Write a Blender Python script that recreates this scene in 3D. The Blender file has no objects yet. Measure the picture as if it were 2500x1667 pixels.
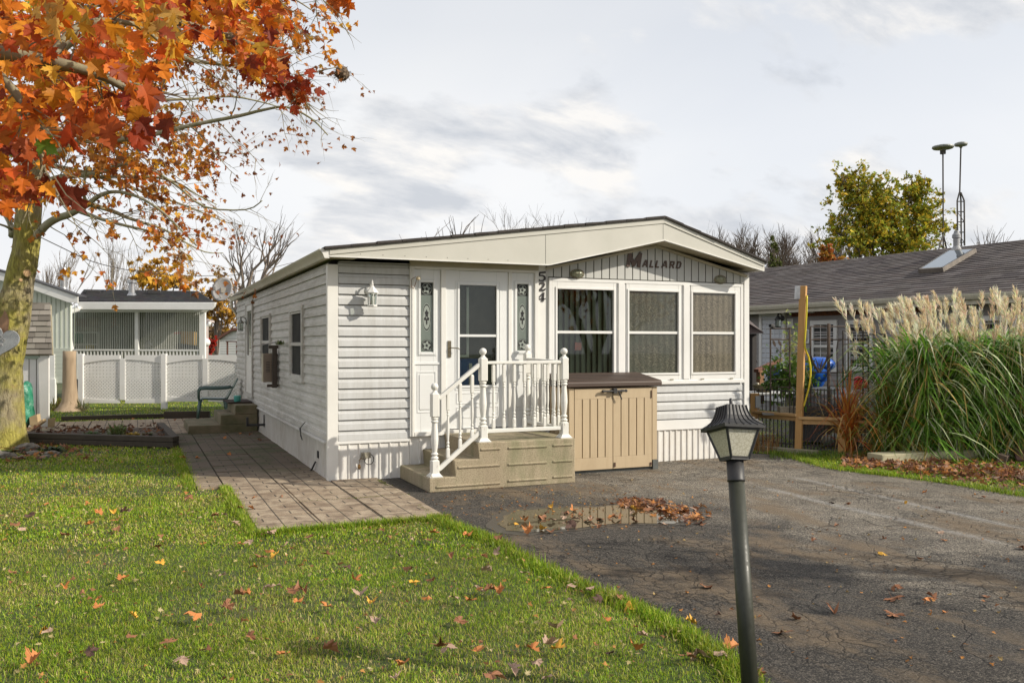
import bpy, math, random
import numpy as np
from mathutils import Vector, Matrix, Euler
from math import sin, cos, pi, radians, sqrt
rnd = random.Random(11)
rng = np.random.default_rng(11)
SC = bpy.context.scene
COL = SC.collection
# ---------------------------------------------------------------- camera model
F, UC, VH, EYE, YAW = 2130.0, 1250.0, 842.0, 1.65, radians(23.3)
DX, DY = sin(YAW), cos(YAW)
RX, RY = cos(YAW), -sin(YAW)
def ray(u, v):
    a = (u - UC) / F
    return Vector((DX + RX * a, DY + RY * a, (VH - v) / F))
def P(u, v, Z): return Vector((0, 0, EYE)) + ray(u, v) * Z
def G(u, v, z=0.0): return P(u, v, (EYE - z) * F / (v - VH))
def onY(u, v, Y): r = ray(u, v); return P(u, v, Y / r.y)
def onX(u, v, X): r = ray(u, v); return P(u, v, X / r.x)
def onpl(u, v, p0, n):
    r = ray(u, v); c = Vector((0, 0, EYE)); return c + r * ((p0 - c).dot(n) / r.dot(n))
Y0 = 10.51       # the front wall of the mobile home
X0 = 2.13        # its left side wall
def fx(u): return onY(u, 842, Y0).x
def fz(u, v): return onY(u, v, Y0).z
# ---------------------------------------------------------------- objects
WL = {}
def tag(o, label=None, cat=None, group=None, kind=None):
    if label: o['label'] = label
    if cat: o['category'] = cat
    if group: o['group'] = group
    if kind: o['kind'] = kind
    return o
def empty(name, loc, label, cat, group=None):
    o = bpy.data.objects.new(name, None); COL.objects.link(o)
    o.location = loc; o.empty_display_size = .1; WL[o] = Vector(loc)
    return tag(o, label, cat, group)
def link_mesh(name, me, mat, parent, org, smooth=False):
    if mat: me.materials.append(mat)
    o = bpy.data.objects.new(name, me); COL.objects.link(o)
    if parent is not None:
        o.parent = parent; o.location = org - WL[parent]
    else: o.location = org
    WL[o] = Vector(org)
    if smooth: me.shade_smooth()
    return o
class MB:
    def __init__(s): s.v = []; s.f = []; s.c = []; s.cur = None
    def add(s, vs, fs):
        b = len(s.v); s.v += [tuple(p) for p in vs]; s.f += [tuple(b + i for i in f) for f in fs]
        if s.cur is not None: s.c += [s.cur] * len(vs)
        return s
    def quad(s, *p): return s.add(p, [tuple(range(len(p)))])
    def box(s, x0, x1, y0, y1, z0, z1):
        v = [(x, y, z) for z in (z0, z1) for y in (y0, y1) for x in (x0, x1)]
        return s.add(v, [(0, 2, 3, 1), (4, 5, 7, 6), (0, 1, 5, 4), (2, 6, 7, 3), (0, 4, 6, 2), (1, 3, 7, 5)])
    def obox(s, c, size, rot=None):
        m = rot if rot is not None else Matrix.Identity(3)
        c = Vector(c); h = Vector(size) / 2
        v = [c + m @ Vector((x * h.x, y * h.y, z * h.z)) for z in (-1, 1) for y in (-1, 1) for x in (-1, 1)]
        return s.add(v, [(0, 2, 3, 1), (4, 5, 7, 6), (0, 1, 5, 4), (2, 6, 7, 3), (0, 4, 6, 2), (1, 3, 7, 5)])
    def beam(s, a, b, w, h, up=Vector((0, 0, 1))):
        a = Vector(a); b = Vector(b); d = (b - a); L = d.length; d.normalize()
        sd = d.cross(up)
        if sd.length < 1e-4: sd = d.cross(Vector((1, 0, 0)))
        sd.normalize(); u = sd.cross(d)
        m = Matrix((d, sd, u)).transposed()
        return s.obox((a + b) / 2, (L, w, h), m)
    def tube(s, pts, r, n=6, caps=True):
        pts = [Vector(p) for p in pts]; k = len(pts)
        rs = r if isinstance(r, (list, tuple)) else [r] * k
        ref = None; vs = []
        for i, p in enumerate(pts):
            d = (pts[min(i + 1, k - 1)] - pts[max(i - 1, 0)])
            if d.length < 1e-9: d = Vector((0, 0, 1))
            d.normalize()
            if ref is None:
                ref = d.orthogonal().normalized()
            ref = ref - d * ref.dot(d)
            if ref.length < 1e-6: ref = d.orthogonal()
            ref.normalize(); b = d.cross(ref)
            for j in range(n):
                a = 2 * pi * j / n
                vs.append(p + (ref * cos(a) + b * sin(a)) * rs[i])
        fs = []
        for i in range(k - 1):
            for j in range(n):
                j2 = (j + 1) % n
                fs.append((i * n + j, i * n + j2, (i + 1) * n + j2, (i + 1) * n + j))
        if caps:
            fs.append(tuple(range(n - 1, -1, -1))); fs.append(tuple((k - 1) * n + j for j in range(n)))
        return s.add(vs, fs)
    def lathe(s, c, prof, n=16, rot=None, sq=0):
        """prof: (r, z) pairs from bottom to top"""
        c = Vector(c); m = rot if rot is not None else Matrix.Identity(3)
        vs = []
        for r, z in prof:
            for j in range(n):
                a = 2 * pi * (j + .5) / n
                vs.append(c + m @ Vector((r * cos(a), r * sin(a), z)))
        fs = []
        for i in range(len(prof) - 1):
            for j in range(n):
                j2 = (j + 1) % n
                fs.append((i * n + j, i * n + j2, (i + 1) * n + j2, (i + 1) * n + j))
        fs.append(tuple(range(n - 1, -1, -1))); fs.append(tuple((len(prof) - 1) * n + j for j in range(n)))
        return s.add(vs, fs)
    def prism(s, poly, ex):
        """poly: planar loop of 3-D points, ex: extrusion vector"""
        poly = [Vector(p) for p in poly]; n = len(poly); ex = Vector(ex)
        vs = poly + [p + ex for p in poly]
        fs = [tuple(range(n)), tuple(range(2 * n - 1, n - 1, -1))]
        for i in range(n): fs.append((i, i + n, (i + 1) % n + n, (i + 1) % n))
        return s.add(vs, fs)
    def ball(s, c, r, n=10, m=7, sc=(1, 1, 1), jit=0):
        c = Vector(c); vs = [c + Vector((0, 0, -r * sc[2]))]
        for i in range(1, m):
            t = -pi / 2 + pi * i / m
            for j in range(n):
                a = 2 * pi * j / n; q = r * (1 + (rnd.random() - .5) * jit)
                vs.append(c + Vector((q * cos(t) * cos(a) * sc[0], q * cos(t) * sin(a) * sc[1], q * sin(t) * sc[2])))
        vs.append(c + Vector((0, 0, r * sc[2]))); fs = []
        for j in range(n): fs.append((0, 1 + (j + 1) % n, 1 + j))
        for i in range(m - 2):
            for j in range(n):
                a = 1 + i * n; fs.append((a + j, a + (j + 1) % n, a + n + (j + 1) % n, a + n + j))
        a = 1 + (m - 2) * n
        for j in range(n): fs.append((a + j, a + (j + 1) % n, len(vs) - 1))
        return s.add(vs, fs)
    def frame(s, x0, x1, z0, z1, w, ya, yb, wb=None):
        """a rectangular frame in an XZ plane, pieces butted"""
        wb = w if wb is None else wb
        s.box(x0, x0 + w, ya, yb, z0, z1); s.box(x1 - w, x1, ya, yb, z0, z1)
        s.box(x0 + w, x1 - w, ya, yb, z1 - w, z1); s.box(x0 + w, x1 - w, ya, yb, z0, z0 + wb)
        return s
    def build(s, name, mat, parent=None, label=None, cat=None, group=None, kind=None, smooth=False, org=None, bevel=0, auto=None):
        me = bpy.data.meshes.new(name)
        if org is None:
            if parent is not None: org = WL[parent]
            else:
                a = np.array(s.v); org = Vector(((a[:, 0].min() + a[:, 0].max()) / 2, (a[:, 1].min() + a[:, 1].max()) / 2, a[:, 2].min()))
        org = Vector(org)
        me.from_pydata([(p[0] - org.x, p[1] - org.y, p[2] - org.z) for p in s.v], [], s.f)
        if s.c:
            at = me.color_attributes.new('Col', 'FLOAT_COLOR', 'POINT')
            at.data.foreach_set('color', np.array([(*c, 1.0) for c in s.c], dtype=np.float32).ravel())
        me.update()
        o = link_mesh(name, me, mat, parent, org, smooth)
        if bevel:
            b = o.modifiers.new('Bevel', 'BEVEL'); b.width = bevel; b.segments = 2; b.limit_method = 'ANGLE'; b.angle_limit = radians(40)
            me.shade_smooth()
            b.harden_normals = True
        return tag(o, label, cat, group, kind)
def np_mesh(name, V, Fq, mat, parent=None, cols=None, smooth=False, org=(0, 0, 0)):
    """V (n,3) array, Fq list of (k, faces array (m,k))"""
    me = bpy.data.meshes.new(name)
    org = Vector(org)
    V = np.asarray(V, dtype=np.float32) - np.array(org, dtype=np.float32)
    me.vertices.add(len(V)); me.vertices.foreach_set('co', V.ravel())
    loops = np.concatenate([f.ravel() for f in Fq]).astype(np.int32)
    tot = np.concatenate([np.full(len(f), f.shape[1], dtype=np.int32) for f in Fq])
    st = np.concatenate([[0], np.cumsum(tot)[:-1]]).astype(np.int32)
    me.loops.add(len(loops)); me.loops.foreach_set('vertex_index', loops)
    me.polygons.add(len(tot)); me.polygons.foreach_set('loop_start', st); me.polygons.foreach_set('loop_total', tot)
    me.update(calc_edges=True)
    if cols is not None:
        at = me.color_attributes.new('Col', 'FLOAT_COLOR', 'POINT')
        c4 = np.ones((len(V), 4), dtype=np.float32); c4[:, :3] = cols
        at.data.foreach_set('color', c4.ravel())
    me.validate()
    return link_mesh(name, me, mat, parent, org, smooth)
def copy_tree(o, parent=None):
    c = o.copy(); COL.objects.link(c); WL[c] = WL.get(o, Vector())
    if parent is not None: c.parent = parent
    for ch in list(o.children): copy_tree(ch, c)
    return c
def place(c, loc, rz=None, label=None, group=None):
    c.location = loc
    if rz is not None: c.rotation_euler = (0, 0, rz)
    if label: c['label'] = label
    if group: c['group'] = group
    return c
# ---------------------------------------------------------------- materials
class NT:
    def __init__(s, name):
        s.m = bpy.data.materials.new(name); s.m.use_nodes = True; s.t = s.m.node_tree; s.n = s.t.nodes; s.n.clear()
        s.out = s.n.new('ShaderNodeOutputMaterial'); s.b = s.n.new('ShaderNodeBsdfPrincipled')
        s.l(s.b.outputs[0], s.out.inputs[0]); s.tc = s.n.new('ShaderNodeTexCoord')
    def l(s, a, b): s.t.links.new(a, b)
    def node(s, t, **k):
        n = s.n.new(t)
        for a, b in k.items(): setattr(n, a, b)
        return n
    def mapping(s, scale=(1, 1, 1), rot=(0, 0, 0), src=None):
        m = s.node('ShaderNodeMapping'); m.inputs['Scale'].default_value = scale; m.inputs['Rotation'].default_value = rot
        s.l(src or s.tc.outputs['Object'], m.inputs[0]); return m.outputs[0]
    def noise(s, scale, detail=4, rough=.55, vec=None, dist=0, lac=2.0):
        n = s.node('ShaderNodeTexNoise'); n.inputs['Scale'].default_value = scale; n.inputs['Detail'].default_value = detail
        n.inputs['Roughness'].default_value = rough; n.inputs['Distortion'].default_value = dist
        s.l(vec or s.tc.outputs['Object'], n.inputs['Vector']); return n.outputs['Fac']
    def ramp(s, fac, stops, interp='LINEAR'):
        r = s.node('ShaderNodeValToRGB'); r.color_ramp.interpolation = interp
        e = r.color_ramp.elements
        while len(e) < len(stops): e.new(.5)
        for i, (p, c) in enumerate(stops):
            e[i].position = p; e[i].color = (*c, 1) if len(c) == 3 else c
        s.l(fac, r.inputs[0]); return r.outputs[0]
    def mix(s, fac, a, b, mode='MIX'):
        n = s.node('ShaderNodeMix', data_type='RGBA', blend_type=mode)
        for sock, val in ((n.inputs[0], fac), (n.inputs[6], a), (n.inputs[7], b)):
            if isinstance(val, (int, float)): sock.default_value = val
            elif isinstance(val, (tuple, list)): sock.default_value = (*val, 1)
            else: s.l(val, sock)
        return n.outputs[2]
    def math(s, op, a, b=None, c=None, clamp=False):
        n = s.node('ShaderNodeMath', operation=op); n.use_clamp = clamp
        for i, val in enumerate((a, b, c)):
            if val is None: continue
            if isinstance(val, (int, float)): n.inputs[i].default_value = val
            else: s.l(val, n.inputs[i])
        return n.outputs[0]
    def bump(s, h, strength=.3, dist=.01, prev=None):
        n = s.node('ShaderNodeBump'); n.inputs['Strength'].default_value = strength; n.inputs['Distance'].default_value = dist
        s.l(h, n.inputs['Height'])
        if prev: s.l(prev, n.inputs['Normal'])
        s.l(n.outputs[0], s.b.inputs['Normal']); return n.outputs[0]
    def set(s, **k):
        for a, v in k.items():
            sock = s.b.inputs[a.replace('_', ' ')]
            if isinstance(v, (int, float)): sock.default_value = v
            elif isinstance(v, (tuple, list)): sock.default_value = (*v, 1) if len(v) == 3 else v
            else: s.l(v, sock)
        return s
    def attr(s, name='Col'):
        a = s.node('ShaderNodeAttribute'); a.attribute_name = name; return a.outputs['Color']
def mk(name, c1, c2=None, scale=6, rough=.6, bump=0, bscale=40, stretch=(1, 1, 1), metal=0, spec=.5, lo=.35, hi=.65, det=5, bdist=.004):
    t = NT(name)
    if c2 is None: c2 = tuple(x * .85 for x in c1)
    vec = t.mapping(stretch)
    n = t.noise(scale, det, .6, vec)
    t.set(Base_Color=t.ramp(n, [(lo, c1), (hi, c2)]), Roughness=rough, Metallic=metal)
    t.b.inputs['Specular IOR Level'].default_value = spec
    if bump:
        t.bump(t.noise(bscale, 4, .6, vec), bump, bdist)
    return t.m
def leafmat(name, trans=.35, rough=.55, var=12):
    t = NT(name)
    c = t.attr(); n = t.noise(var, 5, .75)
    c2 = t.mix(t.ramp(n, [(.35, (0, 0, 0)), (.7, (1, 1, 1))]), c, t.mix(.45, c, (.12, .05, .02)))
    t.set(Base_Color=c2, Roughness=rough); t.b.inputs['Specular IOR Level'].default_value = .3
    tr = t.node('ShaderNodeBsdfTranslucent'); t.l(c, tr.inputs[0])
    mx = t.node('ShaderNodeMixShader'); mx.inputs[0].default_value = trans
    t.l(t.b.outputs[0], mx.inputs[1]); t.l(tr.outputs[0], mx.inputs[2]); t.l(mx.outputs[0], t.out.inputs[0])
    return t.m
def woodmat(name, c1, c2, axis='z', scale=14, rough=.7):
    t = NT(name); st = {'x': (.12, 1, 1), 'y': (1, .12, 1), 'z': (1, 1, .12)}[axis]
    vec = t.mapping(st)
    n = t.noise(scale, 6, .65, vec, 1.5)
    big = t.noise(2.5, 3, .5)
    c = t.ramp(n, [(.3, c1), (.55, tuple((a + b) / 2 for a, b in zip(c1, c2))), (.75, c2)])
    t.set(Base_Color=t.mix(t.math('MULTIPLY', big, .35), c, c2), Roughness=rough)
    t.bump(n, .25, .004); return t.m

M = {}
M['siding'] = None
def grimy(name, base, dirt, amt=.55, st=(1, 1, .25)):
    t = NT(name)
    v1 = t.mapping((1, .6, .6)); n1 = t.noise(1.3, 6, .65, v1); n2 = t.noise(14, 5, .7, t.mapping(st))
    f = t.math('MULTIPLY', n1, n2)
    c = t.mix(t.ramp(f, [(.17, (0, 0, 0)), (.42, (1, 1, 1))]), base, dirt)
    c = t.mix(amt, base, c)
    t.set(Base_Color=c, Roughness=.6); t.bump(t.noise(50), .08, .003); return t.m
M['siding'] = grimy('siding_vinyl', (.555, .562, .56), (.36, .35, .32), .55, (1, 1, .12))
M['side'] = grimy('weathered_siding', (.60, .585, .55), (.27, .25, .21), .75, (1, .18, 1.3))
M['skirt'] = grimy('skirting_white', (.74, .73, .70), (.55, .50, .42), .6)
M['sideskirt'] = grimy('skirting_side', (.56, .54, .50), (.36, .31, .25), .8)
M['trim'] = mk('white_trim', (.76, .75, .71), (.70, .69, .65), 3, .42, .04, 30)
M['white'] = mk('white_vinyl', (.78, .775, .75), (.72, .715, .69), 2, .38)
M['door'] = mk('door_paint', (.74, .75, .74), (.70, .71, .70), 1.5, .35)
M['fascia'] = mk('fascia_cream', (.565, .55, .49), (.51, .50, .44), 1.5, .4, .04, 8)
M['soffit'] = mk('soffit_tan', (.50, .45, .34), (.42, .38, .28), 3, .5)
M['gable'] = mk('gable_siding', (.50, .50, .475), (.46, .46, .435), 2, .5)
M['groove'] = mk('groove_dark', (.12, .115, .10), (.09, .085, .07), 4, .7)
M['gutter'] = grimy('gutter_aluminium', (.62, .58, .47), (.40, .38, .28), .6)
M['dark'] = mk('dark_interior', (.02, .02, .022), (.012, .012, .012), 3, .8)
M['brownmetal'] = mk('brown_metal', (.045, .03, .022), (.06, .045, .035), 8, .45)
M['black'] = mk('black_metal', (.022, .022, .024), (.035, .033, .032), 20, .5, .15, 90)
M['iron'] = mk('iron_rail', (.03, .028, .027), (.055, .04, .03), 15, .6)
M['galv'] = mk('galvanised', (.5, .5, .5), (.35, .35, .36), 10, .35, metal=.8)
M['concrete'] = None
t = NT('precast_concrete')
n = t.noise(2.2, 5, .6, t.mapping((1, 1, .5))); fine = t.noise(70, 5, .8); big = t.noise(3.5, 5, .75, t.mapping((1, 1, .22)))
c = t.ramp(n, [(.35, (.33, .27, .18)), (.52, (.40, .335, .225)), (.65, (.27, .255, .15))])
c = t.mix(t.ramp(big, [(.50, (0, 0, 0)), (.66, (.75, .75, .75))]), c, (.17, .165, .085))
c = t.mix(t.ramp(fine, [(.38, (.9, .9, .9)), (.52, (0, 0, 0))]), c, (.17, .13, .08))
vv = t.node('ShaderNodeTexVoronoi'); vv.inputs['Scale'].default_value = 38; t.l(t.tc.outputs['Object'], vv.inputs['Vector'])
pit = t.ramp(vv.outputs['Distance'], [(.06, (1, 1, 1)), (.12, (0, 0, 0))])
pm = t.math('MULTIPLY', pit, t.ramp(t.noise(9), [(.5, (0, 0, 0)), (.6, (1, 1, 1))]))
c = t.mix(t.math('MULTIPLY', pm, .6), c, (.08, .07, .05))
t.set(Base_Color=c, Roughness=.85); t.bump(fine, .5, .006); M['concrete'] = t.m
t = NT('mossy_concrete')
c = t.ramp(t.noise(4, 5, .6), [(.35, (.20, .16, .10)), (.6, (.12, .115, .06)), (.75, (.07, .08, .035))])
t.set(Base_Color=c, Roughness=.9); t.bump(t.noise(120, 4, .7), .5, .006); M['mossconc'] = t.m
# chipped white paint of the railing
t = NT('chipped_white_paint')
n = t.noise(22, 6, .7, t.mapping((1, 1, .4))); sel = t.noise(4, 3, .6)
f = t.math('MULTIPLY', t.ramp(n, [(.60, (0, 0, 0)), (.64, (1, 1, 1))]), t.ramp(sel, [(.5, (0, 0, 0)), (.6, (1, 1, 1))]))
c = t.mix(t.noise(3), (.76, .75, .71), (.66, .65, .59))
t.set(Base_Color=t.mix(f, c, (.26, .22, .16)), Roughness=.5); t.bump(n, .2, .003); M['rail'] = t.m
# storage box plastics, wood grain moulded in
M['boxtan'] = woodmat('moulded_tan_resin', (.52, .41, .265), (.43, .33, .205), 'z', 9, .55)
M['boxlid'] = woodmat('moulded_brown_resin', (.088, .058, .042), (.055, .036, .027), 'x', 9, .5)
M['boxgroove'] = mk('tan_groove', (.17, .10, .055), (.13, .08, .04), 5, .7)
M['cedar'] = woodmat('new_lumber', (.58, .34, .13), (.43, .23, .08), 'z', 12)
M['cedarx'] = woodmat('new_lumber_rail', (.60, .39, .18), (.44, .26, .11), 'y', 12)
M['oldwood'] = woodmat('weathered_timber', (.42, .38, .28), (.28, .25, .17), 'x', 8, .85)
M['darkwood'] = woodmat('dark_timber', (.075, .06, .045), (.04, .032, .022), 'x', 8, .9)
M['ply'] = woodmat('cut_plywood', (.50, .38, .22), (.38, .27, .14), 'x', 8, .85)
# bark
t = NT('maple_bark')
v1 = t.mapping((1, 1, .22)); n1 = t.noise(26, 6, .7, v1, .6); n2 = t.noise(1.7, 4, .6); n3 = t.noise(5.5, 5, .65)
c = t.ramp(n1, [(.30, (.13, .10, .06)), (.5, (.31, .26, .155)), (.72, (.46, .40, .26))])
moss = t.ramp(n1, [(.3, (.15, .13, .02)), (.55, (.38, .34, .05)), (.75, (.56, .50, .11))])
c = t.mix(t.ramp(n2, [(.38, (0, 0, 0)), (.58, (.85, .85, .85))]), c, moss)
c = t.mix(t.ramp(n3, [(.62, (0, 0, 0)), (.72, (.6, .6, .6))]), c, (.34, .20, .10))
t.set(Base_Color=c, Roughness=.9); t.bump(n1, 1.0, .045); M['bark'] = t.m
M['twig'] = mk('twig_bark', (.17, .14, .095), (.28, .25, .15), 6, .85, .3, 60)
M['baretwig'] = mk('bare_tree_bark', (.22, .175, .14), (.14, .11, .09), 3, .9)
M['paletwig'] = mk('pale_tree_bark', (.34, .29, .24), (.24, .20, .17), 3, .9)
M['deadtrunk'] = woodmat('stripped_dead_wood', (.44, .33, .22), (.22, .16, .10), 'z', 7, .9)
M['leaf'] = leafmat('maple_leaf', .42)
M['dryleaf'] = leafmat('dry_leaf', .15, .7, 30)
M['bgleaf'] = leafmat('far_foliage', .3, .7, 2)
M['grass'] = leafmat('grass_blade', .3, .5, 1.2)
M['reed'] = leafmat('reed_blade', .25, .38, 3)
M['plume'] = leafmat('grass_plume', .35, .8, 8)
# glass
def glass(name, tint, rough=.03, grain=None):
    t = NT(name)
    if grain:
        n = t.noise(70, 5, .8, t.mapping((1, 1, 1.3))); b = t.noise(3.2, 4, .6); w = t.noise(1.1, 3, .6)
        c = t.ramp(n, [(.38, grain[0]), (.5, grain[1]), (.62, grain[2])])
        c = t.mix(t.ramp(b, [(.4, (0, 0, 0)), (.7, (.8, .8, .8))]), c, grain[3])
        sx = t.node('ShaderNodeSeparateXYZ'); t.l(t.tc.outputs['Object'], sx.inputs[0]); wv = t.math('SINE', t.math('MULTIPLY', sx.outputs[0], 62.0))
        c = t.mix(t.math('MULTIPLY_ADD', wv, .22, .22), c, grain[0])
        t.set(Base_Color=c, Roughness=rough)
    else:
        t.set(Base_Color=tint, Roughness=rough)
    t.b.inputs['Specular IOR Level'].default_value = .6
    t.b.inputs['Coat Weight'].default_value = .6; t.b.inputs['Coat Roughness'].default_value = .02
    return t.m
def clearglass(name, tint=(.80, .84, .80), fac=.75):
    t = NT(name); t.n.remove(t.b)
    tr = t.node('ShaderNodeBsdfTransparent'); tr.inputs[0].default_value = (*tint, 1)
    gl = t.node('ShaderNodeBsdfGlossy'); gl.inputs['Roughness'].default_value = .02
    fr = t.node('ShaderNodeFresnel'); fr.inputs[0].default_value = 1.5
    f = t.math('MULTIPLY_ADD', fr.outputs[0], .9, .01, clamp=True)
    mx = t.node('ShaderNodeMixShader'); t.l(f, mx.inputs[0]); t.l(tr.outputs[0], mx.inputs[1]); t.l(gl.outputs[0], mx.inputs[2])
    t.l(mx.outputs[0], t.out.inputs[0]); return t.m
M['glass'] = clearglass('window_glass')
M['screen'] = glass('screened_glass', None, .22, ((.025, .025, .018), (.07, .07, .05), (.20, .19, .14), (.055, .065, .05)))
M['screenw'] = glass('hazy_screened_glass', None, .25, ((.035, .03, .02), (.12, .105, .075), (.30, .26, .19), (.19, .165, .115)))
M['blind'] = mk('vertical_blind', (.30, .31, .26), (.24, .25, .21), 2, .6)
M['frost'] = None
t = NT('frosted_sidelight'); n = t.noise(4, 3)
t.set(Base_Color=t.mix(n, (.10, .125, .105), (.17, .20, .17)), Roughness=.12); t.b.inputs['Coat Weight'].default_value = .5
M['frost'] = t.m
M['etch'] = mk('etched_glass', (.30, .33, .30), (.22, .25, .22), 30, .4)
t = NT('pebbled_lamp_glass')
vv = t.node('ShaderNodeTexVoronoi', feature='DISTANCE_TO_EDGE'); vv.inputs['Scale'].default_value = 55
nz = t.node('ShaderNodeTexNoise'); nz.inputs['Scale'].default_value = 12; t.l(t.tc.outputs['Object'], nz.inputs['Vector'])
vm = t.node('ShaderNodeVectorMath', operation='MULTIPLY_ADD'); t.l(nz.outputs['Color'], vm.inputs[0]); vm.inputs[1].default_value = (.05, .05, .05); t.l(t.tc.outputs['Object'], vm.inputs[2])
t.l(vm.outputs[0], vv.inputs['Vector'])
e = t.ramp(vv.outputs['Distance'], [(0, (0, 0, 0)), (.12, (1, 1, 1))])
c = t.mix(e, (.56, .53, .40), t.mix(t.noise(6), (.70, .67, .52), (.80, .78, .70)))
t.set(Base_Color=c, Roughness=.4); t.bump(e, .2, .002)
tr = t.node('ShaderNodeBsdfTranslucent'); t.l(c, tr.inputs[0]); mx = t.node('ShaderNodeMixShader'); mx.inputs[0].default_value = .45
t.l(t.b.outputs[0], mx.inputs[1]); t.l(tr.outputs[0], mx.inputs[2]); t.l(mx.outputs[0], t.out.inputs[0]); M['lampglass'] = t.m
def shingle(name):
    t = NT(name); c = t.attr(); n = t.noise(60, 4, .7); b = t.noise(1.2, 4, .6)
    c = t.mix(t.math('MULTIPLY', n, .5), c, t.mix(1.0, c, (.45, .42, .42), 'MULTIPLY'))
    c = t.mix(t.ramp(b, [(.4, (0, 0, 0)), (.75, (.35, .35, .35))]), c, (.10, .085, .06))
    t.set(Base_Color=c, Roughness=.9); t.bump(n, .4, .004); return t.m
M['shingle'] = shingle('asphalt_shingle')
def roofsheet(name, w, h, p0, u, v, cols, rows, tabw, th=.008, jitter=.25, mat=None, parent=None, objname='roof', label=None, nrm=None):
    """real overlapping shingle tabs laid on a slope: p0 corner, u along eave, v up the slope (unit vectors)"""
    mb = MB(); u = Vector(u); v = Vector(v); n = nrm or u.cross(v).normalized()
    if n.z < 0 and nrm is None: n = -n
    rh = h / rows
    for r in range(rows):
        x = -rnd.random() * tabw
        base = rnd.choice(cols)
        while x < w:
            tw = tabw * (1 + (rnd.random() - .5) * jitter)
            a, b = max(x, 0), min(x + tw - .006, w)
            if b - a > .01:
                c = rnd.choice(cols); k = .85 + .3 * rnd.random(); mb.cur = tuple(q * k for q in c)
                y0 = r * rh - rnd.random() * .006; y1 = min(y0 + rh * 1.25, h)
                lift = th * (1 + .6 * rnd.random())
                q = [p0 + u * a + v * y0 + n * (lift + .012), p0 + u * b + v * y0 + n * (lift + .012), p0 + u * b + v * y1 + n * .004, p0 + u * a + v * y1 + n * .004,
                     p0 + u * a + v * y0 + n * .0, p0 + u * b + v * y0 + n * .0]
                mb.add(q, [(0, 1, 2, 3), (4, 5, 1, 0), (4, 0, 3), (5, 2, 1)])
            x += tw
    return mb.build(objname, mat or M['shingle'], parent, label=label)

M['limb'] = mk('limb_bark', (.38, .35, .25), (.24, .24, .12), 5, .85, .4, 50)
# ================================================================ the mobile home
XR = X0 + 6.21                 # right corner
YB = 20.9                      # rear end
home = empty('mobile_home', (X0 + 3.1, Y0 + 5, 0), 'long white-sided mobile home with low gable front, centre of the lot', 'mobile home')
LAP = .127
LAP_SHADE = None
def lap_strip(mb, O, U, N, u0, u1, z0, z1, base, lap=LAP, dutch=True):
    O = Vector(O); U = Vector(U); N = Vector(N); Zv = Vector((0, 0, 1))
    prof = [(0, .023), (.58, .020), (.66, .010), (.88, .002), (1.0, .001)] if dutch else [(0, .022), (.48, .017), (.56, .008), (.9, .002), (1, .001)]
    k = math.floor((z0 - base) / lap + 1e-6)
    while base + k * lap < z1 - 1e-4:
        b = base + k * lap; lo = max((z0 - b) / lap, 0); hi = min((z1 - b) / lap, 1)
        pts = []
        def val(f):
            for (a, ya), (c, yc) in zip(prof, prof[1:]):
                if a <= f <= c: return ya + (yc - ya) * (f - a) / (c - a)
            return prof[-1][1]
        fs_ = [lo] + [f for f, _ in prof if lo < f < hi] + [hi]
        pts = [(b + f * lap, val(f)) for f in fs_]
        if lo == 0:
            pts = [(b, 0.0)] + pts
            if LAP_SHADE is not None: LAP_SHADE.prism([O + U * u0 + N * .0012 + Zv * (b - .009), O + U * u1 + N * .0012 + Zv * (b - .009), O + U * u1 + N * .0012 + Zv * (b - .0005), O + U * u0 + N * .0012 + Zv * (b - .0005)], N * .006)  # dark strip painting in the shade line under each lap
        for (za, ya), (zb, yb) in zip(pts, pts[1:]):
            mb.quad(O + U * u0 + N * ya + Zv * za, O + U * u1 + N * ya + Zv * za, O + U * u1 + N * yb + Zv * zb, O + U * u0 + N * yb + Zv * zb)
        k += 1
def rects_minus(x0, x1, z0, z1, holes):
    xs = sorted({x0, x1, *[min(max(h[0], x0), x1) for h in holes], *[min(max(h[1], x0), x1) for h in holes]})
    out = []
    for a, b in zip(xs, xs[1:]):
        segs = [(z0, z1)]
        for h in holes:
            if h[0] < b - 1e-6 and h[1] > a + 1e-6:
                ns = []
                for s0, s1 in segs:
                    if h[3] <= s0 or h[2] >= s1: ns.append((s0, s1)); continue
                    if h[2] > s0: ns.append((s0, h[2]))
                    if h[3] < s1: ns.append((h[3], s1))
                segs = ns
        for s0, s1 in segs: out.append((a, b, s0, s1))
    return out
XU0, XU1 = fx(999), fx(1312)        # door unit
XW0, XW1 = fx(1338), fx(1811)       # window group
ZW0, ZW1 = 1.115, 2.545
HF = 2.64                           # soffit height over the left part
# front core wall (dark cavity behind everything) and siding
mb = MB()
BY = 10.6
LAP_SHADE = MB()
core_top = [(X0 + .03, 2.66), (fx(1330), 2.68), (fx(1601), 3.05), (XR - .02, 2.68)]
mb.prism([(X0 + .03, BY, .05), (XR - .03, BY, .05)] + [(x, BY, z) for x, z in core_top[::-1]], (0, .08, 0))
mb.box(X0 + .03, X0 + .1, BY + .08, YB, .05, 2.66); mb.box(XR - .1, XR - .03, BY + .08, YB, .05, 2.66)
mb.prism([(X0 + .1, YB, .05), (XR - .1, YB, .05), (XR - .1, YB, 2.66), (fx(1601), YB, 3.3), (X0 + .1, YB, 2.66)], (0, -.06, 0))
mb.build('wall', M['dark'], home)
mb = MB()
lap_strip(mb, (0, Y0, 0), (1, 0, 0), (0, -1, 0), X0 + .11, XU0, .49, 2.66, .49)
for r in rects_minus(fx(1330), XR - .12, .585, ZW0, []): lap_strip(mb, (0, Y0, 0), (1, 0, 0), (0, -1, 0), r[0], r[1], r[2], r[3], .60)
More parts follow.
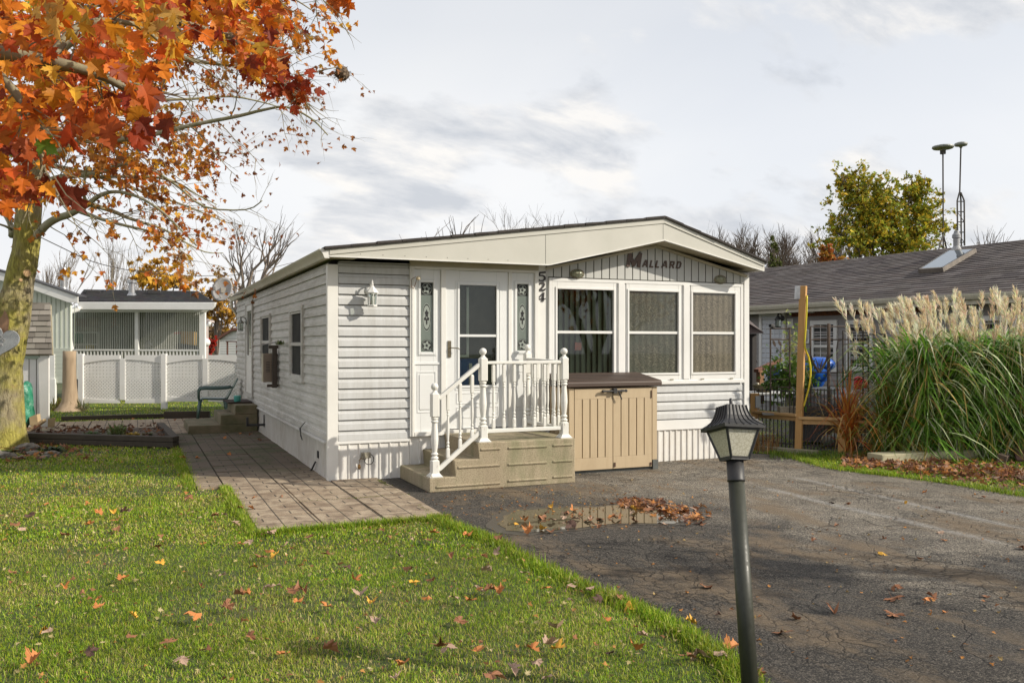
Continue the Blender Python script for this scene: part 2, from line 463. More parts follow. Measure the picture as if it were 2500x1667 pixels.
lap_strip(mb, (0, Y0, 0), (1, 0, 0), (0, -1, 0), XW1 + .01, XR - .1, ZW0, 1.55, .60)
# backing just behind the laps
mb.box(X0 + .11, XU0, Y0 + .001, BY - .002, .05, 2.64); mb.box(fx(1314), XR - .08, Y0 + .001, BY - .002, .05, ZW0 + .0)
mb.build('front_siding', M['siding'], home); LAP_SHADE.build('lap_shade', M['groove'], home); LAP_SHADE = None
# starter strip and bands
mb = MB()
mb.box(X0 + .1, XU0 - .002, Y0 - .022, Y0, .452, .488); mb.build('starter_trim', M['white'], home, bevel=.004); mb = MB()
mb.box(fx(1330) + .02, XR - .1, Y0 - .028, Y0, .445, .583)
mb.build('starter_trim', M['white'], home, bevel=.004)
# gable of vertical boards
GX = [(fx(1330) - .0, 2.665), (fx(1601), 3.035), (XR - .05, 2.665)]
def gtop(x):
    a, b, c = GX
    return a[1] + (b[1] - a[1]) * (x - a[0]) / (b[0] - a[0]) if x < b[0] else b[1] + (c[1] - b[1]) * (x - b[0]) / (c[0] - b[0])
mb = MB(); gr = MB(); x = fx(1330) + .005; bw = .1225
gr.prism([(fx(1328), Y0 - .001, 2.4), (XR - .06, Y0 - .001, 2.4), (XR - .06, Y0 - .001, 2.68), (fx(1601), Y0 - .001, 3.05), (fx(1328), Y0 - .001, 2.68)], (0, BY - Y0 - .01, 0))
while x < XR - .1:
    xe = min(x + bw - .013, XR - .075)
    mids = [x] + ([GX[1][0]] if x < GX[1][0] < xe else []) + [xe]
    mb.prism([(x, Y0 - .003, 2.56), (xe, Y0 - .003, 2.56)] + [(q, Y0 - .003, gtop(q)) for q in mids[::-1]], (0, -.013, 0))
    x += bw
mb.build('gable_boards', M['gable'], home, bevel=.003)
gr.build('gable_backing', M['groove'], home)
mb = MB()
mb.box(fx(1330), XR - .1, Y0 - .02, Y0 - .004, 1.56, 2.4) if False else None
# left return beside the window group (grey J-channel strip)
mb.box(fx(1331), XW0 - .004, Y0 - .006, Y0 - .001, ZW0, 2.56); mb.build('side_filler', M['gable'], home); mb = MB(); mb.box(XW1 + .004, XR - .1, Y0 - .006, Y0 - .001, 1.56, 2.56)
mb.build('side_filler', M['gable'], home)
# skirting
def vskirt(mb, O, U, N, u0, u1, z0, z1, pitch=.128, d=.012, ridge=.02):
    O = Vector(O); U = Vector(U); N = Vector(N); Zv = Vector((0, 0, 1)); u = u0
    while u < u1 - 1e-3:
        e = min(u + pitch, u1); pr = [(u, 0), (u + .006, d), (u + ridge, d), (u + ridge + .006, .002), (e, .0)]
        pr = [(min(a, e), b) for a, b in pr]
        for (a, ya), (b, yb) in zip(pr, pr[1:]):
            if b > a: mb.quad(O + U * a + N * ya + Zv * z0, O + U * b + N * yb + Zv * z0, O + U * b + N * yb + Zv * z1, O + U * a + N * ya + Zv * z1)
        u = e
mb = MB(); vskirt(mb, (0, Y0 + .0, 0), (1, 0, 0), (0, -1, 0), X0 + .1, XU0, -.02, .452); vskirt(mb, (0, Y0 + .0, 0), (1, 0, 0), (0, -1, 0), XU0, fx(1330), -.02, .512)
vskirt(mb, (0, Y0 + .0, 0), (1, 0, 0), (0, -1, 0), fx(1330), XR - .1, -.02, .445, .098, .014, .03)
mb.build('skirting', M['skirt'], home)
# corner posts
mb = MB(); mb.box(X0 - .026, X0 + .105, Y0 - .025, Y0 + .055, -.02, 2.62); mb.build('corner_trim', M['trim'], home, bevel=.004)
mb = MB(); mb.box(XR - .085, XR + .005, Y0 - .025, Y0 + .05, .30, 2.70); mb.build('corner_trim', M['white'], home, bevel=.004)
# ---- roof
YF, FT = 10.17, .03
A, B_, C_, D_ = [onY(*q, YF) for q in ((804, 634), (1340, 638), (1622, 586), (1865, 661))]
zb = (A.z + B_.z) / 2; A.z = zb; B_.z = zb
T0, T1, T2 = [onY(*q, YF) for q in ((803, 606), (1619, 532), (1867, 639))]
T1.x = C_.x; T0.x = A.x; T2.x = D_.x
def off(p, dz, dy=0): return Vector((p.x, p.y + dy, p.z + dz))
mb = MB(); mb.prism([A, B_, C_, D_, off(T2, -.07), off(T1, -.075), off(T0, -.075)], (0, FT, 0))
mb.build('fascia', M['fascia'], home, bevel=.003)
mb = MB(); mb.prism([off(T0, -.075, -.012), off(T1, -.075, -.012), off(T1, -.012, -.012), off(T0, -.012, -.012)], (0, FT + .01, 0))
mb.prism([off(T1, -.075, -.0121), off(T2, -.07, -.0121), off(T2, -.012, -.0121), off(T1, -.012, -.0121)], (0, FT + .01, 0))
mb.build('rake_trim', M['fascia'], home, bevel=.003)
# underside trim line and seams
mb = MB()
for a, b in ((A, B_), (B_, C_), (C_, D_)): mb.beam(off(a, -.004, .01), off(b, -.004, .01), .04, .012)
mb.build('fascia_lip', M['trim'], home)
mb = MB()
for u in (1332, 1619):
    a = onY(u, 600, YF); x = a.x
    z0 = B_.z if u < 1400 else C_.z
    zt = T0.z + (T1.z - T0.z) * (x - T0.x) / (T1.x - T0.x) - .08
    mb.box(x - .0025, x + .0025, YF - .0015, YF, z0 + .01, zt)
for k in range(9):
    x = A.x + .1 + k * .27; mb.ball((x, YF - .001, zb + .035), .005, 6, 4)
mb.build('fascia_seam', M['groove'], home)
# soffit
mb = MB(); zs = zb + .02
mb.quad((A.x, YF + .02, zs), (B_.x + .02, YF + .02, zs), (B_.x + .02, Y0 + .02, zs), (A.x, Y0 + .02, zs))
for a, b in ((B_, C_), (C_, D_)):
    za, zb2 = (gtop(max(a.x, GX[0][0])) + .01 if a is not D_ else 2.66), (gtop(min(b.x, XR - .05)) + .01)
    za = {0: zs + .0, 1: GX[1][1] + .012}[0 if a is B_ else 1]; zb2 = {0: GX[1][1] + .012, 1: D_.z + .03}[0 if a is B_ else 1]
    mb.quad((a.x, YF + .02, a.z + .02), (b.x, YF + .02, b.z + .02), (GX[1][0] if b is C_ else b.x, Y0 + .02, zb2), (GX[1][0] if a is C_ else a.x, Y0 + .02, za))
mb.quad((X0 - .09, YF, zb - .005), (X0 + .02, YF, zb - .005), (X0 + .02, YB + .2, zb - .005), (X0 - .09, YB + .2, zb - .005))
mb.quad((XR - .02, YF, D_.z + .02), (D_.x, YF, D_.z + .02), (D_.x, YB + .2, D_.z + .02), (XR - .02, YB + .2, D_.z + .02))
# moulding under the gable
for a, b in ((GX[0], GX[1]), (GX[1], GX[2])):
    mb.beam((a[0], Y0 - .03, a[1] - .0), (b[0], Y0 - .03, b[1] - .0), .03, .035)
mb.box(XU0 - .0, XU1 + .0, Y0 - .04, Y0 - .006, 2.632, zs - .001)
mb.build('soffit', M['soffit'], home)
mb = MB(); mb.box(A.x, X0 + .3, YF + .03, YB + .2, zb, T0.z - .02); mb.build('eave_board', M['gutter'], home); mb = MB(); mb.box(XR - .1, D_.x, YF + .03, YB + .2, D_.z + .02, T2.z - .02)
mb.build('eave_board', M['gutter'], home)
# shingled slopes
RC = [(.085, .075, .065), (.07, .062, .056), (.10, .088, .078), (.06, .055, .05)]
ridge_f = Vector((T1.x, YF - .03, T1.z)); el = Vector((T0.x - .06, YF - .03, T0.z - .012)); er = Vector((T2.x + .03, YF - .03, T2.z - .01))
Lr = YB + .25 - (YF - .03)
for e0, u, nm in ((el, Vector((0, 1, 0)), 0), (er, Vector((0, 1, 0)), 1)):
    v = (ridge_f - e0); w = v.length; v.normalize(); n = u.cross(v).normalized(); n = n if n.z > 0 else -n
    # deck
    mb = MB(); q = [e0 - n * .0, e0 + u * Lr, e0 + u * Lr + v * w, e0 + v * w]; mb.prism(q, -n * .012); mb.build('roof_deck', M['groove'], home)
    roofsheet('s', Lr, w, e0, u, v, RC, int(w / .14), .3, .006, parent=home, nrm=n)
# wavy front shingle edge
mb = MB()
for e0 in (el, er):
    k = int((ridge_f - e0).length / .3)
    for i in range(k):
        a = e0.lerp(ridge_f, i / k); b = e0.lerp(ridge_f, (i + .98) / k); h = .012 + .008 * rnd.random()
        a = a + Vector((0, -.01 - .01 * rnd.random(), .0)); b = b + Vector((0, -.01, 0)); up = Vector((0, 0, h + .012)); dn = Vector((0, 0, -.002))
        mb.prism([a + dn, b + dn, b + up * (.7 + .3 * rnd.random()), a + up], (0, .2, 0))
mb.cur = None
mb.build('roof_edge', mk('shingle_edge', (.06, .05, .045), (.03, .026, .024), 9, .9, .4, 80), home)
# gutter on the left eave with a front end cap, run with a downpipe
mb = MB(); gx1 = A.x - .002; zt = T0.z - .01
prof = [(gx1, zt - .11), (gx1 - .055, zt - .11), (gx1 - .065, zt - .085), (gx1 - .075, zt - .06), (gx1 - .10, zt - .03), (gx1 - .115, zt - .012), (gx1 - .115, zt), (gx1, zt)]
mb.prism([(x, YF + .0, z) for x, z in prof], (0, YB + .2 - YF, 0))
mb.build('gutter', M['gutter'], home, bevel=.003)
mb = MB(); mb.prism([(x + .002, YF - .004, z + .004) for x, z in prof], (0, .01, 0)); mb.build('gutter_cap', M['trim'], home)
mb = MB(); mb.tube([(X0 - .12, YB + .1, zt - .1), (X0 - .11, YB + .1, zt - .25), (X0 + .06, YB + .14, zt - .5), (X0 + .06, YB + .14, .3)], .035, 8); mb.build('downpipe', M['gutter'], home, smooth=True)
mb = MB(); mb.box(D_.x, D_.x + .11, YF + .12, YB, T2.z - .12, T2.z - .02); mb.build('gutter', M['trim'], home, bevel=.004)
M['insect'] = mk('insect_screen', (.022, .022, .022), (.04, .04, .036), 3, .75, spec=.15)
# ---- left side wall
def sy(u): return onX(u, 842, X0).y
def sz(u, v): return onX(u, v, X0).z
SW = [(sy(745), sy(713), sz(728, 932), sz(728, 748)), (sy(664), sy(642), sz(652, 903), sz(652, 767)), (sy(621), sy(604), .60, 2.55)]
mb = MB()
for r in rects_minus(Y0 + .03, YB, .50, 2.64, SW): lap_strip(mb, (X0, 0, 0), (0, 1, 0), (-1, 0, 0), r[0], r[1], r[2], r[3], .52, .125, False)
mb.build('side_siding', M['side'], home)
mb = MB()
mb.prism([(X0 - .0, Y0 + .03, .50), (X0 - .05, Y0 + .03, .475), (X0 - .052, Y0 + .03, .46), (X0, Y0 + .03, .46)], (0, YB - Y0 - .03, 0))
mb.box(X0 - .03, X0 - .001, Y0 + .03, YB, .50, .56); mb.build('side_ledge', M['side'], home)
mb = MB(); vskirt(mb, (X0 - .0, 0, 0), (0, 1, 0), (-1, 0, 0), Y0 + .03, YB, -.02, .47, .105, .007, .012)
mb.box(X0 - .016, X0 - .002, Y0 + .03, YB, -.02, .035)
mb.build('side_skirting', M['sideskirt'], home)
mb = MB(); mb.box(X0 + .0, X0 + .028, Y0 + .03, YB, .0, 2.6); mb.build('side_backing', M['groove'], home)
def yz_frame(mb, y0, y1, z0, z1, w, xa, xb, wb=None):
    wb = wb or w
    mb.box(xa, xb, y0, y0 + w, z0, z1); mb.box(xa, xb, y1 - w, y1, z0, z1); mb.box(xa, xb, y0 + w, y1 - w, z1 - w, z1); mb.box(xa, xb, y0 + w, y1 - w, z0, z0 + wb)
def side_window(y0, y1, z0, z1, w, drop):
    mb = MB(); yz_frame(mb, y0, y1, z0, z1, w, X0 - .05, X0 + .0); zm = z0 + (z1 - z0) * .5
    yz_frame(mb, y0 + w, y1 - w, z0 + w, z1 - w, .03, X0 - .035, X0 - .005); mb.box(X0 - .036, X0 - .004, y0 + w + .03, y1 - w - .03, zm - .025, zm + .025)
    o = mb.build('window', M['side'], home, bevel=.003)
    mb = MB(); mb.quad((X0 - .012, y0 + w, z0 + w), (X0 - .012, y1 - w, z0 + w), (X0 - .012, y1 - w, z1 - w), (X0 - .012, y0 + w, z1 - w)); mb.build('pane', M['insect'], o)
    if drop:
        mb = MB(); n = 12; ya, yb = y0 + w + .02, y1 - w - .02
        for k in range(n):
            a = ya + (yb - ya) * k / n; b = ya + (yb - ya) * (k + 1) / n
            mb.quad((X0 + .004 + .006 * (k % 2), a, zm), (X0 + .004 + .006 * ((k + 1) % 2), b, zm), (X0 + .004 + .006 * ((k + 1) % 2), b, z1 - w), (X0 + .004 + .006 * (k % 2), a, z1 - w))
        mb.build('curtain', M['blind'], o)
side_window(SW[0][0], SW[0][1], SW[0][2], SW[0][3], .075, True)
side_window(SW[1][0], SW[1][1], SW[1][2], SW[1][3], .04, False)
# side door with storm frame
y0, y1, z0, z1 = SW[2]
mb = MB(); yz_frame(mb, y0, y1, z0, z1, .09, X0 - .05, X0 + .0); o = mb.build('side_door', M['side'], home, bevel=.003)
mb = MB(); yz_frame(mb, y0 + .09, y1 - .09, z0 + .09, z1 - .09, .12, X0 - .032, X0 - .004, .75); mb.build('storm_frame', M['trim'], o, bevel=.003)
mb = MB(); mb.quad((X0 - .012, y0 + .2, z0 + .8), (X0 - .012, y1 - .2, z0 + .8), (X0 - .012, y1 - .2, z1 - .2), (X0 - .012, y0 + .2, z1 - .2)); mb.build('pane', M['glass'], o)
# ---- entrance unit
unit = MB()
YD = Y0 - .01
XA = [XU0, fx(1010), fx(1075), fx(1087), fx(1239), fx(1247), fx(1303), XU1]
ZD0, ZD1 = .585, 2.60
unit.box(XA[0], XA[1], Y0 - .045, BY, .51, 2.632); unit.box(XA[6], XA[7], Y0 - .045, BY, .51, 2.632)
unit.box(XA[1], XA[6], Y0 - .045, BY, ZD1, 2.632); unit.box(XA[2], XA[3], Y0 - .04, BY, .51, ZD1); unit.box(XA[4], XA[5], Y0 - .04, BY, .51, ZD1)
unit.box(XA[1], XA[2], Y0 - .05, BY, .51, .56); unit.box(XA[3], XA[4], Y0 - .06, BY, .53, .575); unit.box(XA[5], XA[6], Y0 - .05, BY, .51, .56)
unit.box(XA[0] + .03, XA[1] - .035, Y0 - .055, Y0 - .045, .51, 2.632)
eu = unit.build('door_frame', M['trim'], home, bevel=.004)
def ring(mb, x0, x1, z0, z1, w, y, d=.008):
    mb.frame(x0, x1, z0, z1, w, y - d, y)
def slab_with_hole(mb, x0, x1, z0, z1, hx0, hx1, hz0, hz1, ya, yb):
    mb.box(x0, hx0, ya, yb, z0, z1); mb.box(hx1, x1, ya, yb, z0, z1); mb.box(hx0, hx1, ya, yb, hz1, z1); mb.box(hx0, hx1, ya, yb, z0, hz0)
def sidelight(x0, x1, gu0, gu1, vt, vb):
    gx0, gx1 = fx(gu0), fx(gu1); um = (gu0 + gu1) / 2; gz0, gz1 = fz(um, vb), fz(um, vt); zs_ = fz(um, 887)
    mb = MB(); slab_with_hole(mb, x0 + .001, x1 - .001, .561, ZD1 - .001, gx0, gx1, gz0, gz1, YD - .0, YD + .04)
    ring(mb, gx0 - .03, gx1 + .03, gz0 - .035, gz1 + .035, .03, YD, .014); ring(mb, gx0 - .045, gx1 + .045, gz0 - .05, gz1 + .05, .012, YD, .006)
    mb.box(x0 + .003, x1 - .003, YD - .012, YD, zs_ - .015, zs_ + .012)
    px0, px1 = x0 + (x1 - x0) * .2, x1 - (x1 - x0) * .26
    ring(mb, px0 - .03, px1 + .03, .80, zs_ - .10, .014, YD, .006); mb.box(px0, px1, YD - .008, YD, .84, zs_ - .14)
    o = mb.build('sidelight', M['door'], home, bevel=.003)
    mb = MB(); mb.box(gx0, gx1, YD + .01, YD + .016, gz0, gz1); mb.build('pane', M['frost'], o)
    # etched pattern: arch ornaments and an oval with a rose
    e = MB(); d = MB(); xc = (gx0 + gx1) / 2; r = (gx1 - gx0) / 2
    def oval(mb, cx, cz, rx, rz, w, y, n=28, a0=0, a1=2 * pi):
        for i in range(n):
            t0, t1 = a0 + (a1 - a0) * i / n, a0 + (a1 - a0) * (i + 1) / n
            mb.quad(*[(cx + (rx + q) * cos(t), y, cz + (rz + q) * sin(t)) for t, q in ((t0, 0), (t1, 0), (t1, -w), (t0, -w))])
    def disc(mb, cx, cz, rx, rz, y, n=20, wob=0, seed=0):
        mb.quad(*[(cx + rx * (1 + wob * sin(5 * 2 * pi * i / n + seed)) * cos(2 * pi * i / n), y, cz + rz * (1 + wob * sin(5 * 2 * pi * i / n + seed)) * sin(2 * pi * i / n)) for i in range(n)])
    Y = YD + .0095
    zm = (gz0 + gz1) / 2
    disc(d, xc, zm, r * .66, .165, Y); disc(e, xc, zm, r * .58, .15, Y - .0006)
    disc(d, xc, zm + .045, r * .26, .045, Y - .0012, 20, .25); disc(d, xc, zm - .06, r * .12, .035, Y - .0012); disc(d, xc - r * .22, zm - .02, r * .2, .02, Y - .0012); disc(d, xc + r * .22, zm - .02, r * .2, .02, Y - .0012)
    oval(e, xc, zm, r * .72, .178, .006, Y - .0004)
    for cz in (gz0 + r * .95, gz1 - r * .95):
        d.quad(*[(xc + x_ * r * .9, Y, cz + z_ * r * .92) for x_, z_ in ((-1, -1), (1, -1), (1, 1), (-1, 1))]) if cz > zm else disc(d, xc, cz, r * .92, r * .92, Y)
        oval(e, xc, cz, r * .82, r * .85, .005, Y - .0005)
        disc(e, xc, cz, r * .5, r * .55, Y - .0012, 30, .28, 1); disc(d, xc, cz, r * .2, r * .22, Y - .0018, 20, .2)
    d.build('etching', M['dark'], o); e.build('etching', M['etch'], o)
sidelight(XA[1], XA[2], 1026, 1057, 690, 859)
sidelight(XA[5], XA[6], 1261, 1289, 694, 856)
# storm door
dx0, dx1 = XA[3], XA[4]; gx0, gx1 = fx(1120.5), fx(1210); gz0, gz1 = fz(1165, 940), fz(1165, 697)
mb = MB(); slab_with_hole(mb, dx0 + .002, dx1 - .002, ZD0, ZD1 - .002, gx0, gx1, gz0, gz1, YD - .012, YD + .03)
ring(mb, gx0 - .03, gx1 + .03, gz0 - .03, gz1 + .03, .03, YD - .012, .012); ring(mb, gx0 - .06, gx1 + .06, gz0 - .06, gz1 + .06, .012, YD - .012, .006)
zm = fz(1165, 819.5); mb.box(gx0, gx1, YD - .018, YD + .02, zm - .016, zm + .016)
for a, b in ((.72, .86), (.9, 1.04)):
    ring(mb, dx0 + .14, dx1 - .14, a, b, .012, YD - .012, .006)
door = mb.build('door', M['door'], home, bevel=.003)
mb = MB(); mb.box(gx0, gx1, YD + .004, YD + .008, gz0, gz1); mb.build('pane', M['glass'], door)
# inner door seen through the glass: blue blind, white stile
mb = MB(); xi = gx0 + (gx1 - gx0) * .27
mb.box(gx0 - .05, gx1 + .05, Y0 + .08, Y0 + .085, gz0 - .1, gz1 + .05); mb.build('inner_door', mk('inner_door_dark', (.035, .035, .034), (.07, .062, .055), 9, .4), door)
mb = MB(); mb.box(xi - .012, xi + .022, Y0 + .06, Y0 + .079, gz0 + .36, gz1 - .02); mb.box(gx0 - .02, xi - .012, Y0 + .06, Y0 + .079, gz0 + .36, gz0 + .39); mb.box(gx0 + .16, gx0 + .2, Y0 + .055, Y0 + .077, gz0, gz0 + .28); mb.build('inner_stile', M['white'], door)
mb = MB(); mb.box(gx0 - .02, gx0 + .30, Y0 + .066, Y0 + .0785, gz0 - .05, gz0 + .34); mb.build('blue_panel', mk('blue_paint', (.02, .11, .40), (.015, .07, .28), 5, .5), door)
mb = MB(); hx = fx(1095.5); mb.box(hx - .022, hx + .022, YD - .026, YD - .012, fz(1095, 872), fz(1095, 832)); mb.tube([(hx + .005, YD - .03, fz(1095, 849)), (hx + .01, YD - .07, fz(1095, 849)), (hx + .10, YD - .075, fz(1095, 850)), (hx + .115, YD - .07, fz(1095, 853))], .007, 8)
mb.build('door_handle', mk('worn_brass', (.24, .20, .13), (.14, .12, .09), 12, .35, metal=.7), door, bevel=.002)
# number post between the door and the windows
mb = MB(); mb.box(XA[7] + .002, fx(1330), Y0 - .03, Y0 + .02, .5, zb + .02); mb.build('corner_trim', M['trim'], home, bevel=.003)
# ---- picture windows
mb = MB(); mb.frame(XW0, XW1, ZW0, ZW1, .045, Y0 - .035, BY)
xs = [XW0 + .045, fx(1502), fx(1507.5), fx(1521), fx(1526), fx(1661), fx(1664.5), fx(1680), fx(1684), XW1 - .045]
for a, b in ((xs[1], xs[4]), (xs[5], xs[8])):
    mb.box(a, b, Y0 - .02, BY, ZW0 + .045, ZW1 - .045); mb.box(a + .03, b - .03, Y0 - .045, Y0 - .02, ZW0 + .045, ZW1 - .045)
mb.box(XW0 - .01, XW1 + .01, Y0 - .05, Y0 - .035, ZW0 - .02, ZW0 + .03)
mb.build('window_surround', M['white'], home, bevel=.004)
wins = [(xs[0], xs[1], 1358, 1495), (xs[4], xs[5], 1533, 1653), (xs[8], xs[9], 1688, 1791)]
for i, (a, b, ga, gb) in enumerate(wins):
    g0, g1 = fx(ga), fx(gb); z0, z1 = 1.255, 2.40
    mb = MB(); slab_with_hole(mb, a + .002, b - .002, ZW0 + .046, ZW1 - .046, g0, g1, z0, z1, Y0 - .03, Y0 + .02)
    ring(mb, g0 - .028, g1 + .028, z0 - .028, z1 + .028, .028, Y0 - .03, .012)
    o = mb.build('window', M['white'], home, bevel=.004)
    mb = MB(); zm = 1.822; mb.box(g0, g1, Y0 - .026, Y0 + .0, zm - .018, zm + .018); mb.build('meeting_rail', M['white'], o, bevel=.003)
    mb = MB(); mb.box(g0, g1, Y0 - .004 if i == 0 else Y0 - .008, Y0 + .0, z0, z1); mb.build('pane', M['glass'] if i == 0 else (M['screen'] if i == 1 else M['screenw']), o)
    if i == 0:
        mb = MB(); k = 11; w_ = (g1 - g0 + .08) / k
        for j in range(k):
            x = g0 - .04 + w_ * (j + .5); an = radians(24 + 6 * rnd.random()); dx = w_ * .5 * cos(an); dy = w_ * .5 * sin(an)
            mb.quad((x - dx, Y0 + .04 - dy, z0 - .01), (x + dx, Y0 + .04 + dy, z0 - .01), (x + dx, Y0 + .04 + dy, z1 + .01), (x - dx, Y0 + .04 - dy, z1 + .01))
        mb.build('vertical_blind', mk('dim_blind', (.30, .31, .255), (.20, .21, .17), 2, .7), o)
        mb = MB(); mb.box(fx(1411) - .05, fx(1411) + .05, Y0 - .0055, Y0 - .0045, fz(1411, 855), fz(1411, 836))
        mb.build('sticker', mk('faded_red_sticker', (.11, .035, .03), (.05, .042, .038), 45, .5), o)
    mb = MB()
    for x in (a + .18, b - .18): mb.box(x - .03, x + .03, Y0 - .055, Y0 - .051, ZW0 + .035, ZW0 + .055)
    mb.build('sash_latch', mk('latch_metal', (.4, .38, .3), None, 5, .4, metal=.5), o)
# small box, door bell bracket, vent holes on the skirting
mb = MB(); mb.box(X0 - .012, X0 - .002, sy(779), sy(776), sz(777, 1117), sz(777, 1100)); mb.build('skirt_vent', M['dark'], home)

# ---------------------------------------------------------------- things on the front
def text_mesh(name, s, loc, size, mat, parent, ext=.006, shear=.0, sx=1.0, offset=.0, label=None):
    cu = bpy.data.curves.new(name, 'FONT'); cu.body = s; cu.size = size; cu.extrude = ext; cu.shear = shear; cu.offset = offset; cu.align_x = 'LEFT'
    o = bpy.data.objects.new(name, cu); COL.objects.link(o)
    dg = bpy.context.evaluated_depsgraph_get(); me = bpy.data.meshes.new_from_object(o.evaluated_get(dg))
    bpy.data.objects.remove(o)
    for v in me.vertices:
        x, y, z = v.co; v.co = (x * sx, -z, y)
    me.materials.clear(); return tag(link_mesh(name, me, mat, parent, Vector(loc)), label)
brown = mk('brown_letter_plastic', (.055, .03, .022), (.09, .05, .03), 18, .45)
lx = fx(1527)
sg = empty('lettering_sign', (lx, Y0 - .03, fz(1560, 650)), 'dark brown slanted capital lettering across the gable boards', 'sign')
def letter(poly_list, x, z, h, w, shear=.28):
    """each letter: polygons in a unit cell"""
    for poly in poly_list:
        pass
LET = {
 'M': [[(0, 0), (.24, 0), (.24, .62), (.42, .02), (.58, .02), (.76, .62), (.76, 0), (1, 0), (1, 1), (.70, 1), (.50, .38), (.30, 1), (0, 1)]],
 'A': [[(0, 0), (.2, 0), (.28, .24), (.72, .24), (.8, 0), (1, 0), (.66, 1), (.5, .78), (.345, .4), (.655, .4), (.5, .78), (.34, 1)]],
 'L': [[(0, 0), (1, 0), (1, .2), (.24, .2), (.24, 1), (0, 1)]],
}
def bars(mb, strokes, x, z, h, w, th, shear, y0=Y0 - .03, d=.012):
    for (a, b) in strokes:
        ax, az = x + a[0] * w + a[1] * h * shear, z + a[1] * h; bx, bz = x + b[0] * w + b[1] * h * shear, z + b[1] * h
        dx, dz = bx - ax, bz - az; L = sqrt(dx * dx + dz * dz); nx, nz = -dz / L * th / 2, dx / L * th / 2; ex, ez = dx / L * th * .35, dz / L * th * .35
        jy = rnd.random() * .0015
        mb.prism([(ax - nx - ex, y0 - jy, az - nz - ez), (bx - nx + ex, y0 - jy, bz - nz + ez), (bx + nx + ex, y0 - jy, bz + nz + ez), (ax + nx - ex, y0 - jy, az + nz - ez)], (0, d, 0))
ST = {'M': [((0, 0), (0, 1)), ((.04, .95), (.5, .08)), ((.5, .08), (.96, .95)), ((1, 0), (1, 1))],
      'A': [((0, 0), (.42, 1)), ((.42, 1), (.62, 1)), ((.62, 1), (1, 0)), ((.2, .32), (.85, .32))],
      'L': [((0, 0), (0, 1)), ((0, 0), (.9, 0))],
      'R': [((0, 0), (0, 1)), ((0, 1), (.8, 1)), ((.8, 1), (.9, .75)), ((.9, .75), (.8, .48)), ((.8, .48), (0, .48)), ((.45, .48), (.95, 0))],
      'D': [((0, 0), (0, 1)), ((0, 1), (.7, 1)), ((.7, 1), (.95, .75)), ((.95, .75), (.95, .25)), ((.95, .25), (.7, 0)), ((.7, 0), (0, 0))]}
zl = fz(1545, 649)
for ch, ua, ub, big in (('M', 1531, 1557, 1), ('A', 1567, 1577, 0), ('L', 1585, 1592, 0), ('L', 1599, 1606, 0), ('A', 1614, 1625, 0), ('R', 1633, 1642, 0), ('D', 1649.5, 1658, 0)):
    mb = MB(); xa, xb = fx(ua), fx(ub)
    bars(mb, ST[ch], xa, zl + (.0 if big else -.005), .165 if big else .083, xb - xa, .052 if big else .02, .16 if big else .24, Y0 - (.032 if big else .03))
    mb.build('letter', brown, sg)
num = empty('house_number', (fx(1321), Y0 - .04, fz(1321, 735)), 'black numerals 524 stacked down the white post beside the door', 'number')
ink = mk('black_numeral', (.02, .018, .018), (.04, .03, .03), 10, .5)
def strokes_poly(pts, th, x, z, name='digit'):
    pts = [(p[0] * 1.0, p[1] * .70 + .012, p[2] * 1.05) for p in pts]
    mb = MB(); y = Y0 - .044
    for i, (p, q) in enumerate(zip(pts, pts[1:])):
        a = Vector((x + p[0], y - .0004 * (i % 2), z + p[1])); b = Vector((x + q[0], y - .0004 * (i % 2), z + q[1])); d = (b - a).normalized(); n = Vector((-d.z, 0, d.x))
        ta, tb = th * p[2] / 2, th * q[2] / 2
        mb.prism([a - n * ta - d * .002, b - n * tb + d * .002, b + n * tb + d * .002, a + n * ta - d * .002], (0, .012, 0))
    mb.build(name, ink, num)
xc = fx(1322) - .015; 
strokes_poly([(.055, .162, 1.2), (-.028, .150, .9), (-.034, .092, .7), (.01, .100, .7), (.042, .078, 1.0), (.048, .036, 1.2), (.02, .002, .9), (-.03, .0, .7), (-.04, .015, 1.0)], .021, xc, fz(1322, 688))
strokes_poly([(-.038, .11, .7), (-.015, .142, .9), (.02, .148, 1.1), (.038, .12, 1.1), (.02, .07, 1.0), (-.042, .0, .8), (-.01, .010, 1), (.03, .008, 1.2), (.055, .035, .6)], .021, xc, fz(1322, 712))
strokes_poly([(.055, .048, .6), (-.058, .040, .6), (.022, .158, .6)], .020, xc, fz(1322, 738)); strokes_poly([(.030, .165, 1.0), (.014, .0, 1.4)], .020, xc, fz(1322, 738), 'digit_stem')
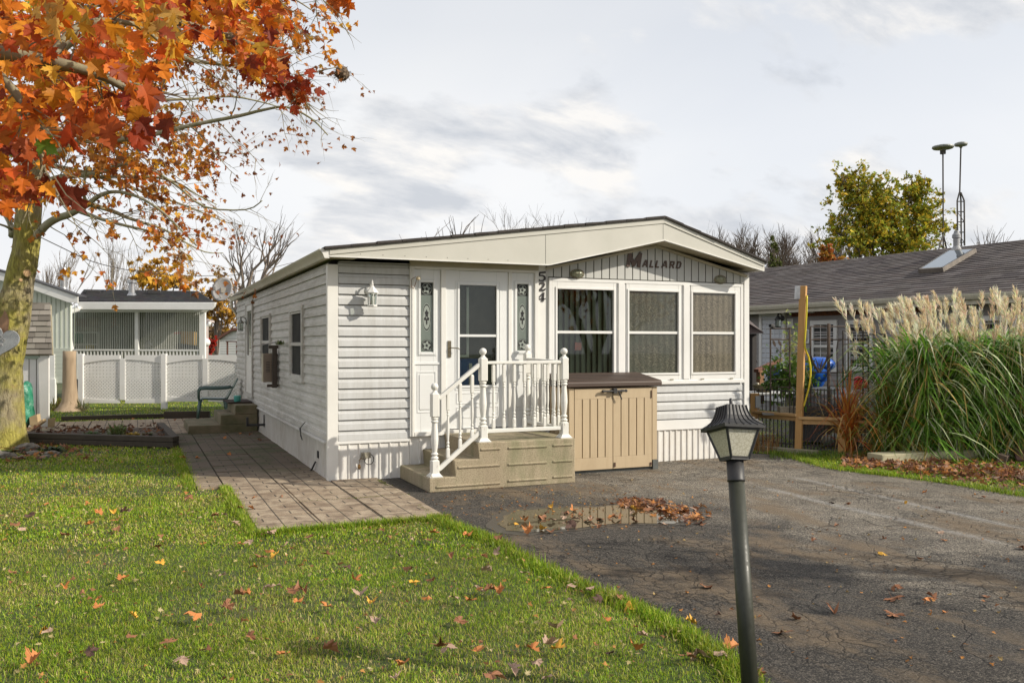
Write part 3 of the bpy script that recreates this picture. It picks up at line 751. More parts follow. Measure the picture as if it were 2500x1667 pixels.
# wall lantern
def wall_lantern(loc, N, label, mat=M['white'], s=1.0, name='wall_lantern'):
    """N: outward direction; loc: centre of the body axis, bottom"""
    r = empty(name, loc, label, 'lantern'); L = Vector(loc); N = Vector(N)
    mb = MB(); mb.lathe(L, [(.055 * s, 0), (.062 * s, .008 * s), (.062 * s, .02 * s), (.05 * s, .025 * s)], 6); mb.build('base', mat, r, bevel=.001)
    mb = MB()
    for k in range(6):
        a = 2 * pi * (k + .5) / 6; mb.tube([L + Vector((.052 * s * cos(a), .052 * s * sin(a), .02 * s)), L + Vector((.058 * s * cos(a), .058 * s * sin(a), .17 * s))], .0045 * s, 5)
    mb.lathe(L, [(.06 * s, .165 * s), (.078 * s, .168 * s), (.075 * s, .178 * s), (.045 * s, .215 * s), (.018 * s, .25 * s), (.012 * s, .262 * s), (.016 * s, .275 * s), (.008 * s, .29 * s), (.011 * s, .30 * s), (.002, .325 * s)], 6)
    mb.build('roof', mat, r)
    mb = MB(); mb.lathe(L, [(.047 * s, .02 * s), (.053 * s, .168 * s)], 6); mb.build('glass', clearglass('lantern_glass', (.8, .84, .8)), r)
    mb = MB(); mb.lathe(L, [(.012 * s, .03 * s), (.012 * s, .08 * s), (.016 * s, .11 * s), (.004 * s, .15 * s)], 8); mb.build('bulb', M['white'], r, smooth=True)
    W = L - N * .125 * s
    mb = MB(); mb.tube([L + Vector((0, 0, .255 * s)), L - N * .03 * s + Vector((0, 0, .30 * s)), L - N * .08 * s + Vector((0, 0, .29 * s)), W + Vector((0, 0, .22 * s)), W + Vector((0, 0, .18 * s))], .011 * s, 8); mb.build('arm', mat, r, smooth=True)
    mb = MB(); rot = N.to_track_quat('Z', 'Y').to_matrix(); mb.lathe(W + Vector((0, 0, .2 * s)), [(.06 * s, 0), (.062 * s, .01 * s), (.04 * s, .025 * s), (.015 * s, .035 * s)], 14, rot); mb.build('backplate', mat, r, smooth=True)
    return r
p = onY(909, 749, Y0 - .145); wall_lantern(p, (0, -1, 0), 'small white six-sided lantern mounted on the front siding left of the door', s=1.0)
# caged bulkhead lights
for i, (u, v) in enumerate(((1408, 669), (1757, 683))):
    c = onY(u, v, Y0 - .02); r = empty('bulkhead_light', c, ('caged oval bulkhead light under the eave beside the house number' if i == 0 else 'caged oval bulkhead light at the right end of the gable'), 'light', 'caged lights above the front windows')
    rot = Matrix.Rotation(pi / 2, 3, 'X')
    mb = MB(); mb.ball(c, .1, 18, 8, (1.05, .25, .62)); mb.build('base', mk('cream_fixture', (.35, .34, .25), (.25, .24, .18), 10, .5), r, smooth=True)
    mb = MB(); mb.ball(c + Vector((0, -.02, 0)), .085, 18, 10, (1.0, .75, .55)); mb.build('diffuser', mk('aged_diffuser', (.36, .38, .27), (.24, .26, .18), 10, .3), r, smooth=True)
    mb = MB()
    for xx in (-.05, 0, .05):
        q = sqrt(1 - (xx / .092) ** 2); mb.tube([c + Vector((xx, -.02 - .068 * q * sin(t), .055 * q * cos(t))) for t in [pi * k / 10 for k in range(11)]], .0035, 5)
    mb.tube([c + Vector((.09 * cos(t), -.02 - .07 * sin(t), 0)) for t in [pi * k / 14 for k in range(15)]], .0035, 5)
    mb.tube([c + Vector((.1 * cos(t), -.02, .062 * sin(t))) for t in [2 * pi * k / 20 for k in range(21)]], .006, 5)
    mb.build('cage', mk('rusty_cage', (.30, .28, .2), (.2, .15, .1), 20, .5), r)
# rusty hanging hook with a small camera by the door
c = onY(1006, 690, Y0 - .03)
r = empty('plant_hook', c, 'rusty wire bracket with a cream knob at the top left of the door', 'bracket')
mb = MB(); mb.tube([onY(1009, 705, Y0 - .05), onY(1005, 700, Y0 - .06), onY(1004, 682, Y0 - .08), onY(1015, 676, Y0 - .12)], .0035, 6); mb.tube([onY(1009, 705, Y0 - .05), onY(1014, 694, Y0 - .08), onY(1017, 682, Y0 - .12)], .0035, 6); mb.build('wire', mk('rust', (.20, .085, .03), (.11, .05, .02), 30, .8), r)
mb = MB(); mb.ball(onY(1021, 679, Y0 - .13), .03, 10, 7, (1, .8, .9)); mb.build('knob', mk('cream_knob', (.62, .56, .42), (.5, .4, .25), 20, .5), r, smooth=True)
# outdoor socket with a looped cord on the skirting
c = onY(893, 1110, Y0 - .02)
r = empty('outdoor_tap', c, 'small hose tap with a black looped cord on the white front skirting', 'tap')
mb = MB(); mb.obox(c + Vector((0, -.03, 0)), (.1, .05, .07)); mb.obox(c + Vector((-.045, -.04, -.005)), (.03, .07, .08)); mb.build('box', mk('grimy_plastic', (.35, .33, .25), (.12, .10, .08), 40, .6), r, bevel=.006)
mb = MB(); cc = onY(901, 1121, Y0 - .07); mb.tube([cc + Vector((.058 * cos(t), 0, .062 * sin(t))) for t in [2 * pi * k / 24 for k in range(25)]], .005, 6); mb.build('cord', M['black'], r, smooth=True)
mb = MB(); q = onY(877, 1133, Y0 - .04); mb.tube([c + Vector((-.05, -.03, -.02)), q + Vector((0, 0, .05)), q], .005, 6); mb.lathe(q + Vector((0, 0, -.06)), [(.012, 0), (.02, .02), (.012, .06)], 8); mb.build('spout', mk('brass_spout', (.38, .22, .08), (.2, .12, .05), 20, .4, metal=.6), r, smooth=True)

# ---------------------------------------------------------------- front steps
SX = [3.0, 3.29, 3.575, 4.83]; SZ = [.165, .35, .535]; SF = 9.3; SB = Y0 - .03
st = empty('front_steps', (3.9, 9.9, 0), 'tan precast concrete steps leading up to the front door', 'steps')
mb = MB()
prof = [(SX[0], 0), (SX[3], 0), (SX[3], SZ[2]), (SX[2], SZ[2]), (SX[2] + .018, SZ[1]), (SX[1], SZ[1]), (SX[1] + .018, SZ[0]), (SX[0], SZ[0])]
mb.prism([(x, SF, z) for x, z in prof], (0, SB - SF, 0))
mb.build('steps_body', M['concrete'], st, bevel=.014)
# raised panel ribs cast in the front face
mb = MB()
for xa, xb, rows in ((SX[0] + .09, 4.02 - .34, (.075,)), (SX[1] + .09, 4.02 - .34, (.255,)), (SX[2] + .05, 4.02 - .34, (.44,))):
    pass
def rib(x0, x1, z):
    y = SF
    mb.prism([(x0, y + .0, z - .016), (x1, y + .0, z - .016), (x1, y + .0, z + .014), (x0, y + .0, z + .014)], (0, .01, 0)) if False else None
    # a shallow scooped ledge: lip casts the dark line
    mb.prism([(x0, y, z + .018), (x0, y - .012, z + .008), (x0, y - .013, z - .004), (x0, y, z - .022)], (x1 - x0, 0, 0))
xm1, xm2 = SX[0] + (SX[3] - SX[0]) * .50, SX[0] + (SX[3] - SX[0]) * .81
cols_ = [(SX[0] + .08, xm1 - .06, (.06,)), (SX[1] + .05, xm1 - .06, (.265,)), (SX[2] + .04, xm1 - .06, (.455,)), (xm1 + .04, xm2 - .03, (.075, .265, .455)), (xm2 + .05, SX[3] - .04, (.085, .27, .46))]
for a, b, zz in cols_:
    for z in zz: rib(a, b, z)
mb.build('panel_rib', M['concrete'], st, bevel=.008)
# railing
rl = empty('stair_railing', (3.9, 9.7, SZ[2]), 'white wooden railing with turned posts and ball finials around the front steps', 'railing')
def sqprof(mb, x, y, pieces):
    """pieces: ('s', z0, z1, half) square / ('t', [(r,z)..]) turned / ('b', z, r) ball"""
    for q in pieces:
        if q[0] == 's':
            _, z0, z1, h = q; c = h * .22
            pl = [(-h + c, -h), (h - c, -h), (h, -h + c), (h, h - c), (h - c, h), (-h + c, h), (-h, h - c), (-h, -h + c)]
            zz = [(z0, .55), (z0 + .02, 1), (z1 - .02, 1), (z1, .55)]
            vs = [(x + a * k, y + b * k, z) for z, k in zz for a, b in pl]; fs = []
            for i in range(3):
                for j in range(8): fs.append((i * 8 + j, i * 8 + (j + 1) % 8, (i + 1) * 8 + (j + 1) % 8, (i + 1) * 8 + j))
            fs.append(tuple(range(7, -1, -1))); fs.append(tuple(24 + j for j in range(8)))
            mb.add(vs, fs)
        elif q[0] == 't': mb.lathe((x, y, 0), q[1], 14)
        else: mb.ball((x, y, q[1]), q[2], 14, 10)
def turned(z0, z1, r):
    L = z1 - z0
    pr = [(.62, 0), (.66, .015), (1.0, .04), (1.0, .06), (.66, .085), (.62, .1), (.92, .13), (.92, .15), (.6, .18), (.66, .22), (.9, .38), (.98, .48), (.9, .62), (.72, .80), (.68, .86), (.95, .885), (.95, .905), (.7, .93), (.95, .955), (.95, .975), (.65, 1)]
    return [(r * a, z0 + L * b) for a, b in pr]
def newel(x, y, z0, zt, h=.045):
    z1 = zt - .105
    lowt = z0 + .03 + .17; upb = z1 - .29
    mb = MB()
    mb.prism([(x - .075, y - .075, z0), (x + .075, y - .075, z0), (x + .075, y + .075, z0), (x - .075, y + .075, z0)], (0, 0, .012))
    mb.add([(x + sx * .07, y + sy_ * .07, z0 + .012) for sx, sy_ in ((-1, -1), (1, -1), (1, 1), (-1, 1))] + [(x + sx * h * .9, y + sy_ * h * .9, z0 + .05) for sx, sy_ in ((-1, -1), (1, -1), (1, 1), (-1, 1))], [(0, 1, 5, 4), (1, 2, 6, 5), (2, 3, 7, 6), (3, 0, 4, 7), (4, 5, 6, 7)])
    sqprof(mb, x, y, [('s', z0 + .03, lowt, h), ('t', turned(lowt - .012, upb + .012, h * .98)), ('s', upb, z1, h), ('t', [(h * .9, z1 - .012), (h * .5, z1 + .012), (h * .42, z1 + .024)]), ('b', z1 + .062, .043)])
    mb.build('newel_post', M['rail'], rl, auto=1)
N1, N2, N3, N4 = (3.09, 9.38), (3.675, 9.38), (4.73, 9.40), (4.69, 10.38)
newel(*N1, SZ[0], 1.222); newel(*N2, SZ[2], 1.615); newel(*N3, SZ[2], 1.615); newel(*N4, SZ[2], 1.66)
def baluster(x, y, z0, z1, h=.0185, slope=0):
    mb = MB(); L = z1 - z0
    a, b = z0 + L * .17, z1 - L * .30
    sqprof(mb, x, y, [('s', z0 - .0, a, h), ('t', turned(a - .008, b + .008, h * 1.0)), ('s', b, z1 + .0, h)])
    mb.build('baluster', M['rail'], rl)
def railpiece(name, a, b, w, h):
    mb = MB(); mb.beam(a, b, w, h); mb.build(name, M['rail'], rl, bevel=.008)
ZT, ZL = 1.445, .655
railpiece('top_rail', (N2[0] + .045, N2[1], ZT), (N3[0] - .045, N3[1], ZT), .06, .035)
railpiece('bottom_rail', (N2[0] + .045, N2[1], ZL), (N3[0] - .045, N3[1], ZL), .055, .045)
for k in range(7): baluster(N2[0] + (N3[0] - N2[0]) * (k + 1) / 8, N2[1] + .02 * (k + 1) / 8, ZL + .02, ZT - .015)
railpiece('top_rail', (N3[0], N3[1] + .045, ZT), (N4[0], N4[1] - .045, ZT + .02), .06, .035)
railpiece('bottom_rail', (N3[0], N3[1] + .045, ZL - .01), (N4[0], N4[1] - .045, ZL), .055, .045)
for k in range(6): baluster(N3[0] + (N4[0] - N3[0]) * (k + 1) / 7, N3[1] + (N4[1] - N3[1]) * (k + 1) / 7, ZL + .015, ZT - .005)
railpiece('stair_rail', (N1[0] + .045, N1[1], 1.045), (N2[0] - .045, N2[1], 1.425), .06, .045)
railpiece('stair_rail', (N1[0] + .045, N1[1], .245), (N2[0] - .045, N2[1], .645), .05, .05)
for k in range(3):
    f = (k + 1) / 4; x = N1[0] + (N2[0] - N1[0]) * (f + .02); baluster(x, N1[1], .25 + (.64 - .25) * f + .01, 1.05 + (1.42 - 1.05) * f - .015)

# ---------------------------------------------------------------- storage box
BX0, BX1, BF, BB = 5.05, 6.36, 9.885, 10.46
sb = empty('storage_shed', (5.7, 10.15, 0), 'tan plank-look resin storage shed with brown lid under the front windows', 'storage shed')
mb = MB(); HB = 1.10
mb.box(BX0, BX1, BF + .03, BB, .045, HB); mb.build('body', M['boxgroove'], sb)
mb = MB()
for xa, xb in ((BX0, BX0 + .07), (BX1 - .075, BX1)): mb.box(xa, xb, BF + .005, BF + .03, .13 if xa > BX0 + .2 else .05, HB)
for side, xs_ in ((0, BX0), (1, BX1)):
    k = 4
    for i in range(k):
        ya = BF + .035 + (BB - BF - .04) * i / k; yb = BF + .03 + (BB - BF - .04) * (i + .96) / k
        mb.box(xs_ - .008 if side == 0 else xs_, xs_ if side == 0 else xs_ + .008, ya, yb, .13, HB)
mb.build('corner_panel', M['boxtan'], sb, bevel=.004)
mb = MB(); mb.box(BX1 - .07, BX1 + .012, BF - .004, BF + .10, 0, .128); mb.box(BX0 - .01, BX0 + .07, BF - .004, BF + .10, 0, .12); mb.box(BX0, BX1, BF + .04, BB, 0, .045); mb.build('foot', mk('grey_plastic_foot', (.11, .12, .11), (.08, .085, .08), 9, .6), sb, bevel=.004)
xm = fx(1500) ; xm = onY(1496.5, 1000, BF).x
for da, db in ((BX0 + .075, xm - .004), (xm + .004, BX1 - .085)):
    mb = MB(); w = db - da; ya = BF
    mb.box(da, db, ya, ya + .02, .045, .20); mb.box(da, db, ya, ya + .02, HB - .145, HB - .008)
    n = 5; pw = w / n
    for i in range(n): mb.box(da + pw * i + (.006 if i else 0), da + pw * (i + 1) - (.006 if i < n - 1 else 0), ya + .0005, ya + .02, .2005, HB - .1455)
    dr = mb.build('door', M['boxtan'], sb, bevel=.003)
mb = MB(); zt0, zt1 = 1.118, 1.255
mb.prism([(BX0 - .05, BF - .04, zt0 - .005), (BX0 - .05, BF - .04, zt0 + .05), (BX0 - .05, BF - .02, zt0 + .068), (BX0 - .05, BB, zt1 + .02), (BX0 - .05, BB, zt1 - .06), (BX0 - .05, BF + .02, zt0 - .005)], (BX1 - BX0 + .10, 0, 0))
lid = mb.build('lid', M['boxlid'], sb, bevel=.01)
mb = MB()
for i in range(5):
    ya = BF + .01 + i * .092; z_ = zt0 + .072 + (ya - BF + .02) * (zt1 + .02 - zt0 - .068) / (BB - BF + .02)
    mb.box(BX0 - .03, BX1 + .03, ya, ya + .008, z_ - .004, z_ + .001)
mb.build('lid_groove', M['dark'], lid)
mb = MB(); zc = HB - .045
mb.tube([(xm - .17, BF - .045, zc), (xm + .17, BF - .045, zc)], .013, 10); mb.ball((xm - .17, BF - .045, zc), .02, 10, 6); mb.ball((xm + .17, BF - .045, zc), .02, 10, 6)
for x in (xm - .14, xm + .13, xm): mb.box(x - .012, x + .012, BF - .045, BF, zc - .015, zc + .015)
mb.box(xm - .02, xm + .03, BF - .06, BF - .01, zc - .03, zc + .035)
mb.tube([(xm + .05, BF - .05, zc), (xm + .075, BF - .055, zc - .05), (xm + .10, BF - .05, zc - .11)], .009, 6)
mb.build('latch', M['black'], sb)
mb = MB(); mb.box(xm + .012, xm + .035, BF - .012, BF, .07, .125); mb.box(BX1 - .10, BX1 - .09, BF - .01, BF, .95, 1.05); mb.box(BX1 - .115, BX1 - .09, BF - .012, BF, .06, .10); mb.build('hinge', mk('brown_hinge', (.10, .055, .035), None, 9, .5), sb)

# ---------------------------------------------------------------- lamp post
LB = Vector(P(1835, 1700, 3.95)); LB.z = 0
LTp = P(1794, 1124, 4.22)
axis = (LTp - LB).normalized(); Rl = axis.to_track_quat('Z', 'Y').to_matrix()
lamp = empty('lamp_post', LB, 'leaning black lamp post with pebbled glass lantern in front of the driveway', 'lamp post')
t = NT('post_paint'); n = t.noise(3, 4, .6, t.mapping((1, 1, .3))); n2 = t.noise(60, 3)
t.set(Base_Color=t.ramp(n, [(.35, (.016, .017, .013)), (.52, (.035, .037, .026)), (.68, (.06, .06, .038))]), Roughness=t.ramp(n2, [(.3, (.35,) * 3), (.7, (.6,) * 3)])); t.bump(n2, .12, .002); postm = t.m
mb = MB(); mb.lathe(LB, [(.0385, -.1), (.0385, (LTp - LB).length - .10)], 24, Rl); mb.build('pole', postm, lamp, smooth=True)
mb = MB(); L0 = (LTp - LB).length
mb.lathe(LB, [(.0385, L0 - .10), (.042, L0 - .10), (.043, L0 - .092), (.041, L0 - .088), (.041, L0 - .0), (.03, L0)], 24, Rl); mb.build('collar', M['black'], lamp, smooth=True)
HT = LB + axis * L0
hr = Rl @ Matrix.Rotation(radians(YAW * 0), 3, 'Z')
# head: square, rotated so that one corner faces left of the camera
fwd = ray(1790, 1050); ang = math.atan2(fwd.y, fwd.x)
up = axis; xv = Vector((cos(ang - pi / 2 + radians(33)), sin(ang - pi / 2 + radians(33)), 0)); xv = (xv - up * xv.dot(up)).normalized(); yv = up.cross(xv)
HM = Matrix((xv, yv, up)).transposed() * .94
def hp(x, y, z): return HT + HM @ Vector((x, y, z))
sq = [(-1, -1), (1, -1), (1, 1), (-1, 1)]
b0, b1, zg0, zg1 = .052, .093, .012, .155
mb = MB(); mb.add([hp(a * b0 * 1.08, b * b0 * 1.08, z) for z in (0, .014) for a, b in sq], [(3, 2, 1, 0), (4, 5, 6, 7), (0, 1, 5, 4), (1, 2, 6, 5), (2, 3, 7, 6), (3, 0, 4, 7)])
for i, (a, b) in enumerate(sq):
    mb.beam(hp(a * b0, b * b0, zg0 - .004), hp(a * b1, b * b1, zg1), .011, .011, up=HM @ Vector((a, b, 0)))
    c, d = sq[(i + 1) % 4]
    mb.beam(hp(a * b1, b * b1, zg1), hp(c * b1, d * b1, zg1), .011, .012); mb.beam(hp(a * b0, b * b0, zg0), hp(c * b0, d * b0, zg0), .010, .012)
head = mb.build('lantern_frame', M['black'], lamp)
mb = MB()
for i, (a, b) in enumerate(sq):
    c, d = sq[(i + 1) % 4]; mb.quad(hp(a * b0, b * b0, zg0), hp(c * b0, d * b0, zg0), hp(c * b1, d * b1, zg1), hp(a * b1, b * b1, zg1))
mb.build('glass_pane', M['lampglass'], lamp)
# flared roof with raised ribs
prf = [(.118, zg1 + .002), (.120, zg1 + .018), (.098, zg1 + .032), (.080, zg1 + .05), (.068, zg1 + .073), (.060, zg1 + .10), (.055, zg1 + .128), (.0, zg1 + .129)]
mb = MB(); vs = [hp(a * r, b * r, z) for r, z in prf for a, b in sq]; fs = [(3, 2, 1, 0)]
for i in range(len(prf) - 1):
    for j in range(4): fs.append((i * 4 + j, i * 4 + (j + 1) % 4, (i + 1) * 4 + (j + 1) % 4, (i + 1) * 4 + j))
mb.add(vs, fs)
cap = mb.build('lantern_roof', M['black'], lamp)
mb = MB()
for side in range(4):
    a, b = sq[side]; c, d = sq[(side + 1) % 4]
    for f in (-.78, -.42, -.08, .26, .60, .93):
        pts = []
        for r, z in prf[1:7]:
            f2 = f * (1 if r > 0 else 0); px = ((a + c) / 2 + (c - a) / 2 * f2) * (r + .002); py = ((b + d) / 2 + (d - b) / 2 * f2) * (r + .002); pts.append(hp(px, py, z))
        mb.tube(pts, .0032, 4)
mb.build('roof_rib', M['black'], lamp)
mb = MB(); mb.lathe(HT + HM @ Vector((0, 0, zg1 + .128)), [(.022, 0), (.02, .006), (.009, .012), (.009, .034), (.006, .042)], 12, HM); mb.build('finial', M['black'], lamp, smooth=True)
SKY_SEED = 2.0; SKY_OFF = (0, 0, 0); EXPO = 0.24
# ================================================================ ground surfaces
def g2(u, v): p = G(u, v); return (p.x, p.y)
t = NT('lawn_soil')
n = t.noise(.5, 5, .6); f = t.noise(18, 5, .7)
c = t.ramp(n, [(.35, (.035, .065, .012)), (.55, (.06, .085, .02)), (.7, (.10, .10, .035))])
c = t.mix(t.ramp(f, [(.4, (0, 0, 0)), (.65, (.6, .6, .6))]), c, (.07, .055, .03))
t.set(Base_Color=c, Roughness=.95); t.bump(f, .6, .03)
mb = MB(); mb.quad((-400, -120, 0), (500, -120, 0), (500, 900, 0), (-400, 900, 0)); mb.build('ground', t.m, kind='structure', org=(0, 0, 0))
DRV = [g2(925, 1176), g2(1010, 1228), g2(1063, 1265), g2(1127, 1288), g2(1212, 1318), g2(1339, 1390), g2(1488, 1452), g2(1600, 1500), g2(1700, 1556), g2(1786, 1612), g2(1850, 1690), (2.75, 2.2), (2.9, .5), (3.3, -2), (4, -8), (17, -8), (13.6, 2.5), g2(2660, 1262), g2(2500, 1213), g2(2350, 1186), g2(2180, 1162), g2(2110, 1155), g2(2020, 1142), g2(1970, 1127), g2(1930, 1116), g2(1880, 1108), g2(1832, 1108), (XR - .2, Y0 + .05), (2.72, Y0 + .05)]
def jitter_poly(poly, step=.12, amp=.012):
    out = []
    for (a, b), (c, d) in zip(poly, poly[1:] + poly[:1]):
        L = sqrt((c - a) ** 2 + (d - b) ** 2); n = max(1, int(L / step))
        for i in range(n):
            k = i / n; out.append((a + (c - a) * k + (rnd.random() - .5) * amp * 2, b + (d - b) * k + (rnd.random() - .5) * amp * 2))
    return out
t = NT('worn_asphalt')
O = t.tc.outputs['Object']
big = t.noise(.55, 7, .66, dist=.8); mid = t.noise(2.4, 6, .65); agg = t.noise(80, 5, .85); agg2 = t.noise(38, 5, .75)
dark = t.ramp(agg, [(.40, (.012, .011, .010)), (.5, (.045, .04, .035)), (.60, (.20, .175, .145))])
worn = t.ramp(agg, [(.40, (.035, .03, .025)), (.49, (.17, .152, .128)), (.57, (.50, .44, .35))])
sx_ = t.node('ShaderNodeSeparateXYZ'); t.l(O, sx_.inputs[0])
bg_ = t.math('ADD', big, t.math('MULTIPLY', t.math('SUBTRACT', t.ramp(t.math('DIVIDE', t.math('ADD', sx_.outputs[0], t.math('MULTIPLY', sx_.outputs[1], .12)), 9.0), [(.42, (0, 0, 0)), (.80, (1, 1, 1))]), .52), .42))
m1 = t.ramp(t.math('ADD', bg_, t.math('MULTIPLY', t.math('SUBTRACT', agg2, .5), .55)), [(.46, (0, 0, 0)), (.60, (1, 1, 1))])
m1 = t.math('MULTIPLY', m1, t.ramp(mid, [(.3, (.25,) * 3), (.6, (1, 1, 1))]))
c = t.mix(m1, dark, worn)
# tan dust streaks, and the pair of pale tyre-wide scrape lines along the drive
tan = t.ramp(t.noise(1.3, 6, .7, t.mapping((1, .5, 1), (0, 0, .35))), [(.50, (0, 0, 0)), (.62, (.85, .85, .85))])
c = t.mix(tan, c, t.mix(agg2, (.12, .088, .056), (.30, .225, .145)))
def line_mask(p, q, w, soft=.5):
    a, b = Vector(g2(*p)), Vector(g2(*q)); d = (b - a).normalized(); n = Vector((-d.y, d.x))
    s = t.node('ShaderNodeSeparateXYZ'); t.l(O, s.inputs[0])
    wob = t.noise(.8, 3, .5)
    dist = t.math('ADD', t.math('ADD', t.math('MULTIPLY', s.outputs[0], n.x), t.math('MULTIPLY', s.outputs[1], n.y)), -(a.dot(n)))
    dist = t.math('ADD', dist, t.math('MULTIPLY', t.math('SUBTRACT', wob, .5), .22))
    along = t.math('ADD', t.math('ADD', t.math('MULTIPLY', s.outputs[0], d.x), t.math('MULTIPLY', s.outputs[1], d.y)), -(a.dot(d)))
    L = (b - a).length
    k = t.math('MULTIPLY', t.ramp(t.math('DIVIDE', t.math('ABSOLUTE', dist), w), [(0, (1, 1, 1)), (1, (0, 0, 0))]), t.ramp(t.math('DIVIDE', along, L), [(0, (0, 0, 0)), (.12, (1, 1, 1)), (.9, (1, 1, 1)), (1, (0, 0, 0))]))
    return k
for p, q, w_ in (((1840, 1185), (2480, 1335), .11), ((1915, 1160), (2540, 1300), .08)):
    k = t.math('MULTIPLY', line_mask(p, q, w_), t.ramp(agg2, [(.35, (.1,) * 3), (.6, (1, 1, 1))]))
    c = t.mix(t.math('MULTIPLY', k, .85), c, (.42, .41, .39))
# cracks
wv = t.node('ShaderNodeVectorMath', operation='MULTIPLY_ADD'); nz = t.node('ShaderNodeTexNoise'); nz.inputs['Scale'].default_value = 2.2; nz.inputs['Detail'].default_value = 6; t.l(O, nz.inputs['Vector'])
t.l(nz.outputs['Color'], wv.inputs[0]); wv.inputs[1].default_value = (.55, .55, .55); t.l(O, wv.inputs[2])
def cracks(scale, wd, src):
    v = t.node('ShaderNodeTexVoronoi', feature='DISTANCE_TO_EDGE'); v.inputs['Scale'].default_value = scale; t.l(src, v.inputs['Vector'])
    return t.ramp(v.outputs['Distance'], [(0, (1, 1, 1)), (wd, (0, 0, 0))])
cr1 = t.math('MULTIPLY', cracks(.75, .007, wv.outputs[0]), t.ramp(t.noise(.9, 3), [(.42, (0, 0, 0)), (.56, (1, 1, 1))]))
cr2 = t.math('MULTIPLY', cracks(6.5, .06, wv.outputs[0]), t.ramp(t.noise(.55, 4, .6, t.mapping((1, 1, 1), (0, 0, 1))), [(.46, (0, 0, 0)), (.60, (1, 1, 1))]))
cr = t.math('MAXIMUM', cr1, cr2)
c = t.mix(t.math('MULTIPLY', cr, .7), c, (.012, .011, .01))
t.set(Base_Color=c, Roughness=t.ramp(big, [(.4, (.62,) * 3), (.6, (.85,) * 3)]))
t.b.inputs['Specular IOR Level'].default_value = .35
h = t.math('SUBTRACT', t.math('ADD', agg, t.math('MULTIPLY', agg2, .8)), t.math('MULTIPLY', cr, 1.6)); t.bump(h, 1.0, .02)
asph = t.m
mb = MB(); mb.quad(*[(x, y, .004) for x, y in jitter_poly(DRV)]); mb.build('driveway', asph, kind='structure', org=(0, 0, 0))
# ---- paver path: slabs with a moulded brick pattern
t = NT('embossed_paver')
s = t.node('ShaderNodeSeparateXYZ'); t.l(t.tc.outputs['Object'], s.inputs[0])
def frac(x, p, o=0): return t.math('FRACT', t.math('DIVIDE', t.math('ADD', x, o + 60), p))
def near(x, c_, w_): return t.math('LESS_THAN', t.math('ABSOLUTE', t.math('SUBTRACT', x, c_)), w_)
fx_, fy_ = frac(s.outputs[0], .30, -X0 + .005), frac(s.outputs[1], .33, -Y0 + .12)
g1 = t.math('MAXIMUM', near(fx_, .0, .022), near(fx_, 1.0, .022)); g2_ = t.math('MAXIMUM', near(fy_, 0, .018), near(fy_, 1, .018))
tick = t.math('MULTIPLY', near(fx_, .5, .026), t.math('MULTIPLY', t.math('GREATER_THAN', fy_, .36), t.math('LESS_THAN', fy_, .80)))
hx_ = t.math('MULTIPLY', near(fy_, .36, .010), t.math('GREATER_THAN', fx_, .5)); hx2 = t.math('MULTIPLY', near(fy_, .80, .010), t.math('LESS_THAN', fx_, .5))
gm = t.math('MAXIMUM', t.math('MAXIMUM', g1, g2_), tick); gl_ = t.math('MAXIMUM', hx_, hx2)
n = t.noise(1.1, 5, .6); f = t.noise(120, 4, .75); m = t.noise(6, 5, .65)
c = t.ramp(n, [(.36, (.33, .24, .15)), (.5, (.50, .40, .28)), (.64, (.36, .28, .19))])
c = t.mix(t.ramp(f, [(.38, (.8,) * 3), (.58, (0, 0, 0))]), c, (.12, .10, .08))
c = t.mix(t.ramp(m, [(.45, (0, 0, 0)), (.62, (.8,) * 3)]), c, (.17, .12, .08))
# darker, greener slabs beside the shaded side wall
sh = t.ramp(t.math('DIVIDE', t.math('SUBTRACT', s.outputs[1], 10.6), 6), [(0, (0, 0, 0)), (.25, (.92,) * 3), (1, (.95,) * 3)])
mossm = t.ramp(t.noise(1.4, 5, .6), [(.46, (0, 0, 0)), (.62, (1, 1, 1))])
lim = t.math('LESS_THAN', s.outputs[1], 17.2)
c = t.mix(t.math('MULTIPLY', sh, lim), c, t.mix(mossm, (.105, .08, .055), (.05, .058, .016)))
c = t.mix(t.math('MULTIPLY', gm, .9), c, (.03, .026, .018)); c = t.mix(t.math('MULTIPLY', gl_, .45), c, (.06, .05, .035))
t.set(Base_Color=c, Roughness=.9); h = t.math('SUBTRACT', f, t.math('MULTIPLY', t.math('MAXIMUM', gm, t.math('MULTIPLY', gl_, .5)), 3)); t.bump(h, .5, .006)
mb = MB(); jb = MB()
def slab(x0, x1, y0, y1, ztop=.026):
    a = [ztop + (rnd.random() - .5) * .009 for _ in range(4)]; g = .006 + rnd.random() * .003
    x0 += g; x1 -= g; y0 += g; y1 -= g
    v = [(x0, y0, -.03), (x1, y0, -.03), (x1, y1, -.03), (x0, y1, -.03), (x0, y0, a[0]), (x1, y0, a[1]), (x1, y1, a[2]), (x0, y1, a[3])]
    mb.add(v, [(0, 1, 5, 4), (1, 2, 6, 5), (2, 3, 7, 6), (3, 0, 4, 7), (4, 5, 6, 7)])
y = Y0
rows = []
for k in range(5):                       # apron in front of the home
    if k > 3: break
    ya = Y0 - .66 * (k + 1)
    for i in range(3): slab(X0 - 1.15 + .58 * i, X0 - .57 + .58 * i, ya, ya + .66)
rightx = X0 + .6
y = Y0
k = 0
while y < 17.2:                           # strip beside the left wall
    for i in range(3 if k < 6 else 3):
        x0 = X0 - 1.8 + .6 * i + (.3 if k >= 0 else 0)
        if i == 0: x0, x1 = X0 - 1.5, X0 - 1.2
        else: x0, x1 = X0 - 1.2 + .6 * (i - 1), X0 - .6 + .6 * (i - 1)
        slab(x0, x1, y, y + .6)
    y += .6; k += 1
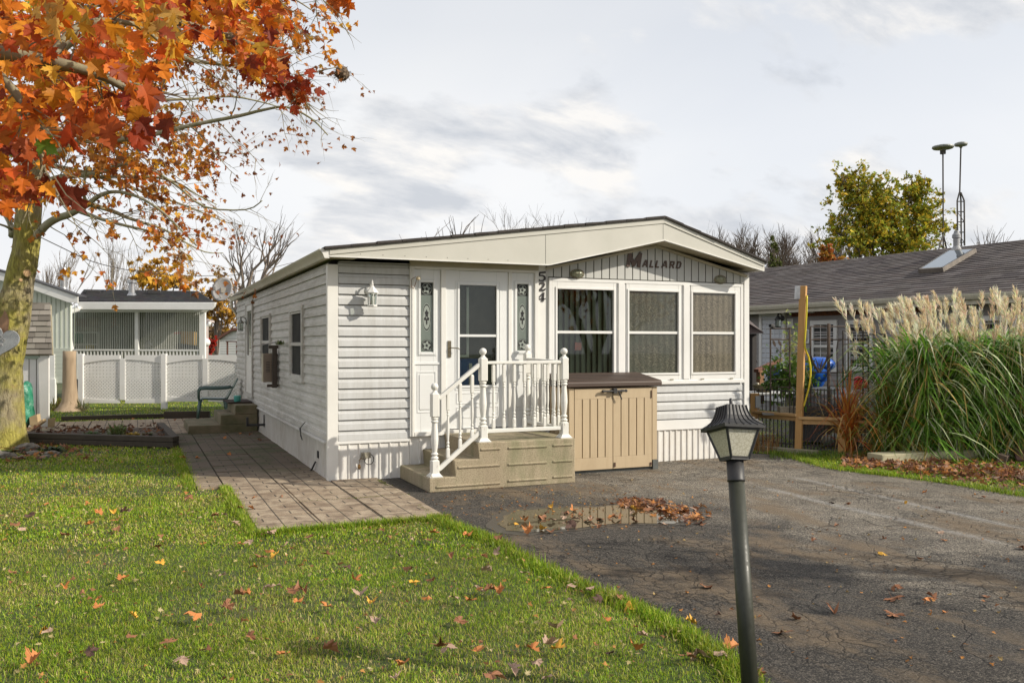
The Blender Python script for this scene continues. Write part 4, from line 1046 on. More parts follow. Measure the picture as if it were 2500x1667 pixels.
# the cross path behind, running left to the little shed
y1 = y
for r_ in range(5):
    x = X0 - .6
    while x > -7.5:
        slab(x, x + .6, y1 + r_ * .6, y1 + (r_ + 1) * .6); x -= .6
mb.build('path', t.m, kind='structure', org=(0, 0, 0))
def inpoly(x, y, poly):
    r = False; j = len(poly) - 1
    for i in range(len(poly)):
        xi, yi = poly[i]; xj, yj = poly[j]
        if (yi > y) != (yj > y) and x < (xj - xi) * (y - yi) / (yj - yi) + xi: r = not r
        j = i
    return r
def inpoly_np(X, Y, poly):
    r = np.zeros(len(X), bool); j = len(poly) - 1
    for i in range(len(poly)):
        xi, yi = poly[i]; xj, yj = poly[j]
        if yi != yj: r ^= ((yi > Y) != (yj > Y)) & (X < (xj - xi) * (Y - yi) / (yj - yi) + xi)
        j = i
    return r
XCROSS = -7.5; YC0, YC1 = y1, y1 + 3.0
def paved(X, Y):
    m = inpoly_np(X, Y, DRV)
    m |= (X > X0 - 1.16) & (X < X0 + .60) & (Y > Y0 - 2.65) & (Y < Y0 + .1)
    m |= (X > X0 - 1.51) & (X < XR) & (Y > Y0) & (Y < YB + .5)
    m |= (X > XCROSS) & (X < X0) & (Y > YC0) & (Y < YC1)
    return m
# soil and moss in the joints edge
# ---- grass blades
def noise2(X, Y, s, seed):
    r = np.random.default_rng(seed); out = np.zeros_like(X)
    for o in range(4):
        a = r.random() * 6.28; kx, ky = cos(a), sin(a); ph = r.random() * 6.28; ph2 = r.random() * 6.28
        out += np.sin((X * kx + Y * ky) * s * 1.7 ** o + ph + 1.3 * np.sin((X * -ky + Y * kx) * s * 1.3 * 1.5 ** o + ph2)) / (1.25 ** o)
    return out / 3
def scatter(zmin, zmax, n, ul=-120, ur=2640):
    Z = np.sqrt(rng.random(n) * (zmax ** 2 - zmin ** 2) + zmin ** 2); U = ul + rng.random(n) * (ur - ul); a = (U - UC) / F
    return Z * (DX + RX * a), Z * (DY + RY * a), Z
def blades(name, X, Y, Zd, Lm, Wm, cols, mat, kind='stuff', label=None, cat=None, z0=.0, lean=.9):
    n = len(X); L = Lm * (.55 + .8 * rng.random(n)); W = Wm * (.7 + .6 * rng.random(n)); th = rng.random(n) * 2 * pi; le = lean * (rng.random(n) ** .7)
    dx, dy = np.cos(th), np.sin(th); ph = th + pi / 2 + (rng.random(n) - .5) * 2; wx, wy = np.cos(ph) * W / 2, np.sin(ph) * W / 2
    V = np.zeros((n, 5, 3), np.float32)
    b = np.stack([X, Y, np.full(n, z0)], 1)
    mx = b + np.stack([dx * L * np.sin(le * .6) * .55, dy * L * np.sin(le * .6) * .55, L * np.cos(le * .6) * .55], 1)
    tp = mx + np.stack([dx * L * np.sin(le * 1.5) * .5, dy * L * np.sin(le * 1.5) * .5, L * np.cos(le * 1.5) * .5], 1)
    wv = np.stack([wx, wy, np.zeros(n)], 1)
    V[:, 0] = b - wv; V[:, 1] = b + wv; V[:, 2] = mx + wv * .8; V[:, 3] = mx - wv * .8; V[:, 4] = tp
    base = np.arange(n)[:, None] * 5
    q = base + np.array([[0, 1, 2, 3]]); tr = base + np.array([[3, 2, 4]])
    C = np.repeat(cols, 5, axis=0)
    o = np_mesh(name, V.reshape(-1, 3), [q, tr], mat, None, C)
    return tag(o, label, cat, None, kind)
def grass_cols(X, Y, n, lush=0):
    pal = np.array([(.21, .38, .015), (.31, .49, .025), (.13, .26, .012), (.45, .54, .04), (.56, .55, .12), (.72, .62, .27), (.46, .34, .14)])
    dry = np.clip((noise2(X, Y, 1.1, 5) + noise2(X, Y, 3.1, 6) * .8 + .45 - lush - .22 * np.clip(X - 1.2, 0, 3)) * .9, 0, 1)
    p = rng.random(n); i1 = rng.integers(0, 4, n); i2 = rng.integers(3, 7, n)
    idx = np.where(p < .10 + .45 * dry, i2, i1)
    c = pal[idx] * (.75 + .5 * rng.random(n))[:, None]
    return c * (1 + .18 * noise2(X, Y, .8, 9))[:, None]
parts = []
for za, zb_, dens in ((3.7, 5.2, 13000), (5.2, 7, 9500), (7, 9.5, 5600), (9.5, 13, 2600), (13, 20, 1100), (20, 27, 500)):
    area = (zb_ ** 2 - za ** 2) / 2 * (2760 / F); n = int(area * dens); parts.append(scatter(za, zb_, n)); m_ = int((zb_ ** 2 - za ** 2) / 2 * (900 / F) * dens * .3); parts.append(scatter(za, zb_, m_, -1000, -120)); parts.append(scatter(za, zb_, m_, 2640, 3540))
X, Y, Zd = [np.concatenate(q) for q in zip(*parts)]
keep = ~paved(X, Y) & ~((X > X0) & (X < XR) & (Y > Y0)) & (X < 30) & (X > -22)
X, Y, Zd = X[keep], Y[keep], Zd[keep]
n = len(X); keep = rng.random(n) < np.clip(.75 + .5 * noise2(X, Y, 2.5, 3), .35, 1)
X, Y, Zd = X[keep], Y[keep], Zd[keep]; n = len(X)
Lm = .029 * (1 + .25 * noise2(X, Y, 1.7, 21)) * np.where(Zd > 10, 1.25, 1); Wm = np.where(Zd < 7, .0034, np.where(Zd < 12, .007, .013))
blades('grass', X, Y, Zd, Lm, Wm, grass_cols(X, Y, n), M['grass'], label='patchy autumn lawn with green and straw-coloured blades', cat='grass', lean=1.5)
# taller tufts along the edges of drive and path
E = []
def edge(poly, n, w=.05):
    for i in range(n):
        k = rnd.randrange(len(poly) - 1); f_ = rnd.random(); a, b = poly[k], poly[k + 1]; E.append((a[0] + (b[0] - a[0]) * f_ + rnd.gauss(0, w), a[1] + (b[1] - a[1]) * f_ + rnd.gauss(0, w)))
edge([(x - .05, y - .04) for x, y in DRV[2:11]], 9000, .045); edge([(X0 - 1.2, Y0 - 2.69), (X0 + .6, Y0 - 2.69)], 3800, .03); edge([(X0 - 1.2, Y0 - 2.6), (X0 - 1.2, Y0)], 3800, .03); edge([(X0 - 1.55, Y0), (X0 - 1.55, YC0 - 3.0)], 3000, .04)
edge(DRV[18:26], 4200, .05)
E = np.array(E); X, Y = E[:, 0], E[:, 1]; n = len(X)
blades('edge_grass', X, Y, None, np.full(n, .065), np.full(n, .0055), grass_cols(X, Y, n, .8) * .9, M['grass'], label='longer grass along the paving edges', cat='grass', lean=1.1)
# moss line between pavers and drive
E = []; edge([g2(925, 1176), g2(1063, 1265)], 1500, .018); edge([(X0 - .57, Y0 - 1.32), (X0 + .6, Y0 - 1.32)], 700, .01)
E = np.array(E); X, Y = E[:, 0], E[:, 1]; n = len(X)
blades('moss', X, Y, None, np.full(n, .014), np.full(n, .008), np.tile(np.array([[.14, .19, .02]]), (n, 1)) * (.6 + .8 * rng.random((n, 1))), M['grass'], label='mossy weeds in the paving joints', cat='moss', z0=.016)
# ---- puddle
pud = [(1228, 1262), (1262, 1248), (1320, 1244), (1400, 1240), (1452, 1240), (1530, 1232), (1600, 1236), (1660, 1244), (1695, 1258), (1690, 1272), (1640, 1280), (1560, 1278), (1480, 1282), (1420, 1290), (1350, 1297), (1290, 1303), (1240, 1297), (1218, 1280)]
pp = jitter_poly([g2(*q) for q in pud], .08, .02)
t = NT('muddy_water'); t.set(Base_Color=t.mix(t.noise(3), (.04, .036, .024), (.08, .066, .04)), Roughness=.03); t.b.inputs['Specular IOR Level'].default_value = 1.0; t.b.inputs['IOR'].default_value = 1.6
t.bump(t.noise(6, 2), .03, .01)
mb = MB(); mb.quad(*[(x, y, .009) for x, y in pp]); mb.build('puddle', t.m, kind='structure', org=(0, 0, 0))
t = NT('damp_asphalt'); f = t.noise(150, 3, .75); t.set(Base_Color=t.ramp(f, [(.3, (.02, .018, .015)), (.6, (.06, .052, .042))]), Roughness=.35); t.bump(f, .3, .006)
cx, cy = sum(p[0] for p in pp) / len(pp), sum(p[1] for p in pp) / len(pp)
mb = MB(); mb.quad(*[(cx + (x - cx) * 1.13 + rnd.gauss(0, .012), cy + (y - cy) * 1.18 + rnd.gauss(0, .012), .0065) for x, y in pp]); mb.build('damp_patch', t.m, kind='structure', org=(0, 0, 0))
# ================================================================ leaves
HALF = [(0, .0), (.10, -.06), (.20, -.02), (.36, -.05), (.28, .06), (.34, .13), (.47, .16), (.46, .25), (.62, .40), (.47, .38), (.40, .44), (.30, .38), (.19, .42), (.25, .55), (.36, .64), (.22, .66), (.19, .75), (.09, .80), (0, 1.0)]
LOWH = [(0, 0), (.34, -.02), (.22, .14), (.57, .41), (.20, .42), (.22, .62), (0, 1)]
def leaf_template(half, fold=.12, curl=.1):
    pts = [(0, .3)] + half; V = []
    for sx in (1, -1):
        for x, y in pts: V.append((sx * x, y - .15, 0))
    m = len(pts); T = []
    for k in range(1, m - 1): T.append((0, k, k + 1)); T.append((m, m + k + 1, m + k))
    V = np.array(V)
    V[:, 2] = fold * np.abs(V[:, 0]) * 1.2 - curl * (V[:, 1] - .3) ** 2 * 1.5
    # stalk
    b = len(V); V = np.vstack([V, [(-.012, -.15, 0), (.012, -.15, 0), (.03, -.75, -.05)]]); T.append((b, b + 1, b + 2))
    return V, np.array(T)
TV, TT = leaf_template(HALF); LV, LT = leaf_template(LOWH)
def rot_from(dirv, nrm):
    """columns: x side, y along the leaf, z normal"""
    y = dirv / np.linalg.norm(dirv, axis=1, keepdims=True); z = nrm - y * (nrm * y).sum(1, keepdims=True); z /= np.maximum(np.linalg.norm(z, axis=1, keepdims=True), 1e-6)
    x = np.cross(y, z); return np.stack([x, y, z], 2)
def leaves_np(name, pos, size, dirv, nrm, cols, mat, parent=None, hi=True, curlvar=.5):
    V, T = (TV, TT) if hi else (LV, LT); n = len(pos)
    Rm = rot_from(dirv, nrm)
    W = np.repeat(V[None], n, 0).astype(np.float32)
    k = 1 + curlvar * rng.standard_normal((n, 1)) * 2; W[:, :, 2] *= k
    W[:, :, 2] += (rng.standard_normal((n, 1)) * .25) * W[:, :, 0] * W[:, :, 1] + (np.abs(rng.standard_normal((n, 1))) * .35) * W[:, :, 0] ** 2 + rng.standard_normal((n, 1)) * .22 * (W[:, :, 1] - .2) ** 2 + .035 * np.sin(W[:, :, 0] * 9 + rng.random((n, 1)) * 6) * np.sin(W[:, :, 1] * 8 + rng.random((n, 1)) * 6)
    W[:, :, 0] *= (.75 + .35 * rng.random((n, 1)))
    W = np.einsum('nij,nkj->nki', Rm, W) * size[:, None, None] + pos[:, None, :]
    Fc = (np.arange(n)[:, None, None] * len(V) + T[None]).reshape(-1, 3)
    return np_mesh(name, W.reshape(-1, 3), [Fc], mat, parent, np.repeat(cols, len(V), 0), org=WL[parent] if parent else (0, 0, 0))
# ---- fallen leaves: one object each, colours with shared labels
LC = {'orange': ((.50, .19, .05), 'orange'), 'brown': ((.27, .115, .05), 'brown'), 'yellow': ((.66, .36, .04), 'yellow'), 'pale': ((.40, .27, .19), 'pale tan'), 'dark': ((.09, .045, .03), 'dark brown')}
lm = {}
for k, (c_, nm) in LC.items():
    t = NT('fallen_leaf_' + k); nn = t.noise(26, 4, .7); cc = t.mix(nn, tuple(x * .65 for x in c_), tuple(min(1, x * 1.25) for x in c_))
    t.set(Base_Color=cc, Roughness=.7); lm[k] = t.m
def leaf_mesh(seed, key):
    r = random.Random(seed); V = TV.copy(); me = bpy.data.meshes.new('fallen_leaf')
    cu = r.uniform(-.2, .9); fo = r.uniform(-.1, .9)
    V[:, 2] = fo * np.abs(V[:, 0]) + cu * (V[:, 1] ** 2) + .25 * np.sin(V[:, 0] * 6 + r.random() * 6) * .3 + .12 * np.sin(V[:, 1] * 7 + r.random() * 6)
    V[:, 0] *= r.uniform(.55, 1.0); V[:, 2] -= V[:, 2].min()
    me.from_pydata([tuple(p) for p in V], [], [tuple(int(i) for i in f) for f in TT]); me.materials.append(lm[key]); return me
LM = {k: [leaf_mesh(hash_, k) for hash_ in range(i * 10, i * 10 + 6)] for i, k in enumerate(LC)}
def fallen(x, y, z, s, key, where):
    me = rnd.choice(LM[key]); o = bpy.data.objects.new('fallen_leaf', me); COL.objects.link(o)
    o.location = (x, y, z); o.scale = (s, s * rnd.uniform(.75, 1), s * rnd.uniform(.4, 1.1)); o.rotation_euler = (rnd.gauss(0, .25), rnd.gauss(0, .25), rnd.random() * 6.28)
    if rnd.random() < .25: o.rotation_euler.x += pi; o.location.z += .03 * s / .1
    w_ = {'lawn': 'lying on the front lawn', 'drive': 'lying on the asphalt driveway', 'path': 'lying on the paver path', 'puddle': 'lying in the driveway puddle'}[where]
    tag(o, LC[key][1] + ' maple leaf ' + w_, 'leaf', LC[key][1] + ' fallen leaves ' + w_)
# placed after the photograph (native pixels): the larger leaves of the lawn
seen = [(113, 1232, 'orange'), (215, 1233, 'orange'), (245, 1257, 'orange'), (278, 1256, 'yellow'), (285, 1271, 'orange'), (300, 1252, 'dark'), (318, 1250, 'pale'), (80, 1260, 'dark'), (40, 1285, 'brown'), (55, 1296, 'pale'), (163, 1310, 'brown'), (222, 1281, 'orange'), (288, 1292, 'brown'), (272, 1306, 'brown'), (396, 1311, 'brown'), (385, 1340, 'brown'), (462, 1217, 'brown'), (458, 1206, 'orange'), (530, 1260, 'brown'), (545, 1258, 'pale'), (570, 1278, 'pale'), (582, 1330, 'orange'), (613, 1324, 'pale'), (660, 1303, 'pale'), (395, 1379, 'yellow'), (540, 1409, 'pale'), (490, 1433, 'brown'), (620, 1388, 'orange'), (665, 1352, 'orange'), (668, 1363, 'yellow'), (635, 1360, 'brown'), (688, 1338, 'pale'), (670, 1432, 'pale'), (645, 1443, 'pale'), (605, 1452, 'orange'), (590, 1455, 'brown'), (715, 1448, 'brown'), (742, 1446, 'brown'), (157, 1434, 'orange'), (200, 1449, 'brown'), (243, 1462, 'orange'), (235, 1486, 'orange'), (328, 1510, 'yellow'), (488, 1509, 'orange'), (122, 1541, 'pale'), (108, 1537, 'yellow'), (314, 1558, 'brown'), (215, 1598, 'dark'), (508, 1590, 'brown'), (441, 1612, 'pale'), (607, 1554, 'brown'), (795, 1588, 'brown'), (694, 1600, 'orange'), (803, 1485, 'orange'), (722, 1472, 'orange'), (548, 1485, 'brown'), (410, 1578, 'brown'), (78, 1622, 'orange'), (25, 1400, 'brown'), (297, 1418, 'orange'), (750, 1313, 'brown'), (800, 1356, 'brown'), (828, 1380, 'brown'), (850, 1388, 'dark'), (865, 1417, 'orange'), (880, 1456, 'pale'), (925, 1298, 'brown'), (950, 1315, 'brown'), (1003, 1322, 'pale'), (1046, 1321, 'brown'), (1053, 1303, 'orange'), (1135, 1308, 'orange'), (1210, 1317, 'brown'), (1097, 1356, 'brown'), (1178, 1360, 'brown'), (1210, 1352, 'pale'), (968, 1355, 'dark'), (1000, 1394, 'brown'), (1005, 1426, 'yellow'), (1055, 1420, 'brown'), (1180, 1396, 'pale'), (1285, 1405, 'pale'), (1160, 1440, 'pale'), (1170, 1443, 'orange'), (1190, 1445, 'brown'), (1110, 1462, 'pale'), (1150, 1467, 'orange'), (1050, 1467, 'orange'), (1220, 1448, 'orange'), (1385, 1440, 'pale'), (1395, 1470, 'pale'), (1434, 1443, 'pale'), (1465, 1462, 'dark'), (1510, 1463, 'brown'), (1540, 1480, 'yellow'), (905, 1475, 'yellow'), (920, 1525, 'pale'), (1115, 1518, 'brown'), (1360, 1536, 'pale'), (1335, 1575, 'pale'), (1358, 1586, 'yellow'), (1295, 1585, 'orange'), (1160, 1590, 'orange'), (1085, 1590, 'pale'), (1075, 1582, 'brown'), (988, 1621, 'orange'), (1250, 1630, 'pale'), (1315, 1627, 'pale'), (1495, 1595, 'dark'), (1550, 1588, 'orange'), (965, 1658, 'pale'), (1336, 1660, 'pale'), (1575, 1556, 'pale'), (1700, 1598, 'pale'), (1690, 1608, 'brown'), (1750, 1600, 'pale'), (1190, 1660, 'brown'), (1480, 1518, 'orange'), (1325, 1440, 'orange')]
cnt = 0
for u, v, k in seen:
    p = G(u, v, .035); s_ = rnd.uniform(.065, .11)
    on = 'drive' if inpoly(p.x, p.y, DRV) else 'lawn'
    fallen(p.x, p.y, .042 if on == 'lawn' else .012, s_, k, on); cnt += 1
for u, v, k, s_ in [(1718, 1431, 'brown', .12), (1695, 1524, 'yellow', .10), (1778, 1583, 'orange', .13), (2075, 1230, 'pale', .08), (2210, 1227, 'yellow', .085), (2290, 1240, 'dark', .085), (2034, 1228, 'dark', .08), (2150, 1352, 'yellow', .09), (2245, 1364, 'orange', .06), (2300, 1300, 'pale', .08), (2310, 1319, 'orange', .07), (2180, 1461, 'brown', .13), (2270, 1470, 'orange', .12), (2277, 1461, 'brown', .1), (2180, 1437, 'brown', .12), (2185, 1500, 'brown', .13), (2037, 1499, 'brown', .11), (1945, 1510, 'brown', .08), (1912, 1544, 'brown', .12), (2045, 1282, 'brown', .07), (2160, 1315, 'brown', .07), (2498, 1340, 'brown', .11), (1985, 1320, 'brown', .07), (1726, 1197, 'orange', .07), (2070, 1232, 'brown', .06), (2255, 1202, 'orange', .07), (2405, 1214, 'brown', .08), (1757, 1500, 'dark', .05), (2310, 1494, 'orange', .05), (1850, 1640, 'brown', .07), (2400, 1455, 'brown', .06)]:
    p = G(u, v, .01); fallen(p.x, p.y, .009, s_ * .9, k, 'drive')
for u, v, k, s_ in [(581, 1243, 'brown', .11), (615, 1242, 'orange', .08), (657, 1303, 'pale', .10), (562, 1110, 'orange', .08), (450, 1119, 'orange', .09), (480, 1118, 'orange', .08), (434, 1097, 'brown', .08), (548, 1070, 'orange', .08), (585, 1058, 'orange', .08), (610, 1062, 'brown', .08), (632, 1072, 'orange', .08), (636, 1076, 'brown', .08), (618, 1216, 'orange', .06), (687, 1213, 'brown', .06), (323, 1023, 'orange', .08), (425, 1026, 'orange', .08), (462, 1027, 'orange', .08), (490, 1018, 'orange', .07)]:
    p = G(u, v, .03); fallen(p.x, p.y, .03, s_, k, 'path')
for u, v, k, s_ in [(1318, 1265, 'brown', .14), (1330, 1256, 'brown', .12), (1340, 1272, 'pale', .11), (1280, 1272, 'orange', .11), (1262, 1281, 'yellow', .08), (1290, 1300, 'orange', .12), (1320, 1293, 'yellow', .11), (1345, 1299, 'brown', .12), (1398, 1245, 'orange', .11), (1385, 1251, 'brown', .08), (1347, 1237, 'yellow', .09), (1381, 1267, 'pale', .11), (1400, 1266, 'pale', .1), (1400, 1284, 'dark', .14), (1430, 1271, 'brown', .1), (1441, 1268, 'pale', .08), (1465, 1285, 'brown', .11), (1470, 1268, 'brown', .1), (1490, 1263, 'orange', .1), (1515, 1267, 'brown', .1), (1548, 1272, 'brown', .1), (1500, 1256, 'brown', .08), (1550, 1246, 'yellow', .1), (1545, 1252, 'pale', .09), (1610, 1271, 'brown', .1), (1625, 1284, 'pale', .1), (1415, 1257, 'brown', .07), (1376, 1254, 'dark', .08)]:
    p = G(u, v, .015); fallen(p.x, p.y, .014, s_ * .9, k, 'puddle')
# fine litter that nobody could count
def litter(name, pts, size, label, cols=None, z=.02, tilt=.5):
    pts = np.array(pts); n = len(pts)
    pos = np.stack([pts[:, 0], pts[:, 1], np.full(n, z) + rng.random(n) * z], 1)
    a = rng.random(n) * 2 * pi; d = np.stack([np.cos(a), np.sin(a), rng.standard_normal(n) * .3], 1); nn = np.stack([rng.standard_normal(n) * tilt, rng.standard_normal(n) * tilt, np.ones(n)], 1)
    pal = np.array(cols or [(.30, .13, .06), (.42, .20, .07), (.40, .27, .20), (.20, .08, .04), (.13, .06, .04), (.48, .20, .05), (.36, .17, .09)])
    c_ = pal[rng.integers(0, len(pal), n)] * (.7 + .6 * rng.random((n, 1)))
    o = leaves_np(name, pos, size * (.6 + .7 * rng.random(n)), d, nn, c_, M['dryleaf'], None, False, 1.2)
    return tag(o, label, 'leaf litter', None, 'stuff')
pts = []
for _ in range(200):      # drift of leaves at the far end of the puddle
    f_ = rnd.random(); u = 1520 + 200 * f_ + rnd.gauss(0, 14); v = 1228 + 38 * f_ ** 1.3 + rnd.gauss(0, 7 + 4 * f_); p = G(u, v); pts.append((p.x, p.y))
litter('leaf_drift', pts, .075, 'drift of wet red-brown leaves at the end of the puddle', z=.012, tilt=.3)
pts = []
for _ in range(900):
    u = rnd.uniform(2060, 2560); v = 1128 + (u - 2060) * .085 + rnd.gauss(0, 14) * (1 if u > 2250 else .7); p = G(u, v)
    if not inpoly(p.x, p.y, DRV) or rnd.random() < .12: pts.append((p.x, p.y))
litter('leaf_litter', pts, .085, 'thick brown leaf litter on the strip of grass right of the driveway', z=.025, tilt=.8)
pts = []
for _ in range(3200):
    Zr = sqrt(rnd.uniform(4 ** 2, 13 ** 2)); a = (rnd.uniform(-60, 1900) - UC) / F; x, y = Zr * (DX + RX * a), Zr * (DY + RY * a)
    if not paved(np.array([x]), np.array([y]))[0]: pts.append((x, y))
litter('leaf_fragments', pts, .028, 'tiny leaf fragments sprinkled through the lawn', [(.45, .22, .06), (.42, .36, .16), (.30, .13, .06), (.5, .42, .22)], z=.022)
pts = []
for _ in range(420):
    u = rnd.gauss(1380, 190); v = rnd.gauss(1235, 34)
    if v < 1185: continue
    p = G(u, v)
    if inpoly(p.x, p.y, DRV): pts.append((p.x, p.y))
for _ in range(260):
    p = G(rnd.uniform(1300, 2500), 1150 + 480 * rnd.random() ** 1.3)
    if inpoly(p.x, p.y, DRV): pts.append((p.x, p.y))
litter('seed_litter', pts, .026, 'small orange leaf crumbs on the asphalt', [(.5, .22, .05), (.42, .30, .12), (.30, .13, .05)], z=.008, tilt=.2)
# ================================================================ left side of the picture
# ---- the maple by the lawn
TZ = 14.0
maple = empty('maple_tree', G(12, 1093), 'large mossy maple with orange autumn leaves at the left edge of the lawn', 'tree')
cl = [(10, 1108, .44), (11, 1088, .36), (14, 1050, .30), (14, 980, .265), (14, 900, .25), (22, 840, .25), (30, 790, .245), (36, 750, .235), (44, 700, .22), (54, 650, .215), (61, 615, .195), (65, 570, .195), (68, 530, .185), (74, 480, .17), (85, 420, .15), (100, 340, .13), (112, 270, .115), (120, 200, .10), (128, 120, .085), (134, 40, .07), (138, -60, .055), (140, -180, .035)]
def dense(cl, k=3):
    out = []
    for a, b in zip(cl, cl[1:]):
        for i in range(k):
            f = i / k; out.append(tuple(p + (q - p) * f for p, q in zip(a, b)))
    return out + [cl[-1]]
mb = MB(); pts = dense(cl, 4); n = 28; base = len(mb.v); vs = []; fs = []
for i, (u, v, r) in enumerate(pts):
    c = P(u, v, TZ)
    flare = max(0, (v - 1040) / 60)
    for j in range(n):
        a = 2 * pi * j / n
        rr = r * (1 + .05 * sin(3 * a + v * .01) + .035 * sin(7 * a + v * .03) + .02 * (rnd.random() - .5) + flare * .12 * max(0, sin(4 * a + 1)))
        # healed scars bulge
        for (sv, sa, ss) in ((735, -2.2, .06), (760, -1.9, .04), (880, -2.9, .05), (660, -1.2, .03)):
            da = math.atan2(sin(a - sa), cos(a - sa)); rr += ss * math.exp(-((v - sv) / 22) ** 2 - (da / .35) ** 2)
        vs.append(c + Vector((RX * rr * cos(a) - DX * rr * sin(a) * -1, RY * rr * cos(a) + DY * rr * sin(a), 0)))
for i in range(len(pts) - 1):
    for j in range(n): fs.append((i * n + j, (i + 1) * n + j, (i + 1) * n + (j + 1) % n, i * n + (j + 1) % n))
mb.add(vs, fs); trunk = mb.build('trunk', M['bark'], maple, smooth=True)
# sawn branch stubs
mb = MB()
def onTrunk(u, v, r): return P(u, v, TZ - r)
a = onTrunk(63, 668, .12); d = (ray(74, 660) * -1).normalized(); d = (Vector((RX, RY, 0)) * .75 - Vector((DX, DY, 0)) * .65 + Vector((0, 0, .1))).normalized()
rot = d.to_track_quat('Z', 'Y').to_matrix()
mb.lathe(a, [(.085, -.05), (.07, .02), (.062, .055)], 14, rot); mb.build('branch_stub', M['bark'], maple, smooth=True)
mb = MB(); mb.lathe(a, [(.060, .054), (.058, .058)], 14, rot); mb.lathe(onTrunk(50, 684, .225), [(.03, 0), (.025, .02)], 9, rot); mb.build('sawn_face', mk('sawn_wood', (.50, .33, .17), (.38, .24, .12), 30, .8), maple)
mb = MB(); dd = Vector((-DX, -DY, 0)); rr_ = dd.to_track_quat('Z', 'Y').to_matrix()
for (u, v, sx, sz_) in ((8, 800, .10, .30),):
    c = onTrunk(u, v, .225); mb.add([c + rr_ @ Vector((sx * cos(t_) * (1 + .2 * sin(3 * t_)), sz_ * sin(t_), .03)) for t_ in [2 * pi * k / 16 for k in range(16)]], [tuple(range(16))])
mb.build('bark_wound', woodmat('exposed_wood', (.42, .25, .14), (.22, .12, .07), 'z', 20), maple)
limbs = []        # (points, r0, r1)
def limb(pix, r0, r1, dz0=0, dz1=0):
    n = len(pix); limbs.append(([P(u, v, TZ + dz0 + (dz1 - dz0) * i / (n - 1)) for i, (u, v) in enumerate(pix)], r0, r1))
limb([(78, 582), (98, 566), (115, 548), (140, 533), (165, 525), (190, 512), (215, 498)], .068, .05, 0, -.5)
limb([(215, 498), (205, 478), (207, 440), (212, 405)], .035, .012, -.5, -.9)
limb([(215, 498), (243, 478), (271, 469), (305, 471), (350, 487), (400, 520), (440, 560), (480, 600)], .04, .008, -.5, -2)
limb([(215, 498), (273, 515), (310, 531), (350, 544), (400, 560), (450, 590), (500, 615), (545, 618)], .04, .007, -.5, .8)
limb([(190, 514), (230, 529), (264, 540), (310, 552), (350, 561), (400, 580), (440, 610), (470, 650)], .035, .007, -.4, -1.4)
limb([(88, 425), (120, 398), (143, 377), (174, 351), (217, 343), (270, 342), (321, 338), (390, 325), (477, 304), (581, 284), (642, 269), (700, 262), (760, 290), (800, 330)], .075, .008, 0, -2.2)
limb([(105, 300), (160, 270), (200, 248), (300, 250), (377, 245), (470, 242), (564, 236), (640, 250), (690, 265)], .05, .008, 0, 1.2)
limb([(86, 450), (143, 434), (200, 428), (243, 421), (280, 408), (312, 401), (369, 416), (434, 455), (499, 505), (600, 512), (640, 490)], .05, .007, .1, -1.6)
limb([(95, 400), (143, 408), (200, 420), (260, 438), (330, 462), (390, 481), (460, 505), (520, 530), (560, 545)], .045, .007, 0, 1)
limb([(86, 455), (150, 430), (240, 432), (365, 432), (430, 445), (480, 475), (530, 500)], .04, .007, -.1, .2)
limb([(116, 240), (200, 215), (300, 190), (364, 165), (412, 140), (470, 150), (560, 160), (640, 165), (700, 190), (750, 180), (820, 165)], .055, .007, 0, -.8)
limb([(124, 150), (200, 90), (300, 60), (400, 30), (480, 25), (550, 70), (640, 110), (700, 120), (740, 95)], .05, .007, 0, -2.5)
limb([(130, 80), (230, 10), (350, -50), (520, -60), (680, -20), (760, 25)], .045, .008, 0, -1)
limb([(30, 575), (28, 560), (22, 540), (0, 512), (-60, 470), (-150, 430)], .06, .02, 0, .5)
limb([(28, 560), (0, 548), (-60, 540)], .025, .01, 0, -.4)
limb([(100, 340), (40, 280), (-60, 220), (-200, 180)], .06, .02, 0, .6)
limb([(118, 220), (60, 140), (-40, 60), (-160, 0)], .05, .015, 0, -1)
limb([(128, 130), (160, 20), (230, -120), (330, -260)], .05, .01, 0, 1.5)
limb([(132, 60), (90, -60), (40, -200), (0, -320)], .045, .01, 0, 1)
limb([(110, 290), (190, 190), (250, 100), (330, 20), (420, -90)], .05, .01, .3, 2.5)
limb([(88, 430), (120, 380), (180, 330), (260, 290), (340, 280), (430, 330), (520, 370), (600, 375)], .04, .007, .3, 2.4)
tipsA = []       # (point, direction)
mbT = MB(); mbL = MB()
def poly_at(pts, f):
    k = f * (len(pts) - 1); i = min(int(k), len(pts) - 2); q = k - i; return pts[i].lerp(pts[i + 1], q), (pts[i + 1] - pts[i]).normalized()
def twig(p, d, L, r, lev, mb, tips, droop=.25, n=5, kids=(3, 4), spread=.8):
    pts = [p.copy()]; q = p.copy(); dd = d.copy()
    for i in range(n):
        dd = (dd + Vector((rnd.gauss(0, .13), rnd.gauss(0, .13), rnd.gauss(0, .13) - droop * .12))).normalized(); q = q + dd * (L / n); pts.append(q.copy())
    mb.tube(pts, [r * (1 - .75 * i / n) for i in range(n + 1)], 4 if lev else 5, False)
    if lev > 0:
        for k in range(rnd.randint(*kids)):
            f = rnd.uniform(.2, .95); b, bd = poly_at(pts, f)
            side = Vector((rnd.gauss(0, 1), rnd.gauss(0, 1), rnd.gauss(0, .7))).normalized(); nd = (bd + side * spread).normalized()
            twig(b, nd, L * rnd.uniform(.35, .6), r * .5, lev - 1, mb, tips, droop, max(3, n - 1), kids, spread)
    tips.append((pts[-1], dd)); 
    if lev <= 1: tips.append((poly_at(pts, .55)[0], dd))
